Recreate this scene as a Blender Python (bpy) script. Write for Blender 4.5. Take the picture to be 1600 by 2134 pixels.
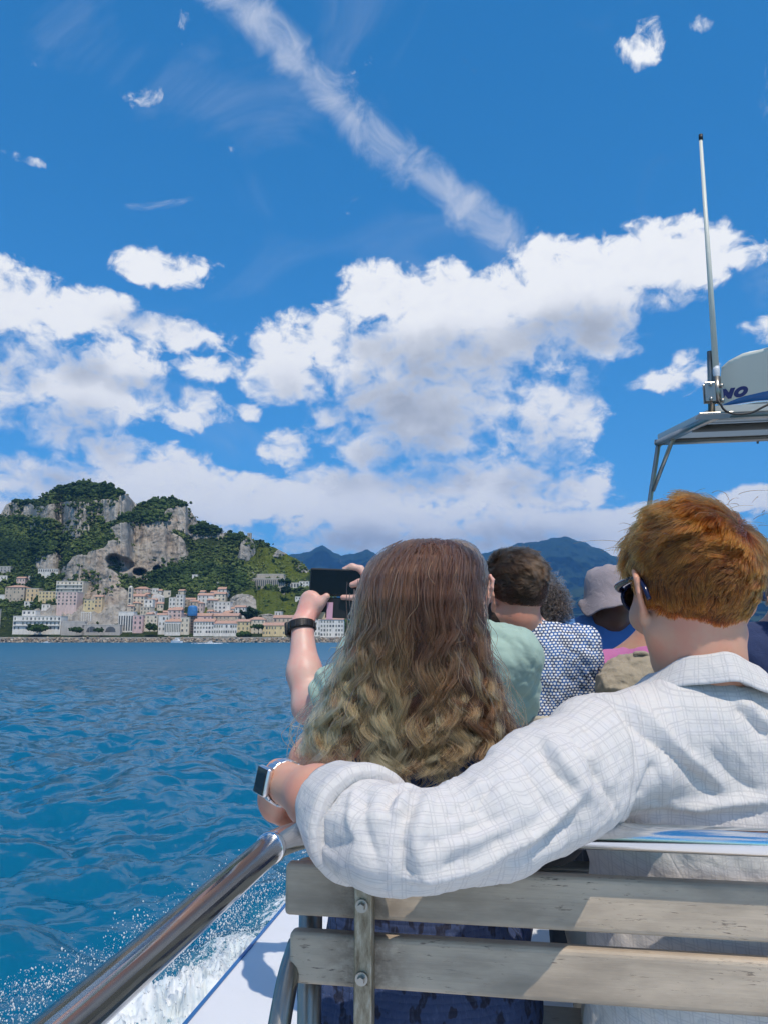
import bpy, bmesh, math, random
import numpy as np
from mathutils import Vector, Matrix

for o in list(bpy.data.objects):
    bpy.data.objects.remove(o, do_unlink=True)
random.seed(7)
RNG = np.random.default_rng(11)
SC = bpy.context.scene
COL = SC.collection
R = math.radians

# ------------------------------------------------------------------ camera, sky, sun, exposure
CAMZ = 2.25                       # camera height over the water; the boat's deck is 1.12 below it
PITCH, YAW = R(9.42), R(9.2)      # the boat's bow is +Y; the camera looks a little to port of it
FPX = 1603.0                      # focal length in pixels of a 1600 x 2134 frame
cam_d = bpy.data.cameras.new('camera')
cam = bpy.data.objects.new('camera', cam_d)
COL.objects.link(cam)
cam.location = (0, 0, CAMZ)
cam.rotation_euler = (math.pi / 2 + PITCH, 0, YAW)
cam_d.sensor_fit = 'VERTICAL'
cam_d.sensor_height = 24.0
cam_d.lens = 24.0 * FPX / 2134.0
cam_d.clip_start = 0.05
cam_d.clip_end = 40000
SC.camera = cam
SC.view_settings.view_transform = 'Standard'
SC.view_settings.look = 'None'
SC.view_settings.gamma = 1.0
SC.view_settings.use_curve_mapping = False
SC.view_settings.exposure = 0.0
SUN_TO = Vector((0.26, -0.47, 0.94)).normalized()
SUN_EL = math.asin(SUN_TO.z)
SUN_ROT = math.atan2(SUN_TO.x, SUN_TO.y)
sun_d = bpy.data.lights.new('sun', 'SUN')
sun_d.energy = 3.9
sun_d.angle = R(0.5)
sun_d.color = (1.0, 0.90, 0.77)
sun = bpy.data.objects.new('sun', sun_d)
COL.objects.link(sun)
sun.location = (0, 0, 60)
sun.rotation_euler = SUN_TO.to_track_quat('Z', 'Y').to_euler()


def ray(px, py):
    """Direction of a pixel of the 1600 x 2134 frame, in the boat frame."""
    dx, dy = (px - 800) / FPX, (1067 - py) / FPX
    x, y, z = dx, math.cos(PITCH) - dy * math.sin(PITCH), math.sin(PITCH) + dy * math.cos(PITCH)
    c, s = math.cos(YAW), math.sin(YAW)
    return np.array((x * c - y * s, x * s + y * c, z))


def P(px, py, Y):
    r = ray(px, py)
    return r * (Y / r[1]) + np.array((0, 0, CAMZ))


def vw(a, D, z):
    """View frame (a to the right, D ahead, z up) to the boat frame."""
    c, s = math.cos(YAW), math.sin(YAW)
    return np.array((a * c - D * s, a * s + D * c, z))


def far(px, py, D):
    dx, dy = (px - 800) / FPX, (1067 - py) / FPX
    y, z = math.cos(PITCH) - dy * math.sin(PITCH), math.sin(PITCH) + dy * math.cos(PITCH)
    return vw(dx / y * D, D, CAMZ + z / y * D)


# ------------------------------------------------------------------ node helpers
def nd(nt, typ, ins=None, **props):
    n = nt.nodes.new(typ)
    for k, v in props.items():
        setattr(n, k, v)
    for k, v in (ins or {}).items():
        s = n.inputs[k]
        if isinstance(v, bpy.types.NodeSocket):
            nt.links.new(v, s)
        else:
            s.default_value = v
    return n


def mth(nt, op, a, b=None, c=None, clamp=False):
    ins = {0: a}
    if b is not None:
        ins[1] = b
    if c is not None:
        ins[2] = c
    return nd(nt, 'ShaderNodeMath', ins, operation=op, use_clamp=clamp).outputs[0]


def vmath(nt, op, a, b=None, c=None, out=0):
    ins = {0: a}
    if b is not None:
        ins[1] = b
    if c is not None:
        ins[2] = c
    return nd(nt, 'ShaderNodeVectorMath', ins, operation=op).outputs[out]


def sstep(nt, v, a, b, lo=0.0, hi=1.0):
    return nd(nt, 'ShaderNodeMapRange', {0: v, 1: a, 2: b, 3: lo, 4: hi}, interpolation_type='SMOOTHSTEP').outputs[0]


def mixc(nt, f, a, b, blend='MIX'):
    n = nt.nodes.new('ShaderNodeMix')
    n.data_type = 'RGBA'
    n.blend_type = blend
    for k, v in ((0, f), (6, a), (7, b)):
        if isinstance(v, bpy.types.NodeSocket):
            nt.links.new(v, n.inputs[k])
        else:
            n.inputs[k].default_value = v if k == 0 else (tuple(v) + (1,))[:4]
    return n.outputs[2]


def noise(nt, vec, scale, detail=4, rough=0.55, dist=0.0, out=0, dim='3D'):
    n = nd(nt, 'ShaderNodeTexNoise', {'Scale': scale, 'Detail': detail, 'Roughness': rough, 'Distortion': dist}, noise_dimensions=dim)
    if vec is not None:
        nt.links.new(vec, n.inputs['Vector'])
    return n.outputs[out]


def ramp(nt, f, stops, interp='LINEAR'):
    n = nd(nt, 'ShaderNodeValToRGB', {0: f})
    cr = n.color_ramp
    cr.interpolation = interp
    while len(cr.elements) < len(stops):
        cr.elements.new(0.5)
    for e, (p, c) in zip(cr.elements, stops):
        e.position = p
        e.color = (tuple(c) + (1,))[:4]
    return n.outputs[0]


def new_mat(name):
    m = bpy.data.materials.new(name)
    m.use_nodes = True
    nt = m.node_tree
    b = nt.nodes['Principled BSDF']
    return m, nt, b


def bump(nt, b, h, strength, dist):
    n = nd(nt, 'ShaderNodeBump', {'Strength': strength, 'Distance': dist, 'Height': h})
    nt.links.new(n.outputs[0], b.inputs['Normal'])
    return n


def obj_co(nt):
    return nt.nodes.new('ShaderNodeTexCoord').outputs['Object']


def geo_pos(nt):
    return nt.nodes.new('ShaderNodeNewGeometry').outputs['Position']


def simple_mat(name, col, rough=0.6, metal=0.0, var=0.12, scale=8.0, bstr=0.0, bdist=0.002, bscale=60.0, spec=0.5):
    """A plain procedural paint/plastic/metal with a little mottling and relief."""
    m, nt, b = new_mat(name)
    oc = obj_co(nt)
    f = noise(nt, oc, scale, 5, 0.6)
    lo = tuple(c * (1 - var) for c in col)
    hi = tuple(min(1, c * (1 + var)) for c in col)
    nt.links.new(mixc(nt, f, lo, hi), b.inputs['Base Color'])
    b.inputs['Roughness'].default_value = rough
    b.inputs['Metallic'].default_value = metal
    b.inputs['Specular IOR Level'].default_value = spec
    if bstr:
        bump(nt, b, noise(nt, oc, bscale, 4, 0.6), bstr, bdist)
    return m


# ------------------------------------------------------------------ the sky with its clouds
def build_world():
    w = bpy.data.worlds.new('World')
    SC.world = w
    w.use_nodes = True
    nt = w.node_tree
    nt.nodes.clear()
    sky = nd(nt, 'ShaderNodeTexSky', sky_type='NISHITA', sun_disc=False, sun_elevation=SUN_EL, sun_rotation=SUN_ROT,
             altitude=600.0, air_density=0.8, dust_density=0.0, ozone_density=3.0)
    skyc = nd(nt, 'ShaderNodeHueSaturation', {'Hue': 0.493, 'Saturation': 1.32, 'Value': 1.0, 'Color': sky.outputs[0]}).outputs[0]
    skyc = nd(nt, 'ShaderNodeGamma', {'Color': skyc, 'Gamma': 0.72}).outputs[0]
    skyc = vmath(nt, 'MULTIPLY', skyc, (0.84, 1.52, 1.98))
    d0 = nt.nodes.new('ShaderNodeTexCoord').outputs['Generated']
    d = nd(nt, 'ShaderNodeVectorRotate', {'Vector': d0, 'Angle': -YAW}, rotation_type='Z_AXIS').outputs[0]
    sep = nd(nt, 'ShaderNodeSeparateXYZ', {0: d})
    az = mth(nt, 'ARCTAN2', sep.outputs[0], sep.outputs[1])
    el = mth(nt, 'ARCSINE', sep.outputs[2])
    ae = nd(nt, 'ShaderNodeCombineXYZ', {0: az, 1: el}).outputs[0]

    def azel(px, py):
        dx, dy = (px - 800) / FPX, (1067 - py) / FPX
        y, z = math.cos(PITCH) - dy * math.sin(PITCH), math.sin(PITCH) + dy * math.cos(PITCH)
        return math.atan2(dx, y), math.atan2(z, math.hypot(dx, y))
    # clouds as soft lobes in azimuth / elevation (given by where the photograph shows them)
    lobes = [(1270, 570, 290, 85), (1440, 540, 120, 70), (1120, 530, 85, 58), (1000, 655, 240, 100), (770, 740, 240, 110),
             (800, 620, 95, 70), (690, 685, 100, 60), (1030, 745, 220, 120), (1135, 850, 110, 140), (860, 855, 210, 95),
             (600, 800, 95, 60), (590, 925, 75, 70, 0.8), (770, 940, 70, 50), (40, 650, 135, 95), (180, 650, 110, 55), (350, 695, 165, 42),
             (50, 780, 100, 110), (200, 800, 150, 95), (160, 890, 110, 65), (230, 945, 80, 55), (415, 850, 100, 60, 0.4), (440, 768, 90, 36, 0.5),
             (345, 562, 135, 46, 0.55), (80, 1000, 130, 55), (300, 1010, 180, 75), (480, 1055, 190, 65), (690, 1060, 220, 80),
             (900, 1045, 230, 85), (1080, 1030, 190, 75), (950, 1115, 480, 60), (1270, 1120, 150, 46), (300, 1100, 300, 60),
             (1610, 678, 75, 38), (1385, 788, 115, 42, 0.45), (1340, 95, 62, 72, 0.75), (1462, 47, 46, 38, 0.85), (1425, 745, 34, 30), (1570, 1042, 80, 34),
             (575, 705, 34, 26), (520, 860, 38, 30), (1250, 690, 90, 70), (10, 1050, 80, 40), (50, 330, 70, 20)]

    def lobe_group(name, lst):
        grp = bpy.data.node_groups.new(name, 'ShaderNodeTree')
        grp.interface.new_socket('P', in_out='INPUT', socket_type='NodeSocketVector')
        grp.interface.new_socket('S', in_out='OUTPUT', socket_type='NodeSocketFloat')
        gi, go = grp.nodes.new('NodeGroupInput'), grp.nodes.new('NodeGroupOutput')
        acc = None
        for cx, cy, rx, ry, *wt in lst:
            a, e = azel(cx, cy)
            sx = 1.0 / (azel(cx + rx * .5, cy)[0] - azel(cx - rx * .5, cy)[0])
            sy = 1.0 / (azel(cx, cy - ry * .5)[1] - azel(cx, cy + ry * .5)[1])
            q = vmath(grp, 'MULTIPLY_ADD', gi.outputs[0], (sx, sy, 0), (-a * sx, -e * sy, 0))
            dd = vmath(grp, 'DOT_PRODUCT', q, q, out='Value')
            thin_ = wt[0] if wt else 0.85 * max(0, 60 - min(rx, ry)) / 60      # small clouds are thinner
            if thin_:
                dd = mth(grp, 'ADD', dd, thin_)
            acc = dd if acc is None else nd(grp, 'ShaderNodeMath', {0: acc, 1: dd, 2: 0.35}, operation='SMOOTH_MIN').outputs[0]
        grp.links.new(mth(grp, 'SUBTRACT', 1.0, acc), go.inputs[0])
        return grp
    grp = lobe_group('cloud_lobes', lobes)
    grp_big = lobe_group('cloud_lobes_large', [l for l in lobes if l[2] * l[3] > 6000])

    def lob(p, tree):
        g = nt.nodes.new('ShaderNodeGroup')
        g.node_tree = tree
        nt.links.new(p, g.inputs[0])
        return mth(nt, 'MAXIMUM', g.outputs[0], -1.2)
    # billows: warped noise in the same angular coordinates; smaller towards the horizon
    elw = mth(nt, 'POWER', mth(nt, 'ADD', mth(nt, 'MAXIMUM', el, 0.0), 0.12), 0.75)
    q0 = nd(nt, 'ShaderNodeCombineXYZ', {0: mth(nt, 'MULTIPLY', az, 1.0), 1: mth(nt, 'MULTIPLY', elw, 1.5)}).outputs[0]
    fb = noise(nt, q0, 8.0, 6, 0.58, 0.2, dim='2D')
    fe = noise(nt, q0, 30.0, 5, 0.6, 0.4, dim='2D')
    wq = vmath(nt, 'MULTIPLY_ADD', noise(nt, q0, 20, 2, 0.6, out=1, dim='2D'), (0.05, 0.05, 0.0), q0)
    bil = nd(nt, 'ShaderNodeTexVoronoi', {'Vector': wq, 'Scale': 24.0, 'Detail': 2.0, 'Roughness': 0.55},
             feature='F1', voronoi_dimensions='2D', normalize=True)
    puff = mth(nt, 'SUBTRACT', 0.42, bil.outputs['Distance'])
    tex = mth(nt, 'ADD', mth(nt, 'MULTIPLY', mth(nt, 'SUBTRACT', fb, 0.5), 3.0), mth(nt, 'MULTIPLY', puff, 1.1))
    tex = mth(nt, 'ADD', tex, mth(nt, 'MULTIPLY', mth(nt, 'SUBTRACT', fe, 0.53), 1.7))
    # beyond the frame the same kind of cloud goes on, from noise alone
    dv = vmath(nt, 'DOT_PRODUCT', d, tuple((math.cos(PITCH) * np.array((0, 1, 0)) + math.sin(PITCH) * np.array((0, 0, 1)))), out='Value')
    outside = sstep(nt, dv, math.cos(R(46)), math.cos(R(58)))
    gen = mth(nt, 'MULTIPLY', mth(nt, 'SUBTRACT', noise(nt, d, 2.2, 3, 0.5), 0.56), 7.0)
    gen = mth(nt, 'MULTIPLY_ADD', mth(nt, 'SUBTRACT', gen, -1.0), outside, -1.0)
    S = mth(nt, 'MAXIMUM', lob(ae, grp), gen)
    den = mth(nt, 'ADD', S, tex)
        # light from above and behind: compare with the lobes a little higher up
    up = vmath(nt, 'ADD', ae, (0.012, 0.065, 0.0))
    q1 = vmath(nt, 'ADD', q0, (0.012, 0.05, 0.0))
    fb1 = noise(nt, q1, 8.0, 3, 0.5, 0.2, dim='2D')
    den1 = mth(nt, 'ADD', mth(nt, 'MAXIMUM', lob(up, grp_big), gen), mth(nt, 'MULTIPLY', mth(nt, 'SUBTRACT', fb1, 0.5), 1.7))
    cover = sstep(nt, den1, -0.5, 1.35)                       # how much cloud lies towards the light
    alpha = nd(nt, 'ShaderNodeMapRange', {0: den, 1: -0.2, 2: mth(nt, 'MULTIPLY_ADD', cover, 0.85, 0.55), 3: 0.0, 4: 1.0}, interpolation_type='SMOOTHSTEP').outputs[0]
    thick = sstep(nt, den, 0.2, 1.6)
    fine = mth(nt, 'ADD', mth(nt, 'MULTIPLY', mth(nt, 'SUBTRACT', fe, 0.5), 0.8), mth(nt, 'MULTIPLY', puff, 0.6))
    shade = mth(nt, 'ADD', mth(nt, 'MULTIPLY', cover, mth(nt, 'MULTIPLY_ADD', thick, 0.7, 0.35)), mth(nt, 'MULTIPLY_ADD', fine, -0.62, 0.07), clamp=True)
    cloud = ramp(nt, shade, [(0.0, (.95, .945, .93)), (0.3, (.87, .87, .875)), (0.65, (.63, .645, .675)), (1.0, (.43, .45, .49))])
    cloud = vmath(nt, 'SCALE', cloud)
    cloud.node.inputs['Scale'].default_value = 8.0
    # thin streak of ice cloud running down to the right, and faint veils
    strk = None
    pts = [(430, -60), (610, 120), (760, 265), (920, 400), (1065, 495)]
    for (x0, y0), (x1, y1) in zip(pts[:-1], pts[1:]):
        A, B = np.array(azel(x0, y0)), np.array(azel(x1, y1))
        v = B - A
        rel = vmath(nt, 'SUBTRACT', ae, (A[0], A[1], 0))
        t = mth(nt, 'DIVIDE', vmath(nt, 'DOT_PRODUCT', rel, (v[0], v[1], 0), out='Value'), float(v @ v), clamp=True)
        off = vmath(nt, 'SUBTRACT', rel, vmath(nt, 'SCALE', (v[0], v[1], 0)))
        sc = off.node.inputs[1].links[0].from_node
        nt.links.new(t, sc.inputs['Scale'])
        ln = vmath(nt, 'LENGTH', off, out='Value')
        strk = ln if strk is None else mth(nt, 'MINIMUM', strk, ln)
    wn = noise(nt, q0, 15, 7, 0.66, 0.5, dim='2D')
    sden = mth(nt, 'SUBTRACT', mth(nt, 'MULTIPLY_ADD', mth(nt, 'SUBTRACT', wn, 0.5), 0.05, 0.022), strk)
    salpha = mth(nt, 'MULTIPLY', sstep(nt, sden, -0.010, 0.024), mth(nt, 'MULTIPLY_ADD', wn, 0.9, 0.12))
    salpha = mth(nt, 'MULTIPLY', salpha, 0.95)
    q2 = vmath(nt, 'MULTIPLY', ae, (1.0, 1.7, 1.0))
    veil = mth(nt, 'MULTIPLY', sstep(nt, noise(nt, q2, 2.6, 6, 0.6, 1.2, dim='2D'), 0.52, 0.9), 0.22)
    veil = mth(nt, 'MULTIPLY', veil, mth(nt, 'SUBTRACT', 1.0, outside))
    wisp = mth(nt, 'MULTIPLY', sstep(nt, noise(nt, q0, 9.0, 7, 0.68, 0.6, dim='2D'), 0.66, 0.84), 0.30)
    thin = mth(nt, 'MAXIMUM', mth(nt, 'MAXIMUM', salpha, veil), wisp)
    thin = mth(nt, 'MULTIPLY', thin, sstep(nt, el, -0.01, 0.03))
    alpha = mth(nt, 'MULTIPLY', alpha, sstep(nt, el, -0.02, 0.02))
    c1 = mixc(nt, thin, skyc, (5.0, 5.3, 6.0))
    c2 = mixc(nt, alpha, c1, cloud)
    bg = nd(nt, 'ShaderNodeBackground', {'Color': c2, 'Strength': 0.14})
    out = nt.nodes.new('ShaderNodeOutputWorld')
    nt.links.new(bg.outputs[0], out.inputs[0])
    w.cycles.sampling_method = 'MANUAL'
    w.cycles.sample_map_resolution = 512


build_world()
SC.cycles.use_denoising = True
SC.cycles.use_adaptive_sampling = True
SC.cycles.adaptive_threshold = 0.02
SC.cycles.adaptive_min_samples = 8
SC.cycles.max_bounces = 6
SC.cycles.diffuse_bounces = 2
SC.cycles.glossy_bounces = 3
SC.cycles.transmission_bounces = 4
SC.cycles.volume_bounces = 0
SC.cycles.sample_clamp_indirect = 4.0
try:
    SC.cycles_curves.shape = 'RIBBONS'
    SC.cycles_curves.subdivisions = 2
except Exception:
    pass


# ------------------------------------------------------------------ object helpers
def tag(o, label=None, cat=None, group=None, kind=None):
    if label:
        o['label'] = label
    if cat:
        o['category'] = cat
    if group:
        o['group'] = group
    if kind:
        o['kind'] = kind
    return o


def empty(name, loc, label=None, cat=None, group=None, rz=0.0):
    o = bpy.data.objects.new(name, None)
    o.empty_display_size = 0.1
    o.location = tuple(map(float, loc))
    o.rotation_euler = (0, 0, rz)
    COL.objects.link(o)
    return tag(o, label, cat, group)


def link(name, me, mat=None, parent=None, world=True):
    o = bpy.data.objects.new(name, me)
    COL.objects.link(o)
    if mat is not None and hasattr(me, 'materials') and len(me.materials) == 0:
        me.materials.append(mat)
    if parent is not None:
        o.parent = parent
        if world:       # mesh data is in world coordinates: undo the parent's placement
            m = Matrix.Identity(4)
            p = parent
            while p is not None:
                m = p.matrix_parent_inverse @ Matrix.LocRotScale(p.location, p.rotation_euler, None) @ m
                p = p.parent
            o.matrix_parent_inverse = m.inverted()
    return o


def npmesh(name, v, f, smooth=True, uv=None, attrs=None):
    me = bpy.data.meshes.new(name)
    v = np.asarray(v, dtype=np.float32)
    if isinstance(f, np.ndarray):
        n, k = f.shape
        me.vertices.add(len(v))
        me.vertices.foreach_set('co', v.ravel())
        me.loops.add(n * k)
        me.loops.foreach_set('vertex_index', f.astype(np.int32).ravel())
        me.polygons.add(n)
        me.polygons.foreach_set('loop_start', np.arange(0, n * k, k, dtype=np.int32))
        me.polygons.foreach_set('use_smooth', np.full(n, smooth, dtype=bool))
        me.update(calc_edges=True)
    else:
        me.from_pydata([tuple(map(float, p)) for p in v], [], [tuple(map(int, q)) for q in f])
        me.polygons.foreach_set('use_smooth', np.full(len(me.polygons), smooth, dtype=bool))
        me.update()
    if uv is not None:
        li = np.empty(len(me.loops), dtype=np.int32)
        me.loops.foreach_get('vertex_index', li)
        ul = me.uv_layers.new(name='UVMap')
        ul.data.foreach_set('uv', np.asarray(uv, dtype=np.float32)[li].ravel())
    for k, a in (attrs or {}).items():
        a = np.asarray(a, dtype=np.float32)
        if a.ndim == 1:
            at = me.attributes.new(k, 'FLOAT', 'POINT')
            at.data.foreach_set('value', a)
        else:
            at = me.attributes.new(k, 'FLOAT_VECTOR', 'POINT')
            at.data.foreach_set('vector', a.ravel())
    return me


def grid_faces(nu, nv, wrap_u=False):
    """Quads of a (nv rows) x (nu columns) vertex grid, row-major."""
    i = np.arange(nv - 1)[:, None]
    j = np.arange(nu if wrap_u else nu - 1)[None, :]
    j1 = (j + 1) % nu
    a, b, c, d = i * nu + j, i * nu + j1, (i + 1) * nu + j1, (i + 1) * nu + j
    return np.stack(np.broadcast_arrays(a, b, c, d), -1).reshape(-1, 4)


def bm_mesh(bm, name, smooth=False):
    me = bpy.data.meshes.new(name)
    bm.normal_update()
    bm.to_mesh(me)
    bm.free()
    if smooth:
        me.polygons.foreach_set('use_smooth', np.ones(len(me.polygons), dtype=bool))
    return me


def add_box(bm, c, s, bev=0.0, rot=None, segs=2):
    ret = bmesh.ops.create_cube(bm, size=1.0)
    vs = ret['verts']
    m = Matrix.Translation(Vector(tuple(map(float, c)))) @ (rot.to_4x4() if rot is not None else Matrix.Identity(4)) @ Matrix.Diagonal((*map(float, s), 1))
    bmesh.ops.transform(bm, matrix=m, verts=vs)
    if bev > 0:
        es = list({e for v in vs for e in v.link_edges})
        bmesh.ops.bevel(bm, geom=es, offset=bev, segments=segs, affect='EDGES', profile=0.5)
    return bm


def box_obj(name, c, s, mat, parent=None, bev=0.0, rot=None, segs=2, smooth=False):
    return link(name, bm_mesh(add_box(bmesh.new(), c, s, bev, rot, segs), name, smooth), mat, parent)


def catmull(pts, n):
    pts = np.asarray(pts, float)
    p = np.vstack([2 * pts[0] - pts[1], pts, 2 * pts[-1] - pts[-2]])
    k = len(pts) - 1
    t = np.linspace(0, k, n)
    i = np.minimum(t.astype(int), k - 1)
    u = (t - i)[:, None]
    a, b, c, d = p[i], p[i + 1], p[i + 2], p[i + 3]
    return 0.5 * ((2 * b) + (-a + c) * u + (2 * a - 5 * b + 4 * c - d) * u ** 2 + (-a + 3 * b - 3 * c + d) * u ** 3)


def frames(path, up=(0, 0, 1)):
    t = np.gradient(path, axis=0)
    t /= np.linalg.norm(t, axis=1, keepdims=True)
    n = np.empty_like(t)
    u = np.asarray(up, float)
    u = u - t[0] * (u @ t[0])
    if np.linalg.norm(u) < 1e-4:
        u = np.array((1.0, 0, 0)) - t[0] * t[0][0]
    n[0] = u / np.linalg.norm(u)
    for i in range(1, len(t)):
        u = n[i - 1] - t[i] * (n[i - 1] @ t[i])
        n[i] = u / np.linalg.norm(u)
    return t, n, np.cross(t, n)


def tube_mesh(name, pts, r, segs=16, n=None, caps=True, smooth=True, up=(0, 0, 1)):
    path = catmull(pts, n) if n else np.asarray(pts, float)
    rr = np.interp(np.linspace(0, 1, len(path)), np.linspace(0, 1, len(np.atleast_1d(r))), np.atleast_1d(r)) if np.ndim(r) else np.full(len(path), r)
    t, a, b = frames(path, up)
    th = np.linspace(0, 2 * np.pi, segs, endpoint=False)
    v = path[:, None] + rr[:, None, None] * (np.cos(th)[None, :, None] * a[:, None] + np.sin(th)[None, :, None] * b[:, None])
    f = [tuple(q) for q in grid_faces(segs, len(path), True)]
    if caps:
        f.append(tuple(range(segs - 1, -1, -1)))
        f.append(tuple((len(path) - 1) * segs + k for k in range(segs)))
    me = npmesh(name, v.reshape(-1, 3), f, smooth)
    bmx = bmesh.new()
    bmx.from_mesh(me)
    bmesh.ops.recalc_face_normals(bmx, faces=bmx.faces)
    bmx.to_mesh(me)
    bmx.free()
    return me


def tube(name, pts, r, mat, parent=None, **k):
    return link(name, tube_mesh(name, pts, r, **k), mat, parent)


# ------------------------------------------------------------------ numpy noise
_PT = np.random.default_rng(5).random((64, 64, 64)).astype(np.float32)


def vnoise(p):
    p = np.asarray(p, np.float32)
    i = np.floor(p).astype(np.int64)
    f = p - i
    f = f * f * f * (f * (f * 6 - 15) + 10)
    i &= 63
    j = (i + 1) & 63
    x0, y0, z0, x1, y1, z1 = i[..., 0], i[..., 1], i[..., 2], j[..., 0], j[..., 1], j[..., 2]
    fx, fy, fz = f[..., 0], f[..., 1], f[..., 2]
    a = _PT[x0, y0, z0] * (1 - fx) + _PT[x1, y0, z0] * fx
    b = _PT[x0, y1, z0] * (1 - fx) + _PT[x1, y1, z0] * fx
    c = _PT[x0, y0, z1] * (1 - fx) + _PT[x1, y0, z1] * fx
    d = _PT[x0, y1, z1] * (1 - fx) + _PT[x1, y1, z1] * fx
    return (a * (1 - fy) + b * fy) * (1 - fz) + (c * (1 - fy) + d * fy) * fz


def fbm(p, octaves=4, gain=0.5, lac=2.03, ridged=False):
    p = np.asarray(p, np.float32)
    s, a, tot = 0, 1.0, 0
    for k in range(octaves):
        n = vnoise(p + 17.3 * k)
        if ridged:
            n = 1 - np.abs(2 * n - 1)
        s = s + a * n
        tot += a
        a *= gain
        p = p * lac
    return s / tot


def smooth01(x, a, b):
    t = np.clip((x - a) / (b - a), 0, 1)
    return t * t * (3 - 2 * t)
# ------------------------------------------------------------------ the sea
def fft_tile(n, L, peak, seed, wind):
    rng = np.random.default_rng(seed)
    k1 = np.fft.fftfreq(n, L / n) * 2 * np.pi
    kx, ky = np.meshgrid(k1, k1, indexing='ij')
    k = np.hypot(kx, ky) + 1e-9
    kp = 2 * np.pi / peak
    w = np.array(wind) / np.hypot(*wind)
    cosd = (kx * w[0] + ky * w[1]) / k
    s = k ** -3.6 * np.exp(-1.25 * (kp / k) ** 2) * (0.25 + cosd ** 2)
    s[0, 0] = 0
    h = np.fft.ifft2((rng.normal(size=(n, n)) + 1j * rng.normal(size=(n, n))) * np.sqrt(s)).real
    h /= h.std()
    H = np.fft.fft2(h)
    dx = np.fft.ifft2(-1j * kx / k * H).real
    dy = np.fft.ifft2(-1j * ky / k * H).real
    return np.stack([h, dx, dy], -1)


def tile_at(T, L, x, y):
    n = T.shape[0]
    u, v = (x / L % 1) * n, (y / L % 1) * n
    i, j = u.astype(int), v.astype(int)
    fu, fv = (u - i)[..., None], (v - j)[..., None]
    i %= n
    j %= n
    i1, j1 = (i + 1) % n, (j + 1) % n
    return (T[i, j] * (1 - fu) + T[i1, j] * fu) * (1 - fv) + (T[i, j1] * (1 - fu) + T[i1, j1] * fu) * fv


def hull_x(Y):
    """Port side of our boat at the waterline."""
    return -1.0 + 0.9 * smooth01(Y, 5.5, 11.0)


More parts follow.
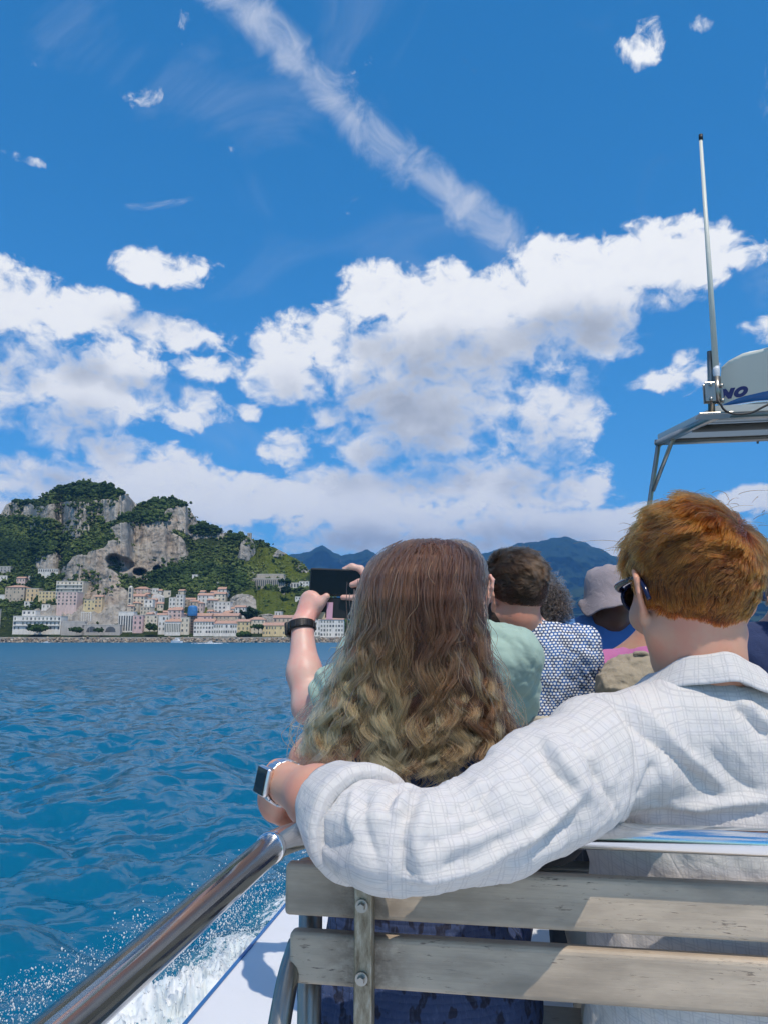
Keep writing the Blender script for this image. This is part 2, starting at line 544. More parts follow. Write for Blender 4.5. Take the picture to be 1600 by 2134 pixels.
def build_sea():
    th = np.concatenate([np.linspace(R(-75), R(-29), 50), np.linspace(R(-28.9), R(29), 560), np.linspace(R(29.5), R(75), 50)])
    u = np.linspace(0, 1, 430)
    v = 0.95 * u ** 1.75 + 0.00020
    r = (CAMZ / v)[::-1]
    rr, tt = np.meshgrid(r, th, indexing='ij')
    a, D = rr * np.sin(tt), rr * np.cos(tt)
    c, s = math.cos(YAW), math.sin(YAW)
    X, Y = a * c - D * s, a * s + D * c
    dr = np.gradient(r)[:, None]
    T1, T2, T3 = fft_tile(256, 37.0, 4.6, 3, (1, 0.35)), fft_tile(256, 15.7, 2.3, 4, (1, -0.4)), fft_tile(256, 5.3, 0.9, 9, (0.6, 1))
    out = np.zeros(X.shape + (3,))
    for T, L, amp, lam, rot in ((T1, 37.0, 0.068, 4.6, 0.0), (T2, 15.7, 0.024, 2.0, 0.5), (T3, 5.3, 0.0055, 0.9, 1.1)):
        fade = 1 - smooth01(dr, lam * 0.22, lam * 0.75)
        cr, sr = math.cos(rot), math.sin(rot)
        d = tile_at(T, L, X * cr - Y * sr, X * sr + Y * cr) * (amp * fade)[..., None]
        out[..., 2] += d[..., 0]
        out[..., 0] += 0.9 * (d[..., 1] * cr + d[..., 2] * sr)
        out[..., 1] += 0.9 * (-d[..., 1] * sr + d[..., 2] * cr)
    # the wash thrown out by our own hull
    off = hull_x(Y) - X
    wid = 0.55 + 1.45 * smooth01(9.3 - Y, 0, 5.0)
    band = np.where((off > -0.3) & (Y > 0.2) & (Y < 9.6), 1 - smooth01(off, wid * 0.55, wid * 1.15), 0)
    n1 = fbm(np.stack([X * 2.2, Y * 2.2, X * 0 + 3], -1), 5, 0.6)
    n2 = fbm(np.stack([X * 9, Y * 9, X * 0 + 9], -1), 5, 0.7)
    foam = np.clip(band * 1.25 + (n1 - 0.62) * 2.2 * (band > 0), 0, 1)
    lift = band * (0.04 + 0.45 * np.clip(n1 - 0.40, 0, 1) + 0.30 * n2) * smooth01(wid - off, -0.1, 0.9)
    out[..., 2] += lift
    # a few whitecaps
    z0 = out[..., 2] / 0.075
    crest = np.clip((z0 - 3.05) * 1.2, 0, 1) * (rr < 90)
    co = np.stack([X, Y, np.zeros_like(X)], -1) + out
    me = npmesh('sea', co.reshape(-1, 3), grid_faces(len(th), len(r))[:, ::-1], True, attrs={'foam': foam.ravel(), 'ripple': (0.15 + 0.25 * smooth01(np.log10(rr), 1.3, 2.6)).ravel()})
    m, nt, b = new_mat('sea water')
    pos = geo_pos(nt)
    p2 = vmath(nt, 'MULTIPLY', pos, (1, 1, 0.3))
    fo = nd(nt, 'ShaderNodeAttribute', attribute_name='foam').outputs['Fac']
    fn = noise(nt, pos, 14, 6, 0.7)
    fm = sstep(nt, mth(nt, 'ADD', fo, mth(nt, 'MULTIPLY', mth(nt, 'SUBTRACT', fn, 0.55), 2.2)), 0.28, 0.62)
    fm = mth(nt, 'MULTIPLY', fm, sstep(nt, fo, 0.02, 0.2))
    blue = mixc(nt, noise(nt, pos, 0.02, 3), (0.003, 0.106, 0.205), (0.004, 0.120, 0.220))
    teal = mixc(nt, mth(nt, 'MULTIPLY', sstep(nt, fo, 0.0, 0.5), 0.8), blue, (0.03, 0.17, 0.24))
    fcol = mixc(nt, sstep(nt, noise(nt, pos, 5, 6, 0.7), 0.35, 0.65), (0.58, 0.66, 0.70), (0.80, 0.82, 0.83))
    nt.links.new(mixc(nt, mth(nt, 'MULTIPLY', fm, 0.92), teal, fcol), b.inputs['Base Color'])
    ro = nd(nt, 'ShaderNodeAttribute', attribute_name='ripple').outputs['Fac']
    nt.links.new(mth(nt, 'MAXIMUM', mth(nt, 'MULTIPLY', fm, 0.7), ro), b.inputs['Roughness'])
    b.inputs['IOR'].default_value = 1.33
    b.inputs['Specular IOR Level'].default_value = 0.24
    h = mth(nt, 'ADD', mth(nt, 'MULTIPLY', noise(nt, p2, 0.5, 3, 0.5, 0.4), 0.75), mth(nt, 'MULTIPLY', noise(nt, p2, 2.2, 3, 0.5, 0.6), 0.075))
    h = mth(nt, 'ADD', h, mth(nt, 'MULTIPLY', noise(nt, p2, 9.0, 3, 0.5, 0.8), 0.006))
    bump(nt, b, h, 0.48, 1.0)
    o = link('sea', me, m)
    tag(o, kind='structure')
    # droplets flying off the wash
    rng = np.random.default_rng(21)
    n = 210000
    Yd = 3.4 + 5.9 * rng.random(n) ** 0.8
    w_ = 0.45 + 1.25 * smooth01(9.3 - Yd, 0, 5.0)
    offd = 0.02 + w_ * rng.random(n) ** 1.5 * 1.35
    Xd = hull_x(Yd) - offd
    hmax = 1.05 * np.clip(1 - (offd / (w_ * 1.4)) ** 1.5, 0.06, 1)
    Zd = 0.05 + hmax * rng.random(n) ** 1.7
    cl = fbm(np.stack([Xd * 3.4, Yd * 3.0, Zd * 3.0], -1), 5, 0.65)
    keep = rng.random(n) < smooth01(cl, 0.46, 0.66) * np.clip(1.15 - Zd / (hmax + 0.05), 0.05, 1)
    Xd, Yd, Zd = Xd[keep], Yd[keep], Zd[keep]
    n = len(Xd)
    rad = 0.0013 + 0.006 * rng.random(n) ** 5
    ico = bmesh.new()
    bmesh.ops.create_icosphere(ico, subdivisions=1, radius=1.0)
    ico.free()
    iv = np.array([(1, 0, 0), (-1, 0, 0), (0, 1, 0), (0, -1, 0), (0, 0, 1), (0, 0, -1)], float)
    fi = np.array([(0, 2, 4), (2, 1, 4), (1, 3, 4), (3, 0, 4), (2, 0, 5), (1, 2, 5), (3, 1, 5), (0, 3, 5)])
    st = np.stack([0.8 + 0.4 * rng.random(n), 0.8 + 0.4 * rng.random(n), 0.8 + 0.9 * rng.random(n)], -1)
    V = np.stack([Xd, Yd, Zd], -1)[:, None] + iv[None] * rad[:, None, None] * st[:, None]
    Fq = fi[None] + (np.arange(n) * len(iv))[:, None, None]
    me = npmesh('sea_spray', V.reshape(-1, 3), Fq.reshape(-1, 3), True)
    m2, nt, b = new_mat('spray water')
    b.inputs['Base Color'].default_value = (0.86, 0.89, 0.91, 1)
    b.inputs['Roughness'].default_value = 0.25
    nt.links.new(mixc(nt, noise(nt, geo_pos(nt), 30, 2), (0.58, 0.63, 0.66), (0.70, 0.73, 0.75)), b.inputs['Base Color'])
    tag(link('sea_spray', me, m2), 'white spray and droplets thrown up beside the boat', 'spray', kind='stuff')


build_sea()

# ------------------------------------------------------------------ the headland, its rock faces and woods
SKY_PX = [-300, -200, -90, -30, 0, 14, 40, 62, 80, 100, 125, 150, 180, 215, 240, 270, 285, 310, 345, 385, 398, 412, 440, 470, 490, 520, 545, 590, 620, 650, 690, 720, 745]
SKY_PY = [1010, 1030, 1065, 1080, 1074, 1050, 1043, 1044, 1040, 1028, 1018, 1007, 1001, 1011, 1020, 1036, 1052, 1046, 1038, 1048, 1064, 1086, 1098, 1110, 1116, 1119, 1130, 1150, 1168, 1192, 1240, 1290, 1318]
ROCKS = [(35, 1062, 40, 24), (95, 1085, 42, 32), (150, 1070, 75, 26), (225, 1062, 60, 22), (268, 1045, 22, 18), (150, 1100, 40, 22),
         (300, 1120, 70, 42), (340, 1150, 55, 45), (262, 1160, 62, 42), (215, 1165, 40, 22), (380, 1080, 38, 30), (430, 1108, 50, 14), (300, 1190, 40, 22),
         (103, 1170, 24, 24), (170, 1185, 40, 30), (200, 1215, 55, 38), (235, 1250, 40, 34), (160, 1215, 30, 24), (190, 1285, 90, 28), (120, 1280, 60, 20),
         (520, 1140, 16, 24), (508, 1262, 30, 26), (560, 1290, 30, 12), (590, 1150, 14, 8), (640, 1180, 22, 10), (330, 1090, 45, 20)]
TANS = [(330, 1130, 70, 40), (300, 1190, 55, 25), (240, 1165, 60, 30), (210, 1225, 60, 40), (340, 1100, 60, 30)]
FIELD = [(575, 1256, 70, 26), (540, 1240, 40, 14), (600, 1275, 60, 16), (430, 1268, 22, 9), (560, 1165, 60, 26), (600, 1190, 50, 20)]


def ell(px, py, lst):
    best = np.full(px.shape, -9.0)
    for cx, cy, rx, ry in lst:
        best = np.maximum(best, 1 - ((px - cx) / rx) ** 2 - ((py - cy) / ry) ** 2)
    return best


BASE_PY = 1327.0
_cp = np.arange(-300, 747, 1.8)
_tt = np.linspace(0, 1, 210)


def hill_grid():
    sky = np.interp(_cp, SKY_PX, SKY_PY)
    nz = fbm(np.stack([_cp * 0.09, _cp * 0, _cp * 0], -1), 4) - 0.5
    sky = sky + nz * 7
    px = np.broadcast_to(_cp[None], (len(_tt), len(_cp)))
    py = BASE_PY + (sky[None] - BASE_PY) * _tt[:, None]
    wob = fbm(np.stack([px * 0.03, py * 0.03, px * 0], -1), 5, 0.6) - 0.5
    wx, wy = px + wob * 26, py - wob * 22
    rock = smooth01(ell(wx, wy, ROCKS) + wob * 1.2, -0.05, 0.25)
    tan = smooth01(ell(wx, wy, TANS) + wob, -0.2, 0.5)
    field = smooth01(ell(px, py, FIELD) + wob * 0.4, 0.0, 0.3)
    k = 0.85 - 0.62 * rock + 0.5 * smooth01(py, 1215, 1260) + 0.3 * (fbm(np.stack([px * 0.02, py * 0.05, px * 0 + 4], -1), 3) - 0.5)
    dpy = np.abs(np.gradient(py, axis=0))
    D = 640 + np.cumsum(k * dpy, axis=0)
    # the cave bites back into the cliff
    cav = ell(px, py, [(252, 1178, 30, 19), (238, 1168, 18, 14), (292, 1192, 16, 9), (328, 1186, 10, 8)])
    D = D + 34 * smooth01(cav + wob * 0.5, -0.1, 0.8)
    return px, py, D, rock, tan, field


HPX, HPY, HD, HROCK, HTAN, HFIELD = hill_grid()


def hill_D(px, py):
    j = int(np.argmin(np.abs(_cp - px)))
    col = HPY[:, j]
    i = int(np.argmin(np.abs(col - py)))
    return float(HD[i, j])


def build_hill():
    px, py, D = HPX, HPY, HD
    dx, dy = (px - 800) / FPX, (1067 - py) / FPX
    yy, zz = math.cos(PITCH) - dy * math.sin(PITCH), math.sin(PITCH) + dy * math.cos(PITCH)
    a, z = dx / yy * D, CAMZ + zz / yy * D
    c, s = math.cos(YAW), math.sin(YAW)
    co = np.stack([a * c - D * s, a * s + D * c, z], -1)
    # relief: ledges and gullies in the rock, gentler folds in the woods
    q = co * 0.05
    rd = fbm(q * np.array((1, 1, 0.45)), 6, 0.55, ridged=True) - 0.55
    rf = fbm(co * 0.16 * np.array((1, 1, 0.5)), 4, 0.6, ridged=True) - 0.55
    amp = HROCK * 11 + (1 - HROCK) * 3.0
    low = smooth01(HPY, 1326, 1230)
    dep = rd * amp * (0.3 + 0.7 * low) + rf * (HROCK * 5.0)
    top = _tt[:, None] > 0.985
    dep = np.where(top, dep * 0.3, dep)
    fw = np.stack([-(co[..., 0]), -(co[..., 1]), np.zeros_like(z)], -1)
    fw /= np.linalg.norm(fw, axis=-1, keepdims=True)
    co = co + fw * dep[..., None] * 1.1
    co[..., 2] += (fbm(co * 0.12, 3) - 0.5) * 3.0 * (1 - HROCK) * low
    # close it behind the ridge
    back = []
    for kk in range(1, 5):
        b_ = co[-1] - fw[-1] * 60 * kk
        b_[:, 2] = np.maximum(co[-1][:, 2] * (1 - 0.22 * kk), -2)
        back.append(b_)
    front = co[:1] + fw[:1] * 8
    front[..., 2] = -1.0
    full = np.concatenate([front, co, np.stack(back)], 0)
    pad = lambda A: np.concatenate([A[:1], A, np.repeat(A[-1:], 4, 0)], 0).ravel()
    me = npmesh('hillside', full.reshape(-1, 3), grid_faces(len(_cp), full.shape[0]), True, attrs={'rock': pad(HROCK), 'tan': pad(HTAN), 'field': pad(HFIELD)})
    m, nt, b = new_mat('hillside rock and scrub')
    pos = geo_pos(nt)
    rk = nd(nt, 'ShaderNodeAttribute', attribute_name='rock').outputs['Fac']
    tn = nd(nt, 'ShaderNodeAttribute', attribute_name='tan').outputs['Fac']
    fl = nd(nt, 'ShaderNodeAttribute', attribute_name='field').outputs['Fac']
    n1 = noise(nt, vmath(nt, 'MULTIPLY', pos, (1, 1, 0.35)), 0.10, 8, 0.65, 0.5)
    n2 = noise(nt, pos, 0.035, 5, 0.6)
    grey = ramp(nt, n1, [(0.28, (0.17, 0.16, 0.145)), (0.5, (0.33, 0.31, 0.275)), (0.72, (0.50, 0.465, 0.41))])
    tanc = ramp(nt, n1, [(0.28, (0.19, 0.145, 0.115)), (0.5, (0.39, 0.315, 0.245)), (0.72, (0.55, 0.46, 0.37))])
    rc = mixc(nt, mth(nt, 'MULTIPLY', tn, sstep(nt, n2, 0.35, 0.6, 0.0, 0.65)), grey, tanc)
    vg = ramp(nt, noise(nt, pos, 0.25, 6, 0.65), [(0.3, (0.012, 0.022, 0.008)), (0.55, (0.032, 0.050, 0.016)), (0.75, (0.085, 0.095, 0.040))])
    fieldc = ramp(nt, noise(nt, pos, 0.3, 5, 0.6), [(0.3, (0.045, 0.065, 0.012)), (0.6, (0.105, 0.13, 0.022)), (0.8, (0.19, 0.18, 0.06))])
    vg = mixc(nt, fl, vg, fieldc)
    edge = sstep(nt, mth(nt, 'ADD', rk, mth(nt, 'MULTIPLY', mth(nt, 'SUBTRACT', noise(nt, pos, 0.13, 6, 0.65), 0.5), 1.3)), 0.38, 0.55)
    nt.links.new(mixc(nt, edge, vg, rc), b.inputs['Base Color'])
    b.inputs['Roughness'].default_value = 0.95
    b.inputs['Specular IOR Level'].default_value = 0.1
    bump(nt, b, noise(nt, vmath(nt, 'MULTIPLY', pos, (1, 1, 0.5)), 0.3, 8, 0.7), 0.9, 3.0)
    tag(link('hillside', me, m), kind='structure')
    return co, fw


HCO, HFW = build_hill()


def leaf_material(name, lo, mid, hi):
    m, nt, b = new_mat(name)
    t = nd(nt, 'ShaderNodeAttribute', attribute_name='tone').outputs['Fac']
    nn = noise(nt, geo_pos(nt), 1.1, 4, 0.7)
    f = mth(nt, 'ADD', t, mth(nt, 'MULTIPLY', mth(nt, 'SUBTRACT', nn, 0.5), 0.5))
    nt.links.new(ramp(nt, f, [(0.1, lo), (0.5, mid), (0.92, hi)]), b.inputs['Base Color'])
    b.inputs['Roughness'].default_value = 0.9
    b.inputs['Specular IOR Level'].default_value = 0.12
    return m


def ico_data(sub=1):
    bm = bmesh.new()
    bmesh.ops.create_icosphere(bm, subdivisions=sub, radius=1.0)
    v = np.array([x.co for x in bm.verts])
    f = np.array([[x.index for x in y.verts] for y in bm.faces])
    bm.free()
    return v, f


def clumps(name, centres, sizes, tones, rng, per=4, sub=1, flat=False):
    """Leafy crowns far off: every one a heap of crumpled lumps."""
    iv, fi = ico_data(sub)
    n = len(centres)
    off = rng.normal(size=(n, per, 3)) * np.array((0.55, 0.55, 0.32))
    off[:, 0] = 0
    rad = (0.42 + 0.4 * rng.random((n, per)))
    jit = 0.55 + 0.9 * rng.random((n, per, len(iv)))
    V = centres[:, None, None] + sizes[:, None, None, None] * (off[:, :, None] + iv[None, None] * (rad[:, :, None] * jit)[..., None] * np.array((1, 1, 0.85)))
    base = (np.arange(n * per) * len(iv)).reshape(n, per, 1, 1)
    Fq = (fi[None, None] + base).reshape(-1, 3)
    tone = np.broadcast_to(tones[:, None, None], (n, per, len(iv))) + (rng.random((n, per, 1)) - 0.5) * 0.25
    return npmesh(name, V.reshape(-1, 3), Fq, not flat, attrs={'tone': tone.ravel()})


def build_woods():
    rng = np.random.default_rng(31)
    w = (1 - HROCK) * (1 - 0.93 * HFIELD) * smooth01(HPY, 1326, 1240)
    w = w * smooth01(fbm(HCO * 0.03, 4), 0.30, 0.5) ** 0.7
    # trees standing on ledges in the rock as well, and dense crowns on the summits
    w += 0.55 * (HROCK > 0.3) * (HPY < 1240) * smooth01(fbm(HCO * np.array((0.035, 0.035, 0.07)) + 5, 4), 0.53, 0.62)
    summit = ell(HPX, HPY, [(190, 1022, 90, 15), (345, 1050, 50, 12), (50, 1045, 28, 7), (300, 1078, 60, 14), (430, 1105, 40, 12), (60, 1120, 90, 50), (30, 1150, 80, 30), (60, 1215, 40, 20), (495, 1118, 20, 8), (410, 1210, 120, 40)])
    w += 1.1 * smooth01(summit, 0.0, 0.4)
    w *= (HPX > -200)
    # houses keep their ground clear
    w *= np.where((HPY > 1232) & (HPX > 250) & (HPX < 500), 0.12, 1)
    area = (HD / 700) ** 2
    p = (w * area).ravel()
    p /= p.sum()
    n = 19000
    idx = rng.choice(p.size, n, p=p)
    c = HCO.reshape(-1, 3)[idx] + rng.normal(size=(n, 3)) * np.array((1.2, 1.2, 0.4))
    sm = smooth01(summit, 0, 0.5).ravel()[idx]
    size = (0.8 + 1.75 * rng.random(n) ** 1.9) * (1 + 0.4 * sm)
    c[:, 2] += size * 0.35
    tone = np.clip(0.30 + 0.75 * (fbm(c * 0.022, 4) - 0.42) + 0.35 * rng.random(n) - 0.30 * sm, 0, 1)
    gr = smooth01(ell(HPX, HPY, [(420, 1225, 100, 30), (330, 1235, 60, 15), (560, 1200, 70, 40), (70, 1100, 80, 40)]), 0, 0.6).ravel()[idx]
    tone = np.clip(tone + 0.22 * gr, 0, 1)
    me = clumps('hillside_woods', c, size, tone, rng, per=3, sub=1)
    m = leaf_material('hillside leaves', (0.016, 0.034, 0.011), (0.058, 0.092, 0.026), (0.145, 0.175, 0.055))
    tag(link('hillside_woods', me, m), 'dark green wood covering the steep hillside', 'wood', kind='stuff')


build_woods()


# ------------------------------------------------------------------ far blue mountains
def build_mountains():
    def ridge(name, xs, ys, D0, D1, step, cols, seed, base=1331.0):
        px = np.arange(xs[0], xs[-1], step)
        sk = np.interp(px, xs, ys)
        sk = sk + (fbm(np.stack([px * 0.035, px * 0 + seed, px * 0], -1), 5, 0.55) - 0.5) * 14
        t = np.linspace(0, 1, 90)
        X = np.broadcast_to(px[None], (len(t), len(px)))
        Yp = base + (sk[None] - base) * t[:, None]
        D = D0 + (D1 - D0) * t[:, None] ** 1.15 + 0 * X
        dx, dy = (X - 800) / FPX, (1067 - Yp) / FPX
        yy, zz = math.cos(PITCH) - dy * math.sin(PITCH), math.sin(PITCH) + dy * math.cos(PITCH)
        a, z = dx / yy * D, CAMZ + zz / yy * D
        c, s = math.cos(YAW), math.sin(YAW)
        co = np.stack([a * c - D * s, a * s + D * c, z], -1)
        n = fbm(co * 0.0016 * np.array((1, 1, 0.5)) + seed, 6, 0.55, ridged=True) - 0.6
        env = np.sin(np.clip(t, 0, 1) * np.pi)[:, None] ** 0.6
        fw = co * np.array((-1, -1, 0))
        fw /= np.linalg.norm(fw, axis=-1, keepdims=True)
        co = co + fw * (n * env * (D1 - D0) * 0.9)[..., None]
        bk = co[-1] - fw[-1] * 1500
        bk[:, 2] = -5
        fr = co[0] + 0
        fr[:, 2] = -5
        full = np.concatenate([fr[None], co, bk[None]], 0)
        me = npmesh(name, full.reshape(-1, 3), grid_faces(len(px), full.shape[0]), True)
        m, nt, b = new_mat(name + ' ground')
        pos = geo_pos(nt)
        f = noise(nt, pos, 0.0022, 8, 0.65)
        g = noise(nt, vmath(nt, 'MULTIPLY', pos, (1, 1, 0.4)), 0.006, 8, 0.7)
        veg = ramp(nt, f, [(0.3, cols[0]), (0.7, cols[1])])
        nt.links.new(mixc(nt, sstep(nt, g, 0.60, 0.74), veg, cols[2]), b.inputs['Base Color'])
        b.inputs['Roughness'].default_value = 1.0
        b.inputs['Specular IOR Level'].default_value = 0.0
        bump(nt, b, f, 0.8, 60.0)
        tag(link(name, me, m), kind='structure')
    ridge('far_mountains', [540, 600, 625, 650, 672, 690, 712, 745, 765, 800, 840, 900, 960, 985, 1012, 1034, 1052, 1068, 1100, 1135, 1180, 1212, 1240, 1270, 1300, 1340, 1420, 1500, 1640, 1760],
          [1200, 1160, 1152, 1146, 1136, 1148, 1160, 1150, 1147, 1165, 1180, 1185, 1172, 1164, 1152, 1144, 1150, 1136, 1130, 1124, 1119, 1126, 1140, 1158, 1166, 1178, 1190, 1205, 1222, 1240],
          5200, 7600, 3.5, ((0.009, 0.020, 0.014), (0.026, 0.044, 0.026), (0.13, 0.13, 0.12)), 3.0)  # forest colours deepened to stand in for a cloud shadow
    ridge('nearer_coast_slope', [900, 960, 1010, 1080, 1150, 1190, 1230, 1265, 1300, 1330, 1380, 1450, 1560, 1680],
          [1322, 1285, 1268, 1262, 1246, 1232, 1222, 1205, 1182, 1168, 1160, 1166, 1175, 1190],
          3900, 5100, 3.5, ((0.020, 0.036, 0.016), (0.050, 0.070, 0.032), (0.16, 0.155, 0.14)), 8.0)


build_mountains()

# air between us and the far slopes
bm = bmesh.new()
add_box(bm, (0, 3600, 730), (15000, 15200, 1470))
hz = link('haze', bm_mesh(bm, 'haze'))
m = bpy.data.materials.new('thin blue air')
m.use_nodes = True
m.node_tree.nodes.clear()
pv = nd(m.node_tree, 'ShaderNodeVolumePrincipled', {'Color': (0.16, 0.48, 1.0, 1), 'Density': 0.000085, 'Anisotropy': 0.1})
mo = m.node_tree.nodes.new('ShaderNodeOutputMaterial')
m.node_tree.links.new(pv.outputs[0], mo.inputs['Volume'])
hz.data.materials.append(m)
tag(hz, 'thin blue haze over the sea and coast', 'haze', kind='stuff')
# ------------------------------------------------------------------ the town along the shore
def plaster(name, col):
    m, nt, b = new_mat(name)
    pos = geo_pos(nt)
    st = noise(nt, vmath(nt, 'MULTIPLY', pos, (1, 1, 0.25)), 0.5, 6, 0.65)
    lo = tuple(c * 0.78 for c in col)
    nt.links.new(mixc(nt, sstep(nt, st, 0.3, 0.65), lo, col), b.inputs['Base Color'])
    b.inputs['Roughness'].default_value = 0.9
    return m


PL = {k: plaster(k + ' plaster', c) for k, c in dict(
    white=(0.72, 0.70, 0.65), cream=(0.68, 0.61, 0.49), yellow=(0.68, 0.55, 0.31), pink=(0.68, 0.52, 0.47), tan=(0.54, 0.46, 0.36),
    orange=(0.68, 0.51, 0.30), grey=(0.44, 0.42, 0.39), stone=(0.40, 0.36, 0.30), rose=(0.64, 0.45, 0.43)).items()}
TILE = simple_mat('terracotta roof tiles', (0.44, 0.27, 0.20), 0.9, var=0.35, scale=0.7)
FLATR = simple_mat('pale flat roof', (0.55, 0.52, 0.47), 0.9, var=0.2, scale=0.3)
GLASSY = simple_mat('dark glass and opening shade', (0.09, 0.095, 0.10), 0.35, var=0.3, scale=0.8)
SHUT = simple_mat('green shutters', (0.15, 0.17, 0.15), 0.7, var=0.2, scale=1)
WIN_ME = {}


def win_mesh(w, h, arch):
    k = (round(w, 1), round(h, 1), arch)
    if k not in WIN_ME:
        w, h = k[0], k[1]
        if arch:
            ring = [(-w / 2, 0), (w / 2, 0), (w / 2, h - w / 2)] + [(w / 2 * math.cos(t), h - w / 2 + w / 2 * math.sin(t)) for t in np.linspace(0, np.pi, 7)[1:-1]] + [(-w / 2, h - w / 2)]
        else:
            ring = [(-w / 2, 0), (w / 2, 0), (w / 2, h), (-w / 2, h)]
        n = len(ring)
        v = [(x, -0.12, z) for x, z in ring] + [(x, 0.3, z) for x, z in ring]
        f = [tuple(range(n)), tuple(range(2 * n - 1, n - 1, -1))] + [((i + 1) % n, i, n + i, n + (i + 1) % n) for i in range(n)]
        me = npmesh('window', np.array(v), f, False)
        me.materials.append(SHUT if (not arch and w < 1.2) else GLASSY)
        WIN_ME[k] = me
    return WIN_ME[k]


HOUSE_RNG = random.Random(4)


def local(name, me, mat, parent, loc=(0, 0, 0)):
    o = link(name, me, mat, parent, world=False)
    o.location = loc
    return o


def box_me(name, x0, x1, y0, y1, z0, z1):
    bm = bmesh.new()
    add_box(bm, ((x0 + x1) / 2, (y0 + y1) / 2, (z0 + z1) / 2), (x1 - x0, y1 - y0, z1 - z0))
    return bm_mesh(bm, name)


def house(px0, px1, top, base, col, label, name='town_house', roof='flat', D=None, depth=None, floors=None, bays=None, arch=0, cat='house',
          group=None, balcony=False, turn=0.0, win=True, slots=False):
    pc = (px0 + px1) / 2
    if D is None:
        D = hill_D(pc, base) - 4
    s = D / FPX
    w, h = (px1 - px0) * s, (base - top) * s
    g = far(pc, base, D)
    o = empty(name, g, label, cat, group, YAW + turn)
    dp = depth or min(max(w * 0.8, 7), 16)
    wl = local('wall', box_me('wall', -w / 2, w / 2, 0, dp, -9, h), PL[col], o)
    rf = {'flat': FLATR}.get(roof, TILE)
    if roof == 'flat':
        local('roof', box_me('roof', -w / 2 - 0.15, w / 2 + 0.15, -0.15, dp + 0.15, h, h + 0.45), rf, o)
    elif roof == 'gable':
        rh = min(0.25 * dp, 2.6)
        v = [(-w / 2 - .4, -.5, h), (w / 2 + .4, -.5, h), (w / 2 + .4, dp + .5, h), (-w / 2 - .4, dp + .5, h), (-w / 2 - .4, dp / 2, h + rh), (w / 2 + .4, dp / 2, h + rh)]
        local('roof', npmesh('roof', np.array(v), [(0, 1, 5, 4), (2, 3, 4, 5), (1, 2, 5), (3, 0, 4), (3, 2, 1, 0)], False), rf, o)
    elif roof == 'hip':
        rh = min(0.22 * dp, 2.4)
        i = min(w * 0.3, dp * 0.5)
        v = [(-w / 2 - .4, -.5, h), (w / 2 + .4, -.5, h), (w / 2 + .4, dp + .5, h), (-w / 2 - .4, dp + .5, h), (-w / 2 + i, dp / 2, h + rh), (w / 2 - i, dp / 2, h + rh)]
        local('roof', npmesh('roof', np.array(v), [(0, 1, 5, 4), (2, 3, 4, 5), (1, 2, 5), (3, 0, 4), (3, 2, 1, 0)], False), rf, o)
    elif roof == 'dome':
        iv, fi = ico_data(2)
        q = iv * np.array((w * 0.46, dp * 0.46, w * 0.42))
        q[:, 2] = np.maximum(q[:, 2], 0)
        local('roof', npmesh('roof', q + np.array((0, dp / 2, h - 0.05)), fi, True), PL['white'], o)
    elif roof == 'vault':
        t = np.linspace(0, np.pi, 9)
        ring = [(w / 2 * math.cos(a), w * 0.32 * math.sin(a)) for a in t]
        v = [(x, -0.1, h + z) for x, z in ring] + [(x, dp, h + z) for x, z in ring]
        n = len(ring)
        f = [tuple(range(n - 1, -1, -1)), tuple(range(n, 2 * n))] + [(i, i + 1, n + i + 1, n + i) for i in range(n - 1)]
        local('roof', npmesh('roof', np.array(v), f, False), PL['white'], o)
    if not win:
        return o
    fl = floors or max(1, int(round(h / 3.6)))
    fh = h / fl
    nb = bays or max(2, int(round(w / 3.4)))
    bw = w / nb
    for r_ in range(fl):
        for c_ in range(nb):
            if not arch and not slots and HOUSE_RNG.random() < 0.1:
                continue
            wd, hg = (bw * 0.55, fh * 0.78) if (arch or slots) else (1.15 if HOUSE_RNG.random() < 0.7 else 1.5, min(fh * 0.52, 2.0))
            z = r_ * fh + (0.3 if (arch or slots) else fh * 0.26)
            local('window', win_mesh(wd, hg, bool(arch)), None, o, (-w / 2 + (c_ + 0.5) * bw, 0, z))  # arches, slots and tunnel mouths: dark slabs standing in for shaded openings
        if balcony and r_ > 0:
            local('balcony', box_me('balcony', -w * 0.48, w * 0.48, -1.3, -0.01, r_ * fh - 0.1, r_ * fh + 0.75), PL['white'], o)
    return o


T = 'town_house'
house(27, 126, 1285, 1314, 'white', 'long low white waterfront hotel with stepped terraces below the dark cliff', 'hotel', D=648, balcony=True, floors=3, cat='hotel', depth=14)
house(46, 74, 1273, 1290, 'white', 'small white upper storey block rising on top of the low waterfront hotel', D=654, win=True)
house(10, 50, 1224, 1252, 'tan', 'tan four storey house above the road at the far left of town', roof='hip', floors=4)
house(54, 80, 1227, 1254, 'orange', 'deep orange house with curved end left of the long yellow terrace')
house(80, 116, 1233, 1254, 'yellow', 'long yellow terrace house between the orange and the pink house')
house(116, 172, 1212, 1250, 'cream', 'tall cream hotel with rows of balconies behind the pink house', 'hotel', balcony=True, cat='hotel', floors=5)
house(119, 160, 1234, 1262, 'pink', 'big pale pink house below the cream hotel on the cliff', D=hill_D(140, 1262) - 14, floors=4)
house(174, 198, 1251, 1272, 'yellow', 'small pale yellow house at the foot of the grey rock spur', roof='flat')
house(196, 212, 1244, 1274, 'orange', 'narrow orange house at the foot of the grey rock spur', roof='gable')
house(246, 277, 1276, 1315, 'white', 'white building with tall dark slots between pillars beside the pink house', slots=True, floors=1, bays=6, D=655, cat='building')
house(277, 297, 1283, 1313, 'rose', 'narrow rose pink house next to the white pillared building', D=652)
house(297, 328, 1283, 1305, 'cream', 'cream house behind green shrubs right of the rose pink house', D=657)
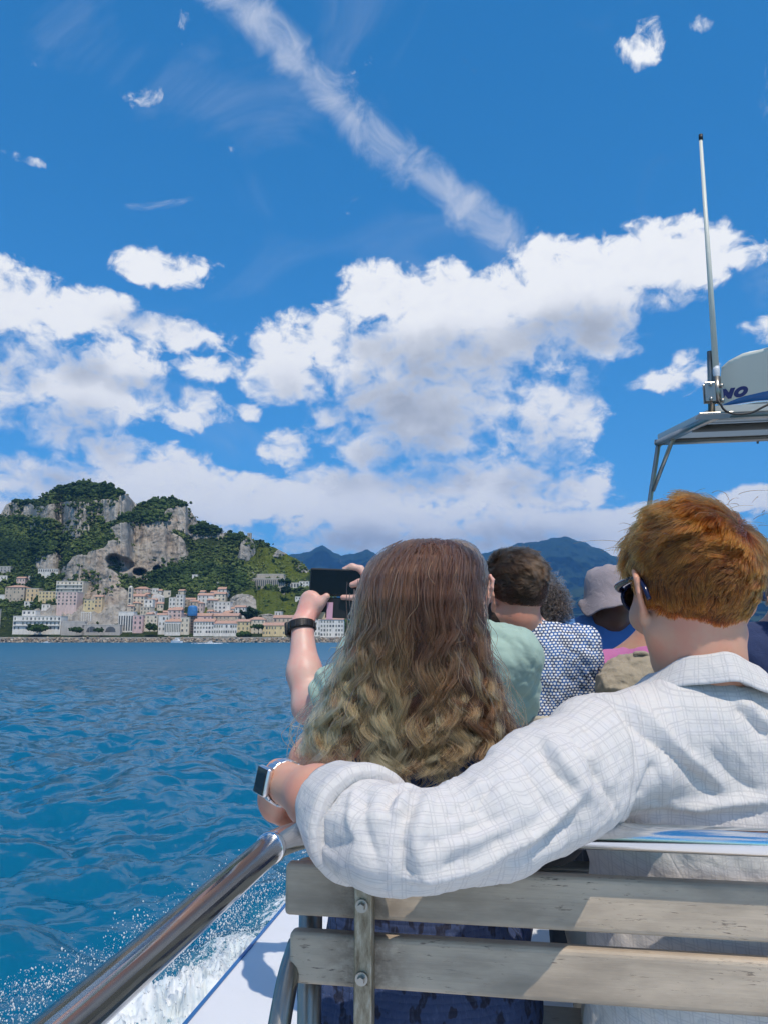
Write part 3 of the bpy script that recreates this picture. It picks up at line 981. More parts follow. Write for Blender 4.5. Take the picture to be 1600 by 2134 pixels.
house(266, 274, 1224, 1268, 'cream', 'slim cream bell tower in front of the grey rock spur', 'bell_tower', roof='dome', cat='tower', bays=1, floors=4, arch=1, depth=4)
house(279, 309, 1227, 1240, 'pink', 'pinkish villa with tiled roof at the wood edge by the bell tower', roof='hip')
house(268, 300, 1243, 1272, 'cream', 'tall cream house right below the bell tower', roof='gable')
house(316, 338, 1246, 1262, 'white', 'white house with rounded vault roof below the wood', roof='vault')
house(300, 318, 1250, 1276, 'white', 'white stepped house left of the vaulted white house', roof='flat')
house(352, 366, 1246, 1272, 'white', 'white upper house left of the two below the wood', roof='flat')
house(367, 382, 1240, 1270, 'white', 'taller white upper house right of the two below the wood', roof='flat')
house(330, 352, 1284, 1316, 'white', 'white waterfront house with large round window', D=648, cat='house', floors=3)
house(344, 376, 1296, 1318, 'white', 'white waterfront building with a row of slim pillars', slots=True, floors=1, bays=9, D=645, cat='building', roof='gable')
house(376, 394, 1288, 1319, 'cream', 'cream waterfront house just left of the blue wrapped tower', D=647)
house(350, 378, 1272, 1294, 'pink', 'pink house with orange tile roof behind the pillared waterfront building', D=660, roof='gable')
house(412, 445, 1241, 1262, 'white', 'white terrace house below the wood, left of three on the slope', roof='gable')
house(445, 470, 1238, 1260, 'cream', 'cream terrace house below the wood with tiled roof', roof='gable')
house(454, 486, 1228, 1242, 'white', 'small white villa highest above the town centre', roof='gable')
house(446, 480, 1255, 1286, 'white', 'large white house at the edge of the grey rock', roof='flat')
house(404, 446, 1296, 1321, 'white', 'white waterfront house right of the blue wrapped tower', D=643, roof='gable', floors=3, bays=7)
house(446, 494, 1300, 1322, 'white', 'long white waterfront house with many small windows and tile roof', D=642, roof='gable', floors=2, bays=10)
house(406, 440, 1284, 1304, 'pink', 'pink house with tile roof behind the white waterfront houses', D=656, roof='gable')
house(440, 496, 1284, 1306, 'tan', 'long tan house under a red tile roof behind the waterfront row', D=662, roof='gable')
house(494, 520, 1296, 1324, 'yellow', 'bright yellow waterfront house', D=643, roof='gable')
house(518, 552, 1292, 1324, 'cream', 'cream waterfront house behind the umbrella pine', D=650, roof='hip')
house(548, 612, 1304, 1324, 'yellow', 'long pale yellow waterfront building left of the raised arm', D=642, roof='gable', floors=2, bays=11, cat='building')
house(570, 622, 1288, 1308, 'tan', 'tan tiled house above the long pale yellow waterfront building', D=658, roof='gable')
house(612, 668, 1294, 1326, 'white', 'white waterfront building behind the black wrist watch', D=641, roof='flat', floors=3, bays=9, cat='building')
house(668, 716, 1292, 1327, 'white', 'white waterfront building at the end of town below the phone', D=640, roof='gable', floors=4, bays=8, cat='building')
house(640, 700, 1268, 1296, 'cream', 'cream upper house behind the phone', D=664, roof='gable')
house(501, 594, 1206, 1222, 'stone', 'long stone cemetery building with a row of dark arches on the hill', 'cemetery_arcade', arch=1, floors=1, bays=22, cat='building', depth=12)
house(505, 592, 1197, 1208, 'stone', 'upper stone terrace set back above the row of dark arches', D=hill_D(550, 1222) + 9, win=False, cat='terrace', name='stone_terrace')
house(518, 528, 1193, 1204, 'white', 'tiny white chapel on the stone terrace above the arches', D=hill_D(550, 1222) + 10, bays=1, floors=1, name='chapel', cat='chapel')
house(600, 624, 1215, 1224, 'white', 'white villa with dark openings right of the cemetery arches', roof='flat', arch=1, floors=1, bays=4)
house(624, 644, 1212, 1224, 'white', 'white villa at the hill edge left of the phone', roof='flat')
house(401, 412, 1198, 1206, 'white', 'lone tiny white house in the middle of the green wood', D=hill_D(406, 1204) - 8, bays=1, floors=1)
house(516, 524, 1111, 1126, 'stone', 'ruined stone watchtower standing on the ridge', 'watchtower', bays=1, floors=2, D=hill_D(520, 1130) - 2, cat='tower', depth=4)
house(80, 122, 1186, 1192, 'white', 'white walled road terrace under the grey rock knob', 'road_terrace', arch=1, floors=1, bays=9, cat='terrace', depth=4)
house(0, 22, 1181, 1192, 'grey', 'grey wall of a house at the left edge above the road', D=hill_D(10, 1192) - 4)
house(34, 52, 1205, 1222, 'pink', 'pale pink house among dark trees above the tan house', roof='gable')
house(-60, 18, 1240, 1250, 'white', 'low white terrace wall at the left picture edge', 'road_terrace', cat='terrace', win=False)
house(-120, -20, 1270, 1314, 'cream', 'cream seaside house beyond the left picture edge', D=650)
# a jumble of small houses behind the harbour front, and a few more up the slope
ORD = ['leftmost', 'second from left', 'third from left', 'fourth from left', 'fifth from left', 'sixth from left', 'seventh from left', 'eighth from left', 'ninth from left', 'tenth from left', 'eleventh from left', 'twelfth from left', 'thirteenth from left']
WHAT = {'flat': 'flat-roofed', 'gable': 'gabled', 'hip': 'hip-roofed'}
small = []
for k in range(40):
    x = HOUSE_RNG.uniform(262, 505)
    y = HOUSE_RNG.uniform(1252, 1300)
    if x > 470 and y < 1275:
        continue
    small.append((x, y, HOUSE_RNG.uniform(11, 22), HOUSE_RNG.uniform(9, 18), HOUSE_RNG.choice(['white', 'white', 'white', 'cream', 'pink', 'tan', 'grey']), HOUSE_RNG.choice(['flat', 'gable', 'hip', 'flat', 'gable']), 'behind the harbour front'))
for k in range(14):
    small.append((HOUSE_RNG.uniform(300, 470), HOUSE_RNG.uniform(1232, 1252), HOUSE_RNG.uniform(8, 15), HOUSE_RNG.uniform(6, 11), HOUSE_RNG.choice(['white', 'cream']), HOUSE_RNG.choice(['flat', 'gable']), 'at the wood edge'))
for x, y, w_, h_ in ((8, 1208, 14, 8), (24, 1240, 16, 9), (66, 1208, 12, 7), (60, 1262, 18, 8), (96, 1268, 16, 8), (150, 1270, 14, 8), (478, 1212, 10, 6), (455, 1220, 9, 6), (622, 1250, 12, 6), (640, 1262, 12, 8), (580, 1284, 14, 9)):
    small.append((x, y, w_, h_, 'white', 'flat', 'on the green slope'))
small.sort()
from collections import defaultdict
seen = defaultdict(int)
for x, y, w_, h_, col, rf, where in small:
    i = seen[(col, rf, where)]
    seen[(col, rf, where)] += 1
    house(x - w_ / 2, x + w_ / 2, y - h_, y, col, f'{ORD[min(i, 12)]} of the small {col} {WHAT[rf]} houses {where}', roof=rf, group='small houses ' + where, turn=HOUSE_RNG.uniform(-0.3, 0.3))

# tower under repair, wrapped in blue sheeting
D = 652
g = far(399, 1319, D)
tw = empty('wrapped_tower', g, 'tall scaffolded tower with bright blue sheeting round its top', 'tower', rz=YAW)
s = D / FPX
BLUE = simple_mat('blue sheeting', (0.035, 0.17, 0.40), 0.6, var=0.25, scale=0.6)
SCAF = simple_mat('scaffold and stone', (0.17, 0.14, 0.12), 0.9, var=0.5, scale=0.9)
hh = (1319 - 1284) * s
local('shaft', box_me('shaft', -2.2, 2.2, 0, 4.4, -4, hh), SCAF, tw)
for zz in np.arange(1.5, hh, 2.2):
    local('scaffold_deck', box_me('scaffold_deck', -2.9, 2.9, -0.7, 5.1, zz, zz + 0.18), SCAF, tw)
t = np.linspace(0, 2 * np.pi, 12, endpoint=False)
prof = [(0, 4.0), (1.5, 4.4), (hh * 0.3, 4.5), (hh * 0.5, 4.2), (hh * 0.58, 3.2), (hh * 0.62, 0.2)]
v = [(r_ * math.cos(a) * 0.95, 2.2 + r_ * math.sin(a) * 0.95, hh + z) for z, r_ in prof for a in t]
local('sheeting', npmesh('sheeting', np.array(v), grid_faces(12, len(prof), True), False), BLUE, tw)

# viaduct wall with tunnel mouths below the cliff, and a white pergola
WALLM = PL['grey']
for px0, px1, top, base, lab, arches in ((128, 176, 1296, 1316, 'grey retaining wall with shrubs left of the first tunnel mouth', 0), (172, 250, 1303, 1318, 'grey sea road wall with two arched tunnel mouths', 2)):
    house(px0, px1, top, base, 'grey', lab, 'retaining_wall', D=646, arch=1 if arches else 0, floors=1, bays=max(1, arches), win=bool(arches), cat='wall', depth=6, roof='flat')
g = far(180, 1287, 660)
pg = empty('pergola', g, 'white pergola on columns on the rock above the tunnel', 'pergola', rz=YAW)
for i in range(5):
    local('column', box_me('column', -4 + 2 * i - .2, -4 + 2 * i + .2, 0, .4, -3, 4), PL['white'], pg)
local('beam', box_me('beam', -4.6, 4.6, -.2, .6, 4.0, 4.5), PL['white'], pg)
g = far(187, 1318, 632)
fp = empty('flagpole', g, 'slim pale pole standing on the quay before the tunnel', 'pole')
local('pole', tube_mesh('pole', [(0, 0, 0), (0, 0, 17)], 0.12, 6), PL['white'], fp)


# ------------------------------------------------------------------ quay, breakwater, shore trees, boats
def shore_strip(name, D0, D1, z0, z1, px0, px1, mat):
    a0, a1 = (px0 - 800) / FPX * D0 * 1.02, (px1 - 800) / FPX * D0 * 1.02
    v = [vw(a, D_, z) for a in (a0, a1) for D_, z in ((D0, z0), (D0, z1), (D1, z1), (D1, z0))]
    return tag(link(name, npmesh(name, np.array(v), [(0, 1, 2, 3), (7, 6, 5, 4), (0, 4, 5, 1), (1, 5, 6, 2), (2, 6, 7, 3), (3, 7, 4, 0)], False), mat), kind='structure')


shore_strip('quay_road', 622, 690, -2, 4.2, -330, 728, simple_mat('quay concrete', (0.36, 0.34, 0.31), 0.95, var=0.25, scale=0.2))


def build_rocks():
    rng = np.random.default_rng(6)
    n = 2600
    a = ((rng.uniform(-330, 735, n)) - 800) / FPX * 615
    t = rng.random(n)
    D = 609 + 13 * t
    z = -0.6 + 4.0 * t + rng.normal(size=n) * 0.3
    c = np.array([vw(x, d_, z_) for x, d_, z_ in zip(a, D, z)])
    size = 0.7 + 1.0 * rng.random(n) ** 2
    tone = rng.random(n)
    me = clumps('breakwater_rocks', c, size, tone, rng, per=1, sub=1, flat=True)
    m, nt, b = new_mat('breakwater stone')
    t_ = nd(nt, 'ShaderNodeAttribute', attribute_name='tone').outputs['Fac']
    nt.links.new(ramp(nt, t_, [(0.0, (0.16, 0.12, 0.085)), (0.5, (0.32, 0.255, 0.19)), (1.0, (0.47, 0.41, 0.33))]), b.inputs['Base Color'])
    b.inputs['Roughness'].default_value = 0.95
    tag(link('breakwater_rocks', me, m), 'tan boulders heaped along the foot of the quay', 'rocks', kind='stuff')


build_rocks()
LEAF = leaf_material('shore tree leaves', (0.008, 0.02, 0.008), (0.030, 0.058, 0.016), (0.08, 0.12, 0.03))
BARK = simple_mat('bark', (0.10, 0.075, 0.055), 0.95)


def far_tree(px, base, D, w, h, label, tone=0.35, shape='round', group=None):
    rng = np.random.default_rng(int(px * 7 + base))
    g = far(px, base, D)
    o = empty('tree', g, label, 'tree', group)
    s = D / FPX
    w, h = w * s, h * s
    local('trunk', tube_mesh('trunk', [(0, 0, -1), (0.1, 0, h * 0.6)], [0.3, 0.15], 6), BARK, o)
    n = 60
    q = rng.normal(size=(n, 3))
    q /= np.linalg.norm(q, axis=1, keepdims=True)
    q *= rng.random((n, 1)) ** 0.4
    fl = 0.22 if shape == 'umbrella' else 0.5
    c = q * np.array((w * 0.45, w * 0.45, h * fl * 0.8)) + np.array((0, 0, h * (0.82 if shape == 'umbrella' else 0.5)))
    me = clumps('crown', c, np.full(n, w * 0.16), np.clip(tone + 0.25 * (rng.random(n) - 0.5), 0, 1), rng, per=2)
    local('crown', me, LEAF, o)


far_tree(539, 1320, 630, 26, 17, 'umbrella pine on the quay before the yellow waterfront houses', 0.45, 'umbrella')
far_tree(591, 1222, hill_D(591, 1224) - 10, 32, 14, 'broad umbrella pine right of the cemetery arches', 0.35, 'umbrella')
far_tree(596, 1238, hill_D(596, 1242) - 14, 24, 17, 'dark round tree at the top of the bright green field', 0.05)
far_tree(312, 1314, 640, 18, 15, 'clipped green tree before the cream waterfront house, left of two', 0.5)
far_tree(322, 1315, 639, 16, 15, 'clipped green tree before the cream waterfront house, right of two', 0.55)
far_tree(78, 1316, 640, 38, 14, 'low leafy tree in front of the white waterfront hotel', 0.45)
far_tree(160, 1317, 638, 26, 10, 'low shrubby tree left of the tunnel mouths', 0.4)
far_tree(207, 1317, 638, 20, 8, 'low shrub between the two tunnel mouths', 0.4)
far_tree(508, 1326, 632, 34, 8, 'low green hedge tree before the bright yellow house', 0.5)
far_tree(522, 1292, hill_D(522, 1294) - 8, 36, 26, 'tall dark green tree clump beside the grey rock below the field', 0.15)

WHITE_GEL = simple_mat('white boat gelcoat', (0.80, 0.80, 0.80), 0.3, var=0.05, scale=0.5)
DARK_WIN = simple_mat('tinted boat windows', (0.02, 0.025, 0.03), 0.15, var=0.2, scale=1)


def white_boat(px, base, D, length, label, heading, tall=1.0):
    g = far(px, base, D)
    g[2] = 0
    o = empty('motor_boat', g, label, 'boat', rz=YAW + heading)
    L, B, H = length, length * 0.32, length * 0.12 * tall
    st = np.linspace(0, 1, 9)
    v = []
    for t in st:
        hw = B / 2 * (1 - max(0, (t - 0.45) / 0.55) ** 2.2)
        zt = H * (1 + 0.25 * t)
        y = -L / 2 + L * t
        v += [(-hw, y, zt), (-hw * 0.85, y, 0.0), (0, y, -0.4), (hw * 0.85, y, 0.0), (hw, y, zt)]
    f = [tuple(q) for q in grid_faces(5, 9)] + [(4, 3, 2, 1, 0)] + [(k * 5, (k + 1) * 5, (k + 1) * 5 + 4, k * 5 + 4) for k in range(8)]
    local('hull', npmesh('hull', np.array(v), f, False), WHITE_GEL, o)
    bm = bmesh.new()
    add_box(bm, (0, -L * 0.02, H + L * 0.055 * tall), (B * 0.72, L * 0.45, L * 0.11 * tall), L * 0.02)
    cab = local('cabin', bm_mesh(bm, 'cabin'), WHITE_GEL, o)
    local('window', box_me('window', -B * 0.37, B * 0.37, -L * 0.2, L * 0.17, H + L * 0.05 * tall, H + L * 0.085 * tall), DARK_WIN, cab)
    bm = bmesh.new()
    add_box(bm, (0, -L * 0.06, H + L * 0.15 * tall), (B * 0.6, L * 0.26, L * 0.05 * tall), L * 0.012)
    local('flybridge', bm_mesh(bm, 'flybridge'), WHITE_GEL, o)
    bm = bmesh.new()
    add_box(bm, (0, -L * 0.1, H + L * 0.235 * tall), (B * 0.55, L * 0.24, L * 0.015), L * 0.005)
    local('hardtop', bm_mesh(bm, 'hardtop'), WHITE_GEL, o)
    for sx in (-1, 1):
        local('hardtop_post', box_me('hardtop_post', sx * B * 0.25 - .05, sx * B * 0.25 + .05, -L * 0.2, -L * 0.18, H + L * 0.15, H + L * 0.24 * tall), WHITE_GEL, o)
    return o


white_boat(368, 1338, 560, 9.5, 'white motor yacht lying off the breakwater below the town centre', 1.15, 1.15)
white_boat(438, 1342, 430, 5.6, 'small white speedboat with a foaming wake crossing before the quay', 1.5, 0.8)
white_boat(97, 1339, 540, 5.0, 'tiny white boat close to the rocks below the hotel', 1.4, 0.7)
rng = np.random.default_rng(3)
g = far(438, 1342, 430)
n = 420
c = np.stack([g[0] + rng.normal(size=n) * 3.2 + 1.5 * (rng.random(n) - .5), g[1] + rng.normal(size=n) * 0.7, 0.02 + 0.25 * rng.random(n)], -1)
tag(link('boat_wake', clumps('boat_wake', c, 0.18 + 0.2 * rng.random(n), rng.random(n), rng, per=1, sub=1), simple_mat('wake foam', (0.8, 0.83, 0.85), 0.8, var=0.1)), 'white foam churned round the small speedboat', 'wake', kind='stuff')
# ------------------------------------------------------------------ our boat
DECK = CAMZ - 1.12


def zc(z):
    return CAMZ + z


def steel(name, col=(0.74, 0.73, 0.71), rough=0.12, smear=0.5):
    m, nt, b = new_mat(name)
    oc = obj_co(nt)
    n1 = noise(nt, oc, 14, 6, 0.65)
    n2 = noise(nt, vmath(nt, 'MULTIPLY', oc, (60, 60, 8)), 1.0, 4, 0.6)
    nt.links.new(mixc(nt, mth(nt, 'MULTIPLY', n1, smear), col, tuple(c * 0.72 for c in col)), b.inputs['Base Color'])
    b.inputs['Metallic'].default_value = 1.0
    nt.links.new(mth(nt, 'MULTIPLY_ADD', n1, 0.22, rough - 0.06), b.inputs['Roughness'])
    bump(nt, b, n2, 0.06, 0.001)
    return m


STEEL = steel('polished stainless steel', (0.84, 0.83, 0.82), 0.09, 0.3)
DULL = steel('dull stainless steel', (0.36, 0.34, 0.30), 0.28, 1.0)
BOLTM = steel('bolt steel', (0.46, 0.44, 0.40), 0.3, 0.9)
GEL = simple_mat('white deck paint', (0.70, 0.72, 0.75), 0.5, var=0.05, scale=3, bstr=0.15, bdist=0.001, bscale=200)
HULLW = simple_mat('white hull paint', (0.76, 0.77, 0.78), 0.35, var=0.05, scale=1.0)
BLUEP = simple_mat('blue boat paint', (0.02, 0.13, 0.36), 0.4, var=0.1, scale=4)
BLACKP = simple_mat('black rubber', (0.012, 0.012, 0.013), 0.5, var=0.2, scale=30)


def wood_mat(name, base, seed):
    """Painted slats worn by salt: grain along the slat, dark pits and scratches, rust by the straps."""
    m, nt, b = new_mat(name)
    oc = vmath(nt, 'ADD', geo_pos(nt), (seed, seed * 2.0, seed * 0.5))
    gr = noise(nt, vmath(nt, 'MULTIPLY', oc, (3.0, 60, 75)), 1.0, 7, 0.72)
    bl = noise(nt, vmath(nt, 'MULTIPLY', oc, (4, 6, 14)), 1.0, 5, 0.6)
    pit = noise(nt, vmath(nt, 'MULTIPLY', oc, (40, 150, 230)), 1.0, 4, 0.7)
    lo, hi = tuple(c * 0.62 for c in base), tuple(min(1, c * 1.22) for c in base)
    c = mixc(nt, sstep(nt, bl, 0.28, 0.72), lo, hi)
    c = mixc(nt, mth(nt, 'MULTIPLY', sstep(nt, gr, 0.48, 0.72), 0.45), c, tuple(x * 0.55 for x in base))
    pm = mth(nt, 'MULTIPLY', sstep(nt, pit, 0.59, 0.70), sstep(nt, bl, 0.42, 0.62))
    c = mixc(nt, mth(nt, 'MULTIPLY', pm, 0.85), c, (0.075, 0.058, 0.045))
    red = mth(nt, 'MULTIPLY', sstep(nt, noise(nt, vmath(nt, 'MULTIPLY', oc, (20, 90, 120)), 1.0, 5, 0.7), 0.66, 0.74), sstep(nt, noise(nt, oc, 5, 2), 0.55, 0.65))
    c = mixc(nt, mth(nt, 'MULTIPLY', red, 0.5), c, (0.24, 0.10, 0.08))
    # rust and grime beside the steel strap
    sx = nd(nt, 'ShaderNodeSeparateXYZ', {0: geo_pos(nt)}).outputs[0]
    near = mth(nt, 'SUBTRACT', 1.0, mth(nt, 'MULTIPLY', mth(nt, 'ABSOLUTE', mth(nt, 'SUBTRACT', sx, -0.209)), 14.0), clamp=True)
    rst = mth(nt, 'MULTIPLY', near, sstep(nt, noise(nt, vmath(nt, 'MULTIPLY', oc, (50, 60, 70)), 1.0, 5, 0.7), 0.34, 0.62))
    c = mixc(nt, mth(nt, 'MULTIPLY', rst, 0.75), c, (0.11, 0.075, 0.05))
    nt.links.new(c, b.inputs['Base Color'])
    b.inputs['Roughness'].default_value = 0.62
    bump(nt, b, mth(nt, 'SUBTRACT', gr, mth(nt, 'MULTIPLY', pm, 0.8)), 0.5, 0.0016)
    return m


def rust_mat():
    m, nt, b = new_mat('stained steel strap')
    oc = geo_pos(nt)
    n1 = noise(nt, vmath(nt, 'MULTIPLY', oc, (80, 80, 22)), 1.0, 6, 0.7)
    n2 = noise(nt, oc, 60, 5, 0.7)
    c = ramp(nt, n1, [(0.3, (0.12, 0.088, 0.055)), (0.5, (0.30, 0.26, 0.19)), (0.7, (0.50, 0.47, 0.40))])
    c = mixc(nt, sstep(nt, n2, 0.62, 0.72), c, (0.055, 0.032, 0.018))
    nt.links.new(c, b.inputs['Base Color'])
    b.inputs['Metallic'].default_value = 0.6
    b.inputs['Roughness'].default_value = 0.5
    bump(nt, b, n2, 0.4, 0.001)
    return m


RUST = rust_mat()

# hull and deck
boat = empty('tour_boat', (0.9, 2.5, 0.0), 'white tour boat with blue edge line carrying the passengers', 'boat')
ys = np.linspace(-4.5, 11.5, 33)
port = np.array([-0.97 + 2.0 * max(0, (y - 4.5) / 7.0) ** 1.7 for y in ys])
star = np.array([3.1 - 2.0 * max(0, (y - 4.5) / 7.0) ** 1.7 for y in ys])
v, f = [], []
for y, p_, s_ in zip(ys, port, star):
    v += [(p_, y, DECK), (p_, y, DECK - 0.05), (p_ + 0.05, y, 0.3), (p_ + 0.3, y, -0.5), (s_ - 0.3, y, -0.5), (s_ - 0.05, y, 0.3), (s_, y, DECK - 0.05), (s_, y, DECK)]
link('hull', npmesh('hull', np.array(v), grid_faces(8, len(ys)), False), HULLW, boat)
v = []
for y, p_, s_ in zip(ys, port, star):
    v += [(p_, y, DECK + 0.004), (s_, y, DECK + 0.004)]
link('deck', npmesh('deck', np.array(v), grid_faces(2, len(ys))[:, ::-1], False), GEL, boat)
for nm, arr, sg in (('edge_line', port, 1), ('edge_line', star, -1)):
    v = []
    for y, p_ in zip(ys, arr):
        a, b_ = p_ - 0.008 * sg, p_ + 0.004 * sg
        v += [(a, y, DECK - 0.03), (a, y, DECK + 0.009), (b_, y, DECK + 0.009), (b_, y, DECK + 0.003)]
    link(nm, npmesh(nm, np.array(v), grid_faces(4, len(ys)), False), BLUEP, boat)

# ---- benches
WOODS = [wood_mat('worn grey slat paint', (0.42, 0.345, 0.265), 0.0), wood_mat('worn tan slat paint', (0.52, 0.46, 0.36), 5.0)]


def make_bench(Y, x0, x1, label, wood, straps, raise_=0.0):
    o = empty('bench', ((x0 + x1) / 2, Y + 0.25, DECK), label, 'bench', 'slatted passenger benches')
    zs = [(-0.388 + raise_, -0.318 + raise_), (-0.477 + raise_, -0.409 + raise_)]
    for k, (za, zb) in enumerate(zs):
        bm = bmesh.new()
        L = x1 - x0 - 0.008 * k
        add_box(bm, ((x0 + x1) / 2 + 0.004 * k, Y, zc((za + zb) / 2)), (L, 0.026, zb - za), 0.007, segs=3)
        link('slat', bm_mesh(bm, 'slat', False), wood, o)
    for k in range(4):
        box_obj('seat_slat', ((x0 + x1) / 2, Y + 0.10 + 0.105 * k, zc(-0.69)), (x1 - x0, 0.09, 0.025), wood, o, 0.006)
    for sx in straps:
        st = box_obj('strap', (sx, Y - 0.026, zc(-0.66)), (0.025, 0.0255, 0.72), RUST, o, 0.002)
        for zb in (-0.360, -0.452):
            bm = bmesh.new()
            mt = Matrix.Translation((sx - 0.001, Y - 0.0415, zc(zb))) @ Matrix.Rotation(math.pi / 2, 4, 'X')
            bmesh.ops.create_cone(bm, cap_ends=True, segments=16, radius1=0.0088, radius2=0.0088, depth=0.003, matrix=mt)
            mt2 = Matrix.Translation((sx - 0.001, Y - 0.0465, zc(zb))) @ Matrix.Rotation(math.pi / 2, 4, 'X')
            bmesh.ops.create_cone(bm, cap_ends=True, segments=6, radius1=0.0058, radius2=0.0050, depth=0.008, matrix=mt2)
            link('bolt', bm_mesh(bm, 'bolt'), BOLTM, st)
    for sx in (x0 + 0.022, x1 - 0.022):
        tube('leg', [(sx, Y + 0.055, DECK), (sx, Y + 0.055, zc(-0.33))], 0.018, DULL, o, segs=14)
        tube('leg', [(sx, Y + 0.45, DECK), (sx, Y + 0.45, zc(-0.70))], 0.018, DULL, o, segs=14)
        tube('arm_brace', [(sx - 0.012, Y + 0.03, zc(-0.44)), (sx - 0.014, Y - 0.02, zc(-0.475)), (sx - 0.016, Y - 0.07, zc(-0.56)), (sx - 0.018, Y - 0.10, zc(-0.72)), (sx - 0.018, Y - 0.11, DECK)], 0.0155, DULL, o, segs=14, n=24)
        tube('cross_brace', [(sx, Y + 0.06, zc(-0.95)), (sx, Y + 0.44, zc(-0.72))], 0.011, DULL, o, segs=10)
    return o


BY = 1.15
make_bench(BY, -0.328, 1.15, 'grey weathered slatted bench back with rusty strap right before the camera', WOODS[0], (-0.209, 0.42, 1.0))
make_bench(2.14, -0.30, 1.6, 'tan bench in the second row behind the patterned shirt', WOODS[1], (-0.2, 0.45, 1.1), 0.118)
make_bench(3.05, -0.30, 1.9, 'bench in the third row under the person in the bucket hat', WOODS[1], (-0.2, 0.6, 1.4), 0.0)

# ---- handrail: along the bench top, round the corner and aft along the side
rail = empty('handrail', (-0.305, 1.0, DECK), 'polished steel handrail bending from bench top back along the port side', 'handrail')
RZ, RX, RY, RR = zc(-0.258), -0.303, 1.115, 0.0175
BR = 0.13
tube('top_tube', [(1.2, RY, RZ - 0.002), (RX + BR, RY, RZ)], RR, STEEL, rail, segs=28)
elb = [(RX + BR - BR * math.sin(t), RY - BR + BR * math.cos(t), RZ) for t in np.linspace(0, np.pi / 2, 20)]
tube('elbow', elb, RR * 1.03, STEEL, rail, segs=28)
tube('side_tube', [(RX, RY - BR, RZ), (RX, -2.5, RZ)], RR, STEEL, rail, segs=28)
tube('weld_bead', [(RX, RY - BR - 0.008, RZ), (RX, RY - BR - 0.004, RZ), (RX, RY - BR + 0.002, RZ), (RX, RY - BR + 0.006, RZ)], [RR * 1.0, RR * 1.13, RR * 1.13, RR], STEEL, rail, segs=28)
for yy in (-0.6, -2.0):
    tube('post', [(RX, yy, DECK), (RX, yy, RZ)], 0.016, STEEL, rail, segs=16)

# ---- white locker and bow rail
bow = empty('bow_rail', (0.5, 6.0, DECK), 'pale steel double rail slanting up near the bow', 'handrail')
for k, dz in enumerate((0.0, -0.055)):
    tube('rail_tube', [P(1090, 1352, 6.0) + (0, 0, dz), P(1170, 1318, 6.0) + (0, 0, dz), P(1232, 1292, 6.0) + (0, 0, dz), P(1330, 1250, 6.1) + (0, 0, dz)], 0.017, STEEL, bow, segs=12, n=20)
pb = P(1100, 1350, 6.0)
tube('post', [(pb[0], pb[1], DECK), tuple(pb)], 0.016, STEEL, bow, segs=12)
pb = P(1325, 1252, 6.1)
tube('post', [(pb[0], pb[1], DECK), tuple(pb)], 0.016, STEEL, bow, segs=12)

# ---- canopy over the wheel stand
can = empty('boat_canopy', (1.9, 4.8, DECK), 'grey boat canopy roof on steel tubes above the wheel stand', 'canopy')
A, B = np.array((1.058, 4.0, zc(1.119))), np.array((1.058, 5.5, zc(1.369)))
W = 2.3
PANEL = simple_mat('grey canopy panel', (0.52, 0.54, 0.52), 0.6, var=0.06, scale=2)
TRIM = simple_mat('dark canopy trim', (0.10, 0.10, 0.09), 0.5, var=0.2, scale=3)
ex, ey = np.array((1.0, 0, 0)), (B - A)
nrm = np.cross(ex, ey / np.linalg.norm(ey))
a0, b0 = A + 0.02 * nrm, B + 0.02 * nrm
v = [a0, a0 + ex * W, b0 + ex * W, b0]
v = np.array(v + [q + nrm * 0.035 for q in v])
link('roof', npmesh('roof', v, [(3, 2, 1, 0), (4, 5, 6, 7), (0, 1, 5, 4), (1, 2, 6, 5), (2, 3, 7, 6), (3, 0, 4, 7)], False), PANEL, can)
tube('frame_tube', [A - 0.03 * ey / 1.5, B + 0.02 * ey], 0.02, DULL, can, segs=14)
tube('frame_tube', [A + ex * 0.05 + 0.02 * nrm, B + ex * 0.05 + 0.0 * nrm], 0.016, DULL, can, segs=14)
tube('frame_tube', [B - ex * 0.02, B + ex * W], 0.021, DULL, can, segs=14)
tube('frame_tube', [A + ey * 0.33 - 0.01 * nrm, A + ey * 0.33 + ex * W - 0.01 * nrm], 0.022, TRIM, can, segs=10)
tube('frame_tube', [A, A + ex * W], 0.02, DULL, can, segs=14)
tube('rivet', [B + ex * 0.66 - 0.012 * nrm, B + ex * 0.66 - 0.035 * nrm], 0.008, TRIM, can, segs=8)
L0, L1 = B + np.array((0.005, 0, -0.03)), P(1352, 1052, 5.5)
tube('leg', [B + np.array((0.03, 0, 0.0)), B + np.array((0.0, 0, -0.03)), L1, L1 + (L1 - L0) * 1.2, np.array(((L1 + (L1 - L0) * 4.9)[0], 5.5, DECK))], 0.017, DULL, can, segs=12)
tube('leg_brace', [A + ey * 0.72 + ex * 0.02, P(1360, 1022, 5.45)], 0.014, DULL, can, segs=10)
tube('leg', [B + ex * W, np.array((3.2, 5.5, DECK))], 0.017, DULL, can, segs=12)

# moulded white housing on top of the canopy, with its lettering
pod = empty('radar_housing', (1.5, 4.2, zc(1.15)), 'white moulded housing with blue stripe and lettering on the canopy roof', 'housing')
xs = np.linspace(1.09, 2.3, 40)
topz = np.interp(xs, [1.06, 1.12, 1.19, 1.26, 1.40, 1.9, 2.4], [1.335, 1.385, 1.415, 1.425, 1.455, 1.50, 1.50])
botz = np.interp(xs, [1.06, 1.15, 1.28, 1.45, 2.4], [1.165, 1.19, 1.205, 1.21, 1.21]) + 0.0
blz = np.interp(xs, [1.06, 1.12, 1.20, 1.32, 1.5, 2.4], [1.176, 1.200, 1.228, 1.250, 1.262, 1.272])


def pod_y(x, z, zb):
    return 4.06 - 0.72 * (z - zb) + 0.5 * np.clip(1.14 - x, 0, 1)


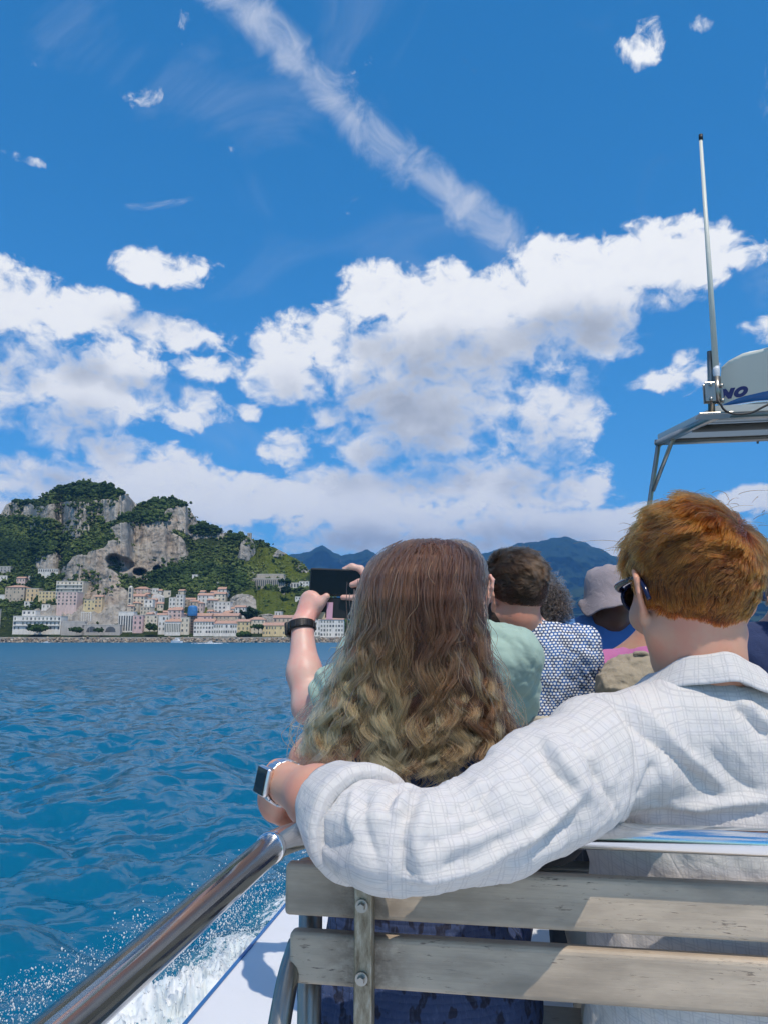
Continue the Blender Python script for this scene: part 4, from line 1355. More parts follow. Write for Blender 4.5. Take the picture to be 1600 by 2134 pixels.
rows = []
for q in np.linspace(0, 1, 9):
    z = blz + (topz - blz) * q
    rows.append(np.stack([xs, pod_y(xs, z, botz) , zc(0) + z], -1))
crease = 0.02 * np.exp(-((xs - 1.33) / 0.012) ** 2)
for q in range(9):
    rows[q][:, 1] -= crease * (q / 8)
for dx_, dy, dz in ((0.01, 0.05, 0.015), (0.10, 0.28, 0.045), (0.2, 0.42, 0.05), (0.22, 0.45, -0.02)):
    rows.append(rows[8] + np.array((dx_, dy, dz)))
link('shell', npmesh('shell', np.stack(rows).reshape(-1, 3), grid_faces(len(xs), len(rows)), True), simple_mat('aged white gelcoat', (0.62, 0.65, 0.60), 0.35, var=0.06, scale=2), pod)
rows = []
for q in np.linspace(0, 1, 6):
    z = botz + (blz - botz) * q
    rows.append(np.stack([xs, pod_y(xs, z, botz) - 0.006 * math.sin(q * math.pi), zc(0) + z], -1))
link('stripe', npmesh('stripe', np.stack(rows).reshape(-1, 3), grid_faces(len(xs), 6), True), BLUEP, pod)
zb = botz - 0.004
rim = np.stack([xs, pod_y(xs, zb, botz) - 0.006, zc(0) + zb], -1)
tube('rim', rim, 0.011, STEEL, pod, segs=10)
rows = [rim, rim + np.array((0, 0.3, 0.06)), rim + np.array((0, 0.9, 0.17))]
link('underside', npmesh('underside', np.stack(rows).reshape(-1, 3), grid_faces(len(xs), 3), False), PANEL, pod)
fc = bpy.data.curves.new('lettering', 'FONT')
fc.body = 'NO'
fc.size = 0.062
fc.extrude = 0.002
fc.offset = 0.0065
fc.shear = 0.3
fc.space_character = 1.3
lt = bpy.data.objects.new('lettering', fc)
lp = P(1507, 822, 3.96)
lt.location = (float(lp[0]), float(pod_y(1.25, lp[2] - CAMZ, 1.195)) - 0.008, float(lp[2]))
lt.rotation_euler = (Matrix.Rotation(R(-6.5), 3, 'Y') @ Matrix.Rotation(math.pi / 2 + 0.62, 3, 'X')).to_euler()
lt.scale = (1.15, 1, 1)
COL.objects.link(lt)
bpy.context.view_layer.update()
lme = bpy.data.meshes.new_from_object(lt.evaluated_get(bpy.context.evaluated_depsgraph_get()))
lme.transform(lt.matrix_world)
bpy.data.objects.remove(lt, do_unlink=True)
lme.materials.clear()
link('lettering', lme, simple_mat('navy lettering', (0.008, 0.03, 0.17), 0.5, var=0.05), pod)

# whip antenna and its clamp
AY = 3.88
ant = empty('whip_antenna', P(1489, 860, AY), 'tall white whip antenna clamped to a steel stub on the canopy corner', 'antenna')
WHIP = simple_mat('ivory fibreglass', (0.66, 0.66, 0.58), 0.45, var=0.08, scale=6)
tube('whip', [P(1491, 772, AY), P(1459, 291, AY)], [0.0155, 0.0085], WHIP, ant, segs=14)
tube('tip_cap', [P(1459.5, 292, AY), P(1459, 281, AY)], 0.011, BLACKP, ant, segs=12)
tube('ferrule', [P(1493, 800, AY), P(1492, 782, AY), P(1491.6, 778, AY), P(1491.4, 771, AY), P(1491, 764, AY)], [0.0135, 0.0155, 0.0175, 0.0175, 0.0155], simple_mat('pale ferrule', (0.62, 0.63, 0.66), 0.35), ant, segs=16)
tube('stub_pipe', [P(1482, 866, AY + 0.03), P(1479, 733, AY + 0.03)], 0.0165, DULL, ant, segs=16)
tube('holder', [P(1494, 840, AY), P(1492, 786, AY)], 0.0195, DULL, ant, segs=16)
ctr = (P(1486, 818, AY) + P(1488, 818, AY)) / 2
box_obj('clamp_plate', ctr + (0.0, 0.02, 0), (0.095, 0.012, 0.10), DULL, ant, 0.003)
box_obj('clamp_plate', ctr + (-0.022, -0.016, 0), (0.05, 0.008, 0.10), DULL, ant, 0.003)
for px_, py_ in ((1480, 801), (1503, 803), (1481, 831), (1505, 834)):
    c = P(px_, py_, AY - 0.022)
    tube('bolt', [c + (0, 0.03, 0), c + (0, 0.002, 0), c + (0, -0.006, 0)], [0.0075, 0.0105, 0.008], BOLTM, ant, segs=8)
box_obj('foot_plate', P(1487, 866, AY + 0.02), (0.16, 0.09, 0.012), DULL, ant, 0.003)
tube('cable', [P(1493, 838, AY - 0.01), P(1500, 842, AY - 0.03), P(1508, 854, AY - 0.03), P(1525, 862, AY - 0.03), P(1546, 863, AY - 0.03), P(1570, 858, AY - 0.03), P(1600, 843, AY - 0.03), P(1660, 820, AY)], 0.0052, BLACKP, ant, segs=8, n=50)
# ------------------------------------------------------------------ bodies: smooth unions of tapered limbs, turned into one surface
def sd_cone(p, a, b, ra, rb, fl=None):
    a, b = np.asarray(a, np.float32), np.asarray(b, np.float32)
    ba = b - a
    q = p - a
    t = np.clip(q @ ba / max(float(ba @ ba), 1e-9), 0, 1)
    d = q - t[:, None] * ba
    if fl is not None:                       # flattened across the given direction
        n, k = np.asarray(fl[0], np.float32), fl[1]
        n = n / np.linalg.norm(n)
        d = d + (d @ n)[:, None] * n * (1 / k - 1)
        return (np.linalg.norm(d, axis=1) - (ra + (rb - ra) * t)) * min(1.0, k * 1.3)
    return np.linalg.norm(d, axis=1) - (ra + (rb - ra) * t)


def sd_ell(p, c, r, M=None):
    q = p - np.asarray(c, np.float32)
    if M is not None:
        q = q @ np.asarray(M, np.float32)
    r = np.asarray(r, np.float32)
    k0 = np.linalg.norm(q / r, axis=1)
    k1 = np.linalg.norm(q / (r * r), axis=1) + 1e-9
    return k0 * (k0 - 1.0) / k1


def smin(a, b, k):
    h = np.clip(0.5 + 0.5 * (b - a) / k, 0, 1)
    return b * (1 - h) + a * h - k * h * (1 - h)


class Shape:
    """A list of rounded pieces blended into one field."""

    def __init__(self):
        self.items = []

    def cone(self, a, b, ra, rb, k=0.02, fl=None):
        self.items.append(('c', (a, b, ra, rb, fl), k))
        return self

    def ell(self, c, r, k=0.02, M=None):
        self.items.append(('e', (c, r, M), k))
        return self

    def cut(self, c, r, k=0.004, M=None):
        self.items.append(('x', (c, r, M), k))
        return self

    def chain(self, pts, rs, k=0.02, fl=None):
        for i in range(len(pts) - 1):
            self.cone(pts[i], pts[i + 1], rs[i], rs[i + 1], k, fl)
        return self

    def field(self, p, grow=0.0):
        d = np.full(len(p), 9.0, np.float32)
        for kind, a, k in self.items:
            if kind == 'c':
                e = sd_cone(p, a[0], a[1], a[2] + grow, a[3] + grow, a[4])
            else:
                e = sd_ell(p, a[0], np.asarray(a[1]) + (grow if kind == 'e' else 0), a[2])
            d = -smin(-d, e, k) if kind == 'x' else smin(d, e, k)
        return d

    def bounds(self, pad=0.03):
        lo, hi = [], []
        for kind, a, k in self.items:
            if kind == 'c':
                r = max(a[2], a[3])
                lo.append(np.minimum(a[0], a[1]) - r)
                hi.append(np.maximum(a[0], a[1]) + r)
            elif kind == 'e':
                r = np.max(a[1]) if a[2] is not None else np.asarray(a[1])
                lo.append(np.asarray(a[0]) - r)
                hi.append(np.asarray(a[0]) + r)
        return np.min(lo, 0) - pad, np.max(hi, 0) + pad


def surface(fn, lo, hi, h):
    """Naive surface nets of fn(points) < 0."""
    lo, hi = np.asarray(lo, np.float32), np.asarray(hi, np.float32)
    n = np.maximum(((hi - lo) / h).astype(int) + 2, 3)
    B = 8
    nb = -(-n // B)
    bc = np.stack(np.meshgrid(*[lo[i] + h * (B * np.arange(nb[i]) + (B - 1) / 2) for i in range(3)], indexing='ij'), -1).astype(np.float32)
    dc = fn(bc.reshape(-1, 3)).reshape(nb)
    near = np.abs(dc) < h * B * 1.35
    F = np.repeat(np.repeat(np.repeat(dc, B, 0), B, 1), B, 2)
    I = np.argwhere(near)
    off = np.stack(np.meshgrid(*[np.arange(B)] * 3, indexing='ij'), -1).reshape(-1, 3)
    for i in range(0, len(I), 800):
        g = (I[i:i + 800, None] * B + off[None]).reshape(-1, 3)
        F[g[:, 0], g[:, 1], g[:, 2]] = fn(lo + h * g.astype(np.float32))
    n = np.array(F.shape)
    S = F < 0
    cnt = np.zeros(n - 1, np.int8)
    for a in (0, 1):
        for b in (0, 1):
            for c in (0, 1):
                cnt += S[a:n[0] - 1 + a, b:n[1] - 1 + b, c:n[2] - 1 + c]
    act = (cnt > 0) & (cnt < 8)
    idx = np.full(n - 1, -1, np.int64)
    I = np.argwhere(act)
    idx[act] = np.arange(len(I))
    acc = np.zeros((len(I), 3), np.float32)
    num = np.zeros(len(I), np.float32)
    corners = [(a, b, c) for a in (0, 1) for b in (0, 1) for c in (0, 1)]
    for ca in corners:
        for axis in range(3):
            if ca[axis]:
                continue
            cb = list(ca)
            cb[axis] = 1
            fa = F[I[:, 0] + ca[0], I[:, 1] + ca[1], I[:, 2] + ca[2]]
            fb = F[I[:, 0] + cb[0], I[:, 1] + cb[1], I[:, 2] + cb[2]]
            m = (fa < 0) != (fb < 0)
            t = np.where(m, fa / np.where(m, fa - fb, 1), 0)
            for k in range(3):
                acc[:, k] += np.where(m, ca[k] + (t if k == axis else 0), 0)
            num += m
    V = lo + h * (I + acc / num[:, None])
    quads = []
    for axis in range(3):
        o1, o2 = (axis + 1) % 3, (axis + 2) % 3
        sl_a, sl_b = [slice(None)] * 3, [slice(None)] * 3
        sl_a[axis], sl_b[axis] = slice(0, -1), slice(1, None)
        A, Bq = S[tuple(sl_a)], S[tuple(sl_b)]
        E = np.argwhere(A != Bq)
        ok = (E[:, o1] > 0) & (E[:, o2] > 0) & (E[:, o1] < n[o1] - 1) & (E[:, o2] < n[o2] - 1)
        E = E[ok]
        ins = A[E[:, 0], E[:, 1], E[:, 2]]
        c = []
        for d1, d2 in ((1, 1), (0, 1), (0, 0), (1, 0)):
            q = E.copy()
            q[:, o1] -= d1
            q[:, o2] -= d2
            c.append(idx[q[:, 0], q[:, 1], q[:, 2]])
        Q = np.stack(c, 1)
        Q[~ins] = Q[~ins][:, ::-1]
        quads.append(Q)
    Q = np.concatenate(quads)
    return V, Q[(Q >= 0).all(1)]


def normals(v, f):
    fn = np.cross(v[f[:, 2]] - v[f[:, 0]], v[f[:, 3]] - v[f[:, 1]])
    n = np.zeros_like(v)
    for k in range(4):
        np.add.at(n, f[:, k], fn)
    return n / (np.linalg.norm(n, axis=1, keepdims=True) + 1e-12)


def relax(v, f, it=2, w=0.5):
    for _ in range(it):
        s, c = np.zeros_like(v), np.zeros(len(v))
        for k in range(4):
            for j in (1, 3):
                np.add.at(s, f[:, k], v[f[:, (k + j) % 4]])
                np.add.at(c, f[:, k], 1)
        v = v * (1 - w) + w * s / np.maximum(c, 1)[:, None]
    return v


def shape_obj(name, sh, h, mat, parent, grow=0.0, clip=None, disp=None, smooth_it=1, uvf=None):
    lo, hi = sh.bounds(0.02 + max(grow, 0))

    def fn(p):
        d = sh.field(p, grow)
        if clip is not None:
            d = np.maximum(d, clip(p))
        return d
    v, f = surface(fn, lo, hi, h)
    v = relax(v, f, smooth_it)
    if disp is not None:
        v = v + normals(v, f) * disp(v)[:, None]
    me = npmesh(name, v, f, True, uv=None if uvf is None else uvf(v))
    return link(name, me, mat, parent)


def plane(pt, n):
    n = np.asarray(n, np.float32)
    n = n / np.linalg.norm(n)
    pt = np.asarray(pt, np.float32)
    return lambda p: (p - pt) @ n


class Head:
    """Head frame: origin between the ears, +Y out of the face, +Z up."""

    def __init__(self, c, yaw=0.0, pitch=0.0, s=1.0, roll=0.0):
        self.c, self.s = np.asarray(c, float), s
        self.M = np.array(Matrix.Rotation(yaw, 3, 'Z') @ Matrix.Rotation(pitch, 3, 'X') @ Matrix.Rotation(roll, 3, 'Y'))

    def w(self, *p):
        return self.c + self.M @ (np.array(p, float) * self.s)

    def wa(self, a):
        return self.c + (np.asarray(a) * self.s) @ self.M.T

    def add(self, sh, jaw=1.0, neck_to=None, neck_r=0.056):
        s, w, M = self.s, self.w, self.M
        sh.ell(w(0, -0.012, 0.035), np.array((0.076, 0.096, 0.088)) * s, 0.02, M)
        sh.cone(w(0, 0.034, 0.0), w(0, 0.052, -0.082), 0.060 * s, 0.036 * s, 0.03)
        for e in (-1, 1):
            sh.cone(w(e * 0.054, -0.004, -0.05), w(e * 0.012, 0.060, -0.100), 0.020 * s * jaw, 0.017 * s * jaw, 0.025)
            sh.ell(w(e * 0.052, 0.045, -0.025), np.array((0.022, 0.028, 0.024)) * s, 0.02, M)
        sh.cone(w(-0.035, 0.082, 0.03), w(0.035, 0.082, 0.03), 0.012 * s, 0.012 * s, 0.014)
        if neck_to is not None:
            sh.cone(w(0, -0.018, -0.05), neck_to, neck_r * s, neck_r * 1.12, 0.03)
        sh.cone(w(0, 0.088, 0.014), w(0, 0.107, -0.028), 0.008 * s, 0.0125 * s, 0.008)
        sh.cone(w(-0.02, 0.083, -0.058), w(0.02, 0.083, -0.058), 0.007 * s, 0.007 * s, 0.007)
        sh.cone(w(-0.016, 0.080, -0.068), w(0.016, 0.080, -0.068), 0.008 * s, 0.008 * s, 0.007)
        for e in (-1, 1):
            sh.cut(w(e * 0.033, 0.100, 0.008), np.array((0.017, 0.014, 0.010)) * s, 0.008, M)
            self.ear(sh, e)

    def ear(self, sh, e):
        s, w = self.s, self.w
        rim = [(0.077, -0.004, -0.030), (0.083, -0.016, -0.022), (0.092, -0.028, 0.002), (0.094, -0.027, 0.024), (0.089, -0.013, 0.035), (0.081, 0.000, 0.026), (0.078, 0.003, 0.008)]
        sh.chain([w(e * x, y, z) for x, y, z in rim], [0.0065 * s, 0.0052 * s, 0.0046 * s, 0.0046 * s, 0.0048 * s, 0.0045 * s, 0.004 * s], 0.004)
        sh.cone(w(e * 0.080, -0.010, -0.015), w(e * 0.087, -0.014, 0.018), 0.006 * s, 0.0075 * s, 0.006, fl=(self.M @ np.array((e * 1.0, -0.5, 0)), 0.55))
        sh.cone(w(e * 0.076, -0.004, -0.036), w(e * 0.078, -0.008, -0.026), 0.007 * s, 0.006 * s, 0.006)


def skin_mat(name, col, red=0.35):
    m, nt, b = new_mat(name)
    oc = geo_pos(nt)
    n1 = noise(nt, oc, 14, 5, 0.6)
    n2 = noise(nt, oc, 160, 4, 0.6)
    hot = (min(1, col[0] * 1.05), col[1] * (1 - red * 0.5), col[2] * (1 - red * 0.5))
    c = mixc(nt, sstep(nt, n1, 0.35, 0.7), col, hot)
    c = mixc(nt, mth(nt, 'MULTIPLY', sstep(nt, n2, 0.6, 0.75), 0.25), c, tuple(x * 0.72 for x in col))
    nt.links.new(c, b.inputs['Base Color'])
    b.inputs['Roughness'].default_value = 0.48
    b.inputs['Subsurface Weight'].default_value = 0.18
    b.inputs['Subsurface Radius'].default_value = (1.0, 0.35, 0.2)
    b.inputs['Subsurface Scale'].default_value = 0.006
    bump(nt, b, noise(nt, oc, 420, 4, 0.6), 0.12, 0.0008)
    return m


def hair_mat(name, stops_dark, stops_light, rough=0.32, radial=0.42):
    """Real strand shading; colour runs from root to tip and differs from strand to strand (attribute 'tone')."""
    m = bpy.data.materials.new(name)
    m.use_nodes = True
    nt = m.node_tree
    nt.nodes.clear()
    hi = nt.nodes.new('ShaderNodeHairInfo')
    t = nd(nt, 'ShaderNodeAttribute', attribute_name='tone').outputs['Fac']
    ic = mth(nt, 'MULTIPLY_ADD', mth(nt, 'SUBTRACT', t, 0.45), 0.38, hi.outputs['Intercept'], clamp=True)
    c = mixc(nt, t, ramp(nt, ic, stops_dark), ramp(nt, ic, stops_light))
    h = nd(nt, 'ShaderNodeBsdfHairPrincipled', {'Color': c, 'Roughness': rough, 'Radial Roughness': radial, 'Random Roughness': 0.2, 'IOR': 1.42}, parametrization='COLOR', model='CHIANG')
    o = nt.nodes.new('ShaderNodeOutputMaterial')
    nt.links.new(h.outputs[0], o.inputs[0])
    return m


def hair_obj(name, pts, r0, r1, tone, mat, parent):
    n, k = pts.shape[:2]
    cv = bpy.data.hair_curves.new(name)
    cv.add_curves([k] * n)
    cv.attributes['position'].data.foreach_set('vector', pts.astype(np.float32).ravel())
    ra = cv.attributes.get('radius') or cv.attributes.new('radius', 'FLOAT', 'POINT')
    prof = r0 + (r1 - r0) * np.linspace(0, 1, k) ** 2
    ra.data.foreach_set('value', np.tile(prof, n).astype(np.float32))
    ta = cv.attributes.new('tone', 'FLOAT', 'CURVE')
    ta.data.foreach_set('value', np.asarray(tone, np.float32))
    cv.materials.append(mat)
    return link(name, cv, None, parent)


def short_hair(head, n, length, whorl, keep, seed, thick=0.012, clump=0.012, lift=0.5, k=9, rad=None, down=0.25, comb=None, wild=0.25):
    """Strands rooted on the skull, combed away from the crown whorl, gathered into tufts."""
    rng = np.random.default_rng(seed)
    c0, r0 = np.array((0, -0.012, 0.035)), np.array((0.076, 0.096, 0.088)) if rad is None else np.asarray(rad)
    q = rng.normal(size=(n * 5, 3))
    q /= np.linalg.norm(q, axis=1, keepdims=True)
    root = c0 + q * r0
    root = root[keep(root, q)][:n]
    nrm = (root - c0) / r0 ** 2
    nrm /= np.linalg.norm(nrm, axis=1, keepdims=True)
    wv = np.array(whorl, float)
    wv /= np.linalg.norm(wv)
    tn = nrm - wv
    if comb is not None:
        tn = tn * comb[1] + np.asarray(comb[0], float)
    tn = tn - (tn * nrm).sum(1, keepdims=True) * nrm
    tn /= np.linalg.norm(tn, axis=1, keepdims=True) + 1e-6
    sw = np.cross(nrm, tn)
    # one continuous flow: neighbouring strands bend alike, with finer and finer differences
    fl = lambda sc, sd: fbm(root * sc + sd, 2) - 0.5
    tu = np.stack([fl(22, 1.0) * 2.6 + fl(70, 4.0) * 1.4, fl(30, 7.0) * 2.4, fl(34, 11.0) * 2.6 + fl(110, 2.0) * 1.2, fl(50, 15.0) * 2.5], -1)
    dirn = tn + sw * (tu[:, :1] * wild * 2.2 + rng.normal(size=(len(root), 1)) * 0.16)
    dirn[:, 2] -= down * np.clip(1 - nrm[:, 2], 0, 1.4)
    dirn = dirn - (dirn * nrm).sum(1, keepdims=True) * nrm
    dirn /= np.linalg.norm(dirn, axis=1, keepdims=True)
    ln = length(root) * (0.8 + 0.25 * tu[:, 1] + 0.3 * (rng.random(len(root)) - 0.4))
    lf = lift * (1 + 0.9 * tu[:, 2] + 0.22 * rng.normal(size=len(root)))
    t = np.linspace(0, 1, k)[None, :, None]
    L = ln[:, None, None]
    up = np.clip(lf, 0.05, 1.6)[:, None, None]
    pts = root[:, None] + L * (dirn[:, None] * (t * 0.92) + nrm[:, None] * (up * (t - 0.62 * t ** 2)))
    pts = pts + sw[:, None] * (L * 0.30 * tu[:, 3][:, None, None] * t ** 2)
    # strands gather loosely into fine tufts
    cell = np.floor((root + 0.004 * rng.normal(size=root.shape) * 0.4) / clump).astype(int)
    hsh = (cell[:, 0] * 73856093 ^ cell[:, 1] * 19349663 ^ cell[:, 2] * 83492791) & 16383
    cen = np.zeros((16384, 3))
    num = np.zeros(16384)
    np.add.at(cen, hsh, pts[:, -1])
    np.add.at(num, hsh, 1)
    cen /= np.maximum(num, 1)[:, None]
    pull = cen[hsh] - pts[:, -1]
    pull[np.linalg.norm(pull, axis=1) > 0.02] = 0
    pts = pts + pull[:, None] * 0.5 * t ** 1.4
    tone = np.clip(0.42 + 0.35 * fl(60, 21.0) + 0.26 * rng.normal(size=len(root)), 0, 1)
    return head.wa(pts + nrm[:, None] * thick * 0.15), tone
# ------------------------------------------------------------------ cloth materials
def cloth_mat(name, col, var=0.1, weave=900, fuzz=0.3, fold=0.0, fs=26):
    m, nt, b = new_mat(name)
    pos = geo_pos(nt)
    n1 = noise(nt, pos, 9, 5, 0.6)
    nt.links.new(mixc(nt, n1, tuple(c * (1 - var) for c in col), tuple(min(1, c * (1 + var)) for c in col)), b.inputs['Base Color'])
    b.inputs['Roughness'].default_value = 0.85
    b.inputs['Sheen Weight'].default_value = fuzz * 0.4
    b.inputs['Specular IOR Level'].default_value = 0.2
    hgt = noise(nt, pos, weave, 2, 0.5)
    if fold:
        hgt = mth(nt, 'ADD', mth(nt, 'MULTIPLY', hgt, 0.06), mth(nt, 'MULTIPLY', noise(nt, pos, fs, 4, 0.5, 0.6), fold))
        bump(nt, b, hgt, 0.5, 0.01)
    else:
        bump(nt, b, hgt, 0.25, 0.001)
    return m


def plaid_mat():
    """White cotton with a fine grey windowpane check woven in."""
    m, nt, b = new_mat('white checked cotton')
    uv = nt.nodes.new('ShaderNodeUVMap').outputs[0]
    wob = vmath(nt, 'MULTIPLY_ADD', noise(nt, uv, 30, 3, 0.6, out=1), (0.0016, 0.0016, 0), uv)
    sp = nd(nt, 'ShaderNodeSeparateXYZ', {0: wob})

    def lines(co, per, off, w):
        fr = mth(nt, 'FRACT', mth(nt, 'ADD', mth(nt, 'DIVIDE', co, per), off))
        dd = mth(nt, 'MULTIPLY', mth(nt, 'ABSOLUTE', mth(nt, 'SUBTRACT', fr, 0.5)), per)
        return mth(nt, 'SUBTRACT', 1.0, sstep(nt, dd, w * 0.35, w))
    slub = noise(nt, vmath(nt, 'MULTIPLY', wob, (60, 900, 1)), 1.0, 3, 0.6)
    slub2 = noise(nt, vmath(nt, 'MULTIPLY', wob, (900, 60, 1)), 1.0, 3, 0.6)
    lx = mth(nt, 'MAXIMUM', lines(sp.outputs[0], 0.0165, 0.0, 0.0011), mth(nt, 'MULTIPLY', lines(sp.outputs[0], 0.0165, 0.27, 0.0011), 0.8))
    ly = mth(nt, 'MAXIMUM', lines(sp.outputs[1], 0.015, 0.0, 0.0011), mth(nt, 'MULTIPLY', lines(sp.outputs[1], 0.015, 0.28, 0.0011), 0.8))
    bx, by = lines(sp.outputs[0], 0.057, 0.3, 0.006), lines(sp.outputs[1], 0.051, 0.1, 0.006)
    ln = mth(nt, 'MAXIMUM', mth(nt, 'MULTIPLY', lx, mth(nt, 'MULTIPLY_ADD', slub2, 0.9, 0.1)), mth(nt, 'MULTIPLY', ly, mth(nt, 'MULTIPLY_ADD', slub, 0.9, 0.1)))
    base = mixc(nt, slub, (0.575, 0.55, 0.53), (0.67, 0.645, 0.62))
    base = mixc(nt, mth(nt, 'MULTIPLY', mth(nt, 'MAXIMUM', bx, by), 0.10), base, (0.58, 0.57, 0.66))
    c = mixc(nt, mth(nt, 'MULTIPLY', ln, 0.58), base, (0.33, 0.315, 0.33))
    seam = nd(nt, 'ShaderNodeAttribute', attribute_name='seam').outputs['Fac']
    sl = mth(nt, 'SUBTRACT', 1.0, sstep(nt, mth(nt, 'ABSOLUTE', seam), 0.0006, 0.0022))
    c = mixc(nt, mth(nt, 'MULTIPLY', sl, 0.45), c, (0.40, 0.39, 0.40))
    nt.links.new(c, b.inputs['Base Color'])
    b.inputs['Roughness'].default_value = 0.9
    b.inputs['Specular IOR Level'].default_value = 0.15
    b.inputs['Sheen Weight'].default_value = 0.1
    pos = geo_pos(nt)
    crk = noise(nt, pos, 55, 5, 0.62, 0.5)
    wv = mth(nt, 'ADD', mth(nt, 'MULTIPLY', crk, 0.9), mth(nt, 'MULTIPLY', mth(nt, 'ADD', slub, slub2), 0.07))
    cr = noise(nt, vmath(nt, 'MULTIPLY', pos, (15, 15, 10)), 1.0, 3, 0.5, 1.4)
    wv = mth(nt, 'ADD', wv, mth(nt, 'MULTIPLY', sstep(nt, mth(nt, 'ABSOLUTE', mth(nt, 'SUBTRACT', cr, 0.5)), 0.0, 0.12), 0.22))
    wv = mth(nt, 'SUBTRACT', wv, mth(nt, 'MULTIPLY', sl, 0.35))
    bump(nt, b, wv, 0.5, 0.0045)
    return m


def pattern_mat():
    """White shirt printed with rows of blue rings."""
    m, nt, b = new_mat('blue and white printed cotton')
    pos = obj_co(nt)
    w = vmath(nt, 'MULTIPLY_ADD', noise(nt, pos, 12, 2, 0.5, out=1), (0.02, 0.0, 0.02), pos)
    sp = nd(nt, 'ShaderNodeSeparateXYZ', {0: w})
    row = mth(nt, 'DIVIDE', sp.outputs[2], 0.0082)
    odd = mth(nt, 'MULTIPLY', mth(nt, 'FLOORED_MODULO', mth(nt, 'FLOOR', row), 2.0), 0.5)
    fx = mth(nt, 'SUBTRACT', mth(nt, 'FRACT', mth(nt, 'ADD', mth(nt, 'DIVIDE', sp.outputs[0], 0.0105), odd)), 0.5)
    fz = mth(nt, 'SUBTRACT', mth(nt, 'FRACT', row), 0.5)
    d = mth(nt, 'SQRT', mth(nt, 'ADD', mth(nt, 'POWER', mth(nt, 'ABSOLUTE', fx), 2.6), mth(nt, 'POWER', mth(nt, 'ABSOLUTE', fz), 2.6)))
    oval = mth(nt, 'SUBTRACT', 1.0, sstep(nt, d, 0.19, 0.30))
    blue = mixc(nt, sstep(nt, noise(nt, pos, 70, 2), 0.42, 0.58), (0.025, 0.12, 0.36), (0.03, 0.05, 0.12))
    nt.links.new(mixc(nt, oval, blue, (0.74, 0.74, 0.72)), b.inputs['Base Color'])
    b.inputs['Roughness'].default_value = 0.85
    bump(nt, b, noise(nt, geo_pos(nt), 24, 4, 0.55, 0.6), 0.55, 0.012)
    return m


def dress_mat():
    m, nt, b = new_mat('navy shirred cotton')
    pos = geo_pos(nt)
    sz = nd(nt, 'ShaderNodeSeparateXYZ', {0: vmath(nt, 'MULTIPLY_ADD', noise(nt, pos, 30, 3, 0.6, out=1), (0.0, 0.0, 0.006), pos)})
    el = mth(nt, 'ABSOLUTE', mth(nt, 'SINE', mth(nt, 'MULTIPLY', sz.outputs[2], 300.0)))
    ga = noise(nt, vmath(nt, 'MULTIPLY', pos, (170, 170, 26)), 1.0, 3, 0.6)
    pr = noise(nt, vmath(nt, 'MULTIPLY', pos, (50, 50, 34)), 1.0, 2, 0.5)
    c = mixc(nt, sstep(nt, pr, 0.54, 0.60), (0.030, 0.050, 0.125), (0.009, 0.012, 0.034))
    c = mixc(nt, mth(nt, 'MULTIPLY', sstep(nt, ga, 0.5, 0.75), 0.35), c, (0.085, 0.12, 0.23))
    nt.links.new(c, b.inputs['Base Color'])
    b.inputs['Roughness'].default_value = 0.8
    bump(nt, b, mth(nt, 'ADD', mth(nt, 'MULTIPLY', el, 0.25), ga), 0.7, 0.004)
    return m


PLAID, PRINT, NAVYD = plaid_mat(), pattern_mat(), dress_mat()
SAGE = cloth_mat('sage green jersey', (0.34, 0.46, 0.39), 0.07, fold=1.6, fs=12)
BLUESH = cloth_mat('blue cotton', (0.085, 0.23, 0.56), 0.12, fold=1.0, fs=14)
PINKT = cloth_mat('pink cotton', (0.50, 0.16, 0.33), 0.12, fold=0.8, fs=22)
KHAKI = cloth_mat('khaki canvas', (0.36, 0.30, 0.215), 0.2, fold=1.3, fs=38)
NAVYT = cloth_mat('navy cotton', (0.03, 0.045, 0.11), 0.15, fold=0.8)
TROUS = cloth_mat('dark trousers', (0.045, 0.05, 0.065), 0.15, fold=0.8)
BEIGET = cloth_mat('beige shorts', (0.42, 0.36, 0.28), 0.12, fold=0.8)
HATM = cloth_mat('mauve grey cotton hat', (0.31, 0.265, 0.275), 0.1, fold=0.9, fs=30)
SK_FAIR = skin_mat('fair skin', (0.62, 0.335, 0.225))
SK_PINK = skin_mat('fair pinkish skin', (0.66, 0.43, 0.35), 0.5)
SK_TAN = skin_mat('tanned skin', (0.47, 0.265, 0.165))
SK_SHADED = skin_mat('hat shaded skin', (0.15, 0.085, 0.055))  # skin colour darkened to carry the shadow under the hat


def legs(o, hip, half, mat, spread=0.1):
    """Seated legs and shoes, mostly hidden by the benches."""
    hx, hy, hz = hip
    sh = Shape()
    sh.ell((hx, hy, hz), (half, 0.13, 0.115), 0.05)
    for e in (-1, 1):
        k = np.array((hx + e * (spread + 0.03), hy + 0.40, hz + 0.02))
        a = np.array((hx + e * (spread + 0.03), hy + 0.40, DECK + 0.10))
        sh.cone((hx + e * spread, hy + 0.02, hz - 0.01), k, 0.085, 0.062, 0.05)
        sh.cone(k, a, 0.06, 0.042, 0.03)
    shape_obj('trousers', sh, 0.014, mat, o)
    for e in (-1, 1):
        s2 = Shape()
        fx = hx + e * (spread + 0.03)
        s2.cone((fx, hy + 0.38, DECK + 0.05), (fx + e * 0.02, hy + 0.57, DECK + 0.035), 0.043, 0.034, 0.02)
        s2.cone((fx, hy + 0.39, DECK + 0.05), (fx, hy + 0.40, DECK + 0.11), 0.04, 0.04, 0.02)
        shape_obj('shoe', s2, 0.012, BLACKP, o)


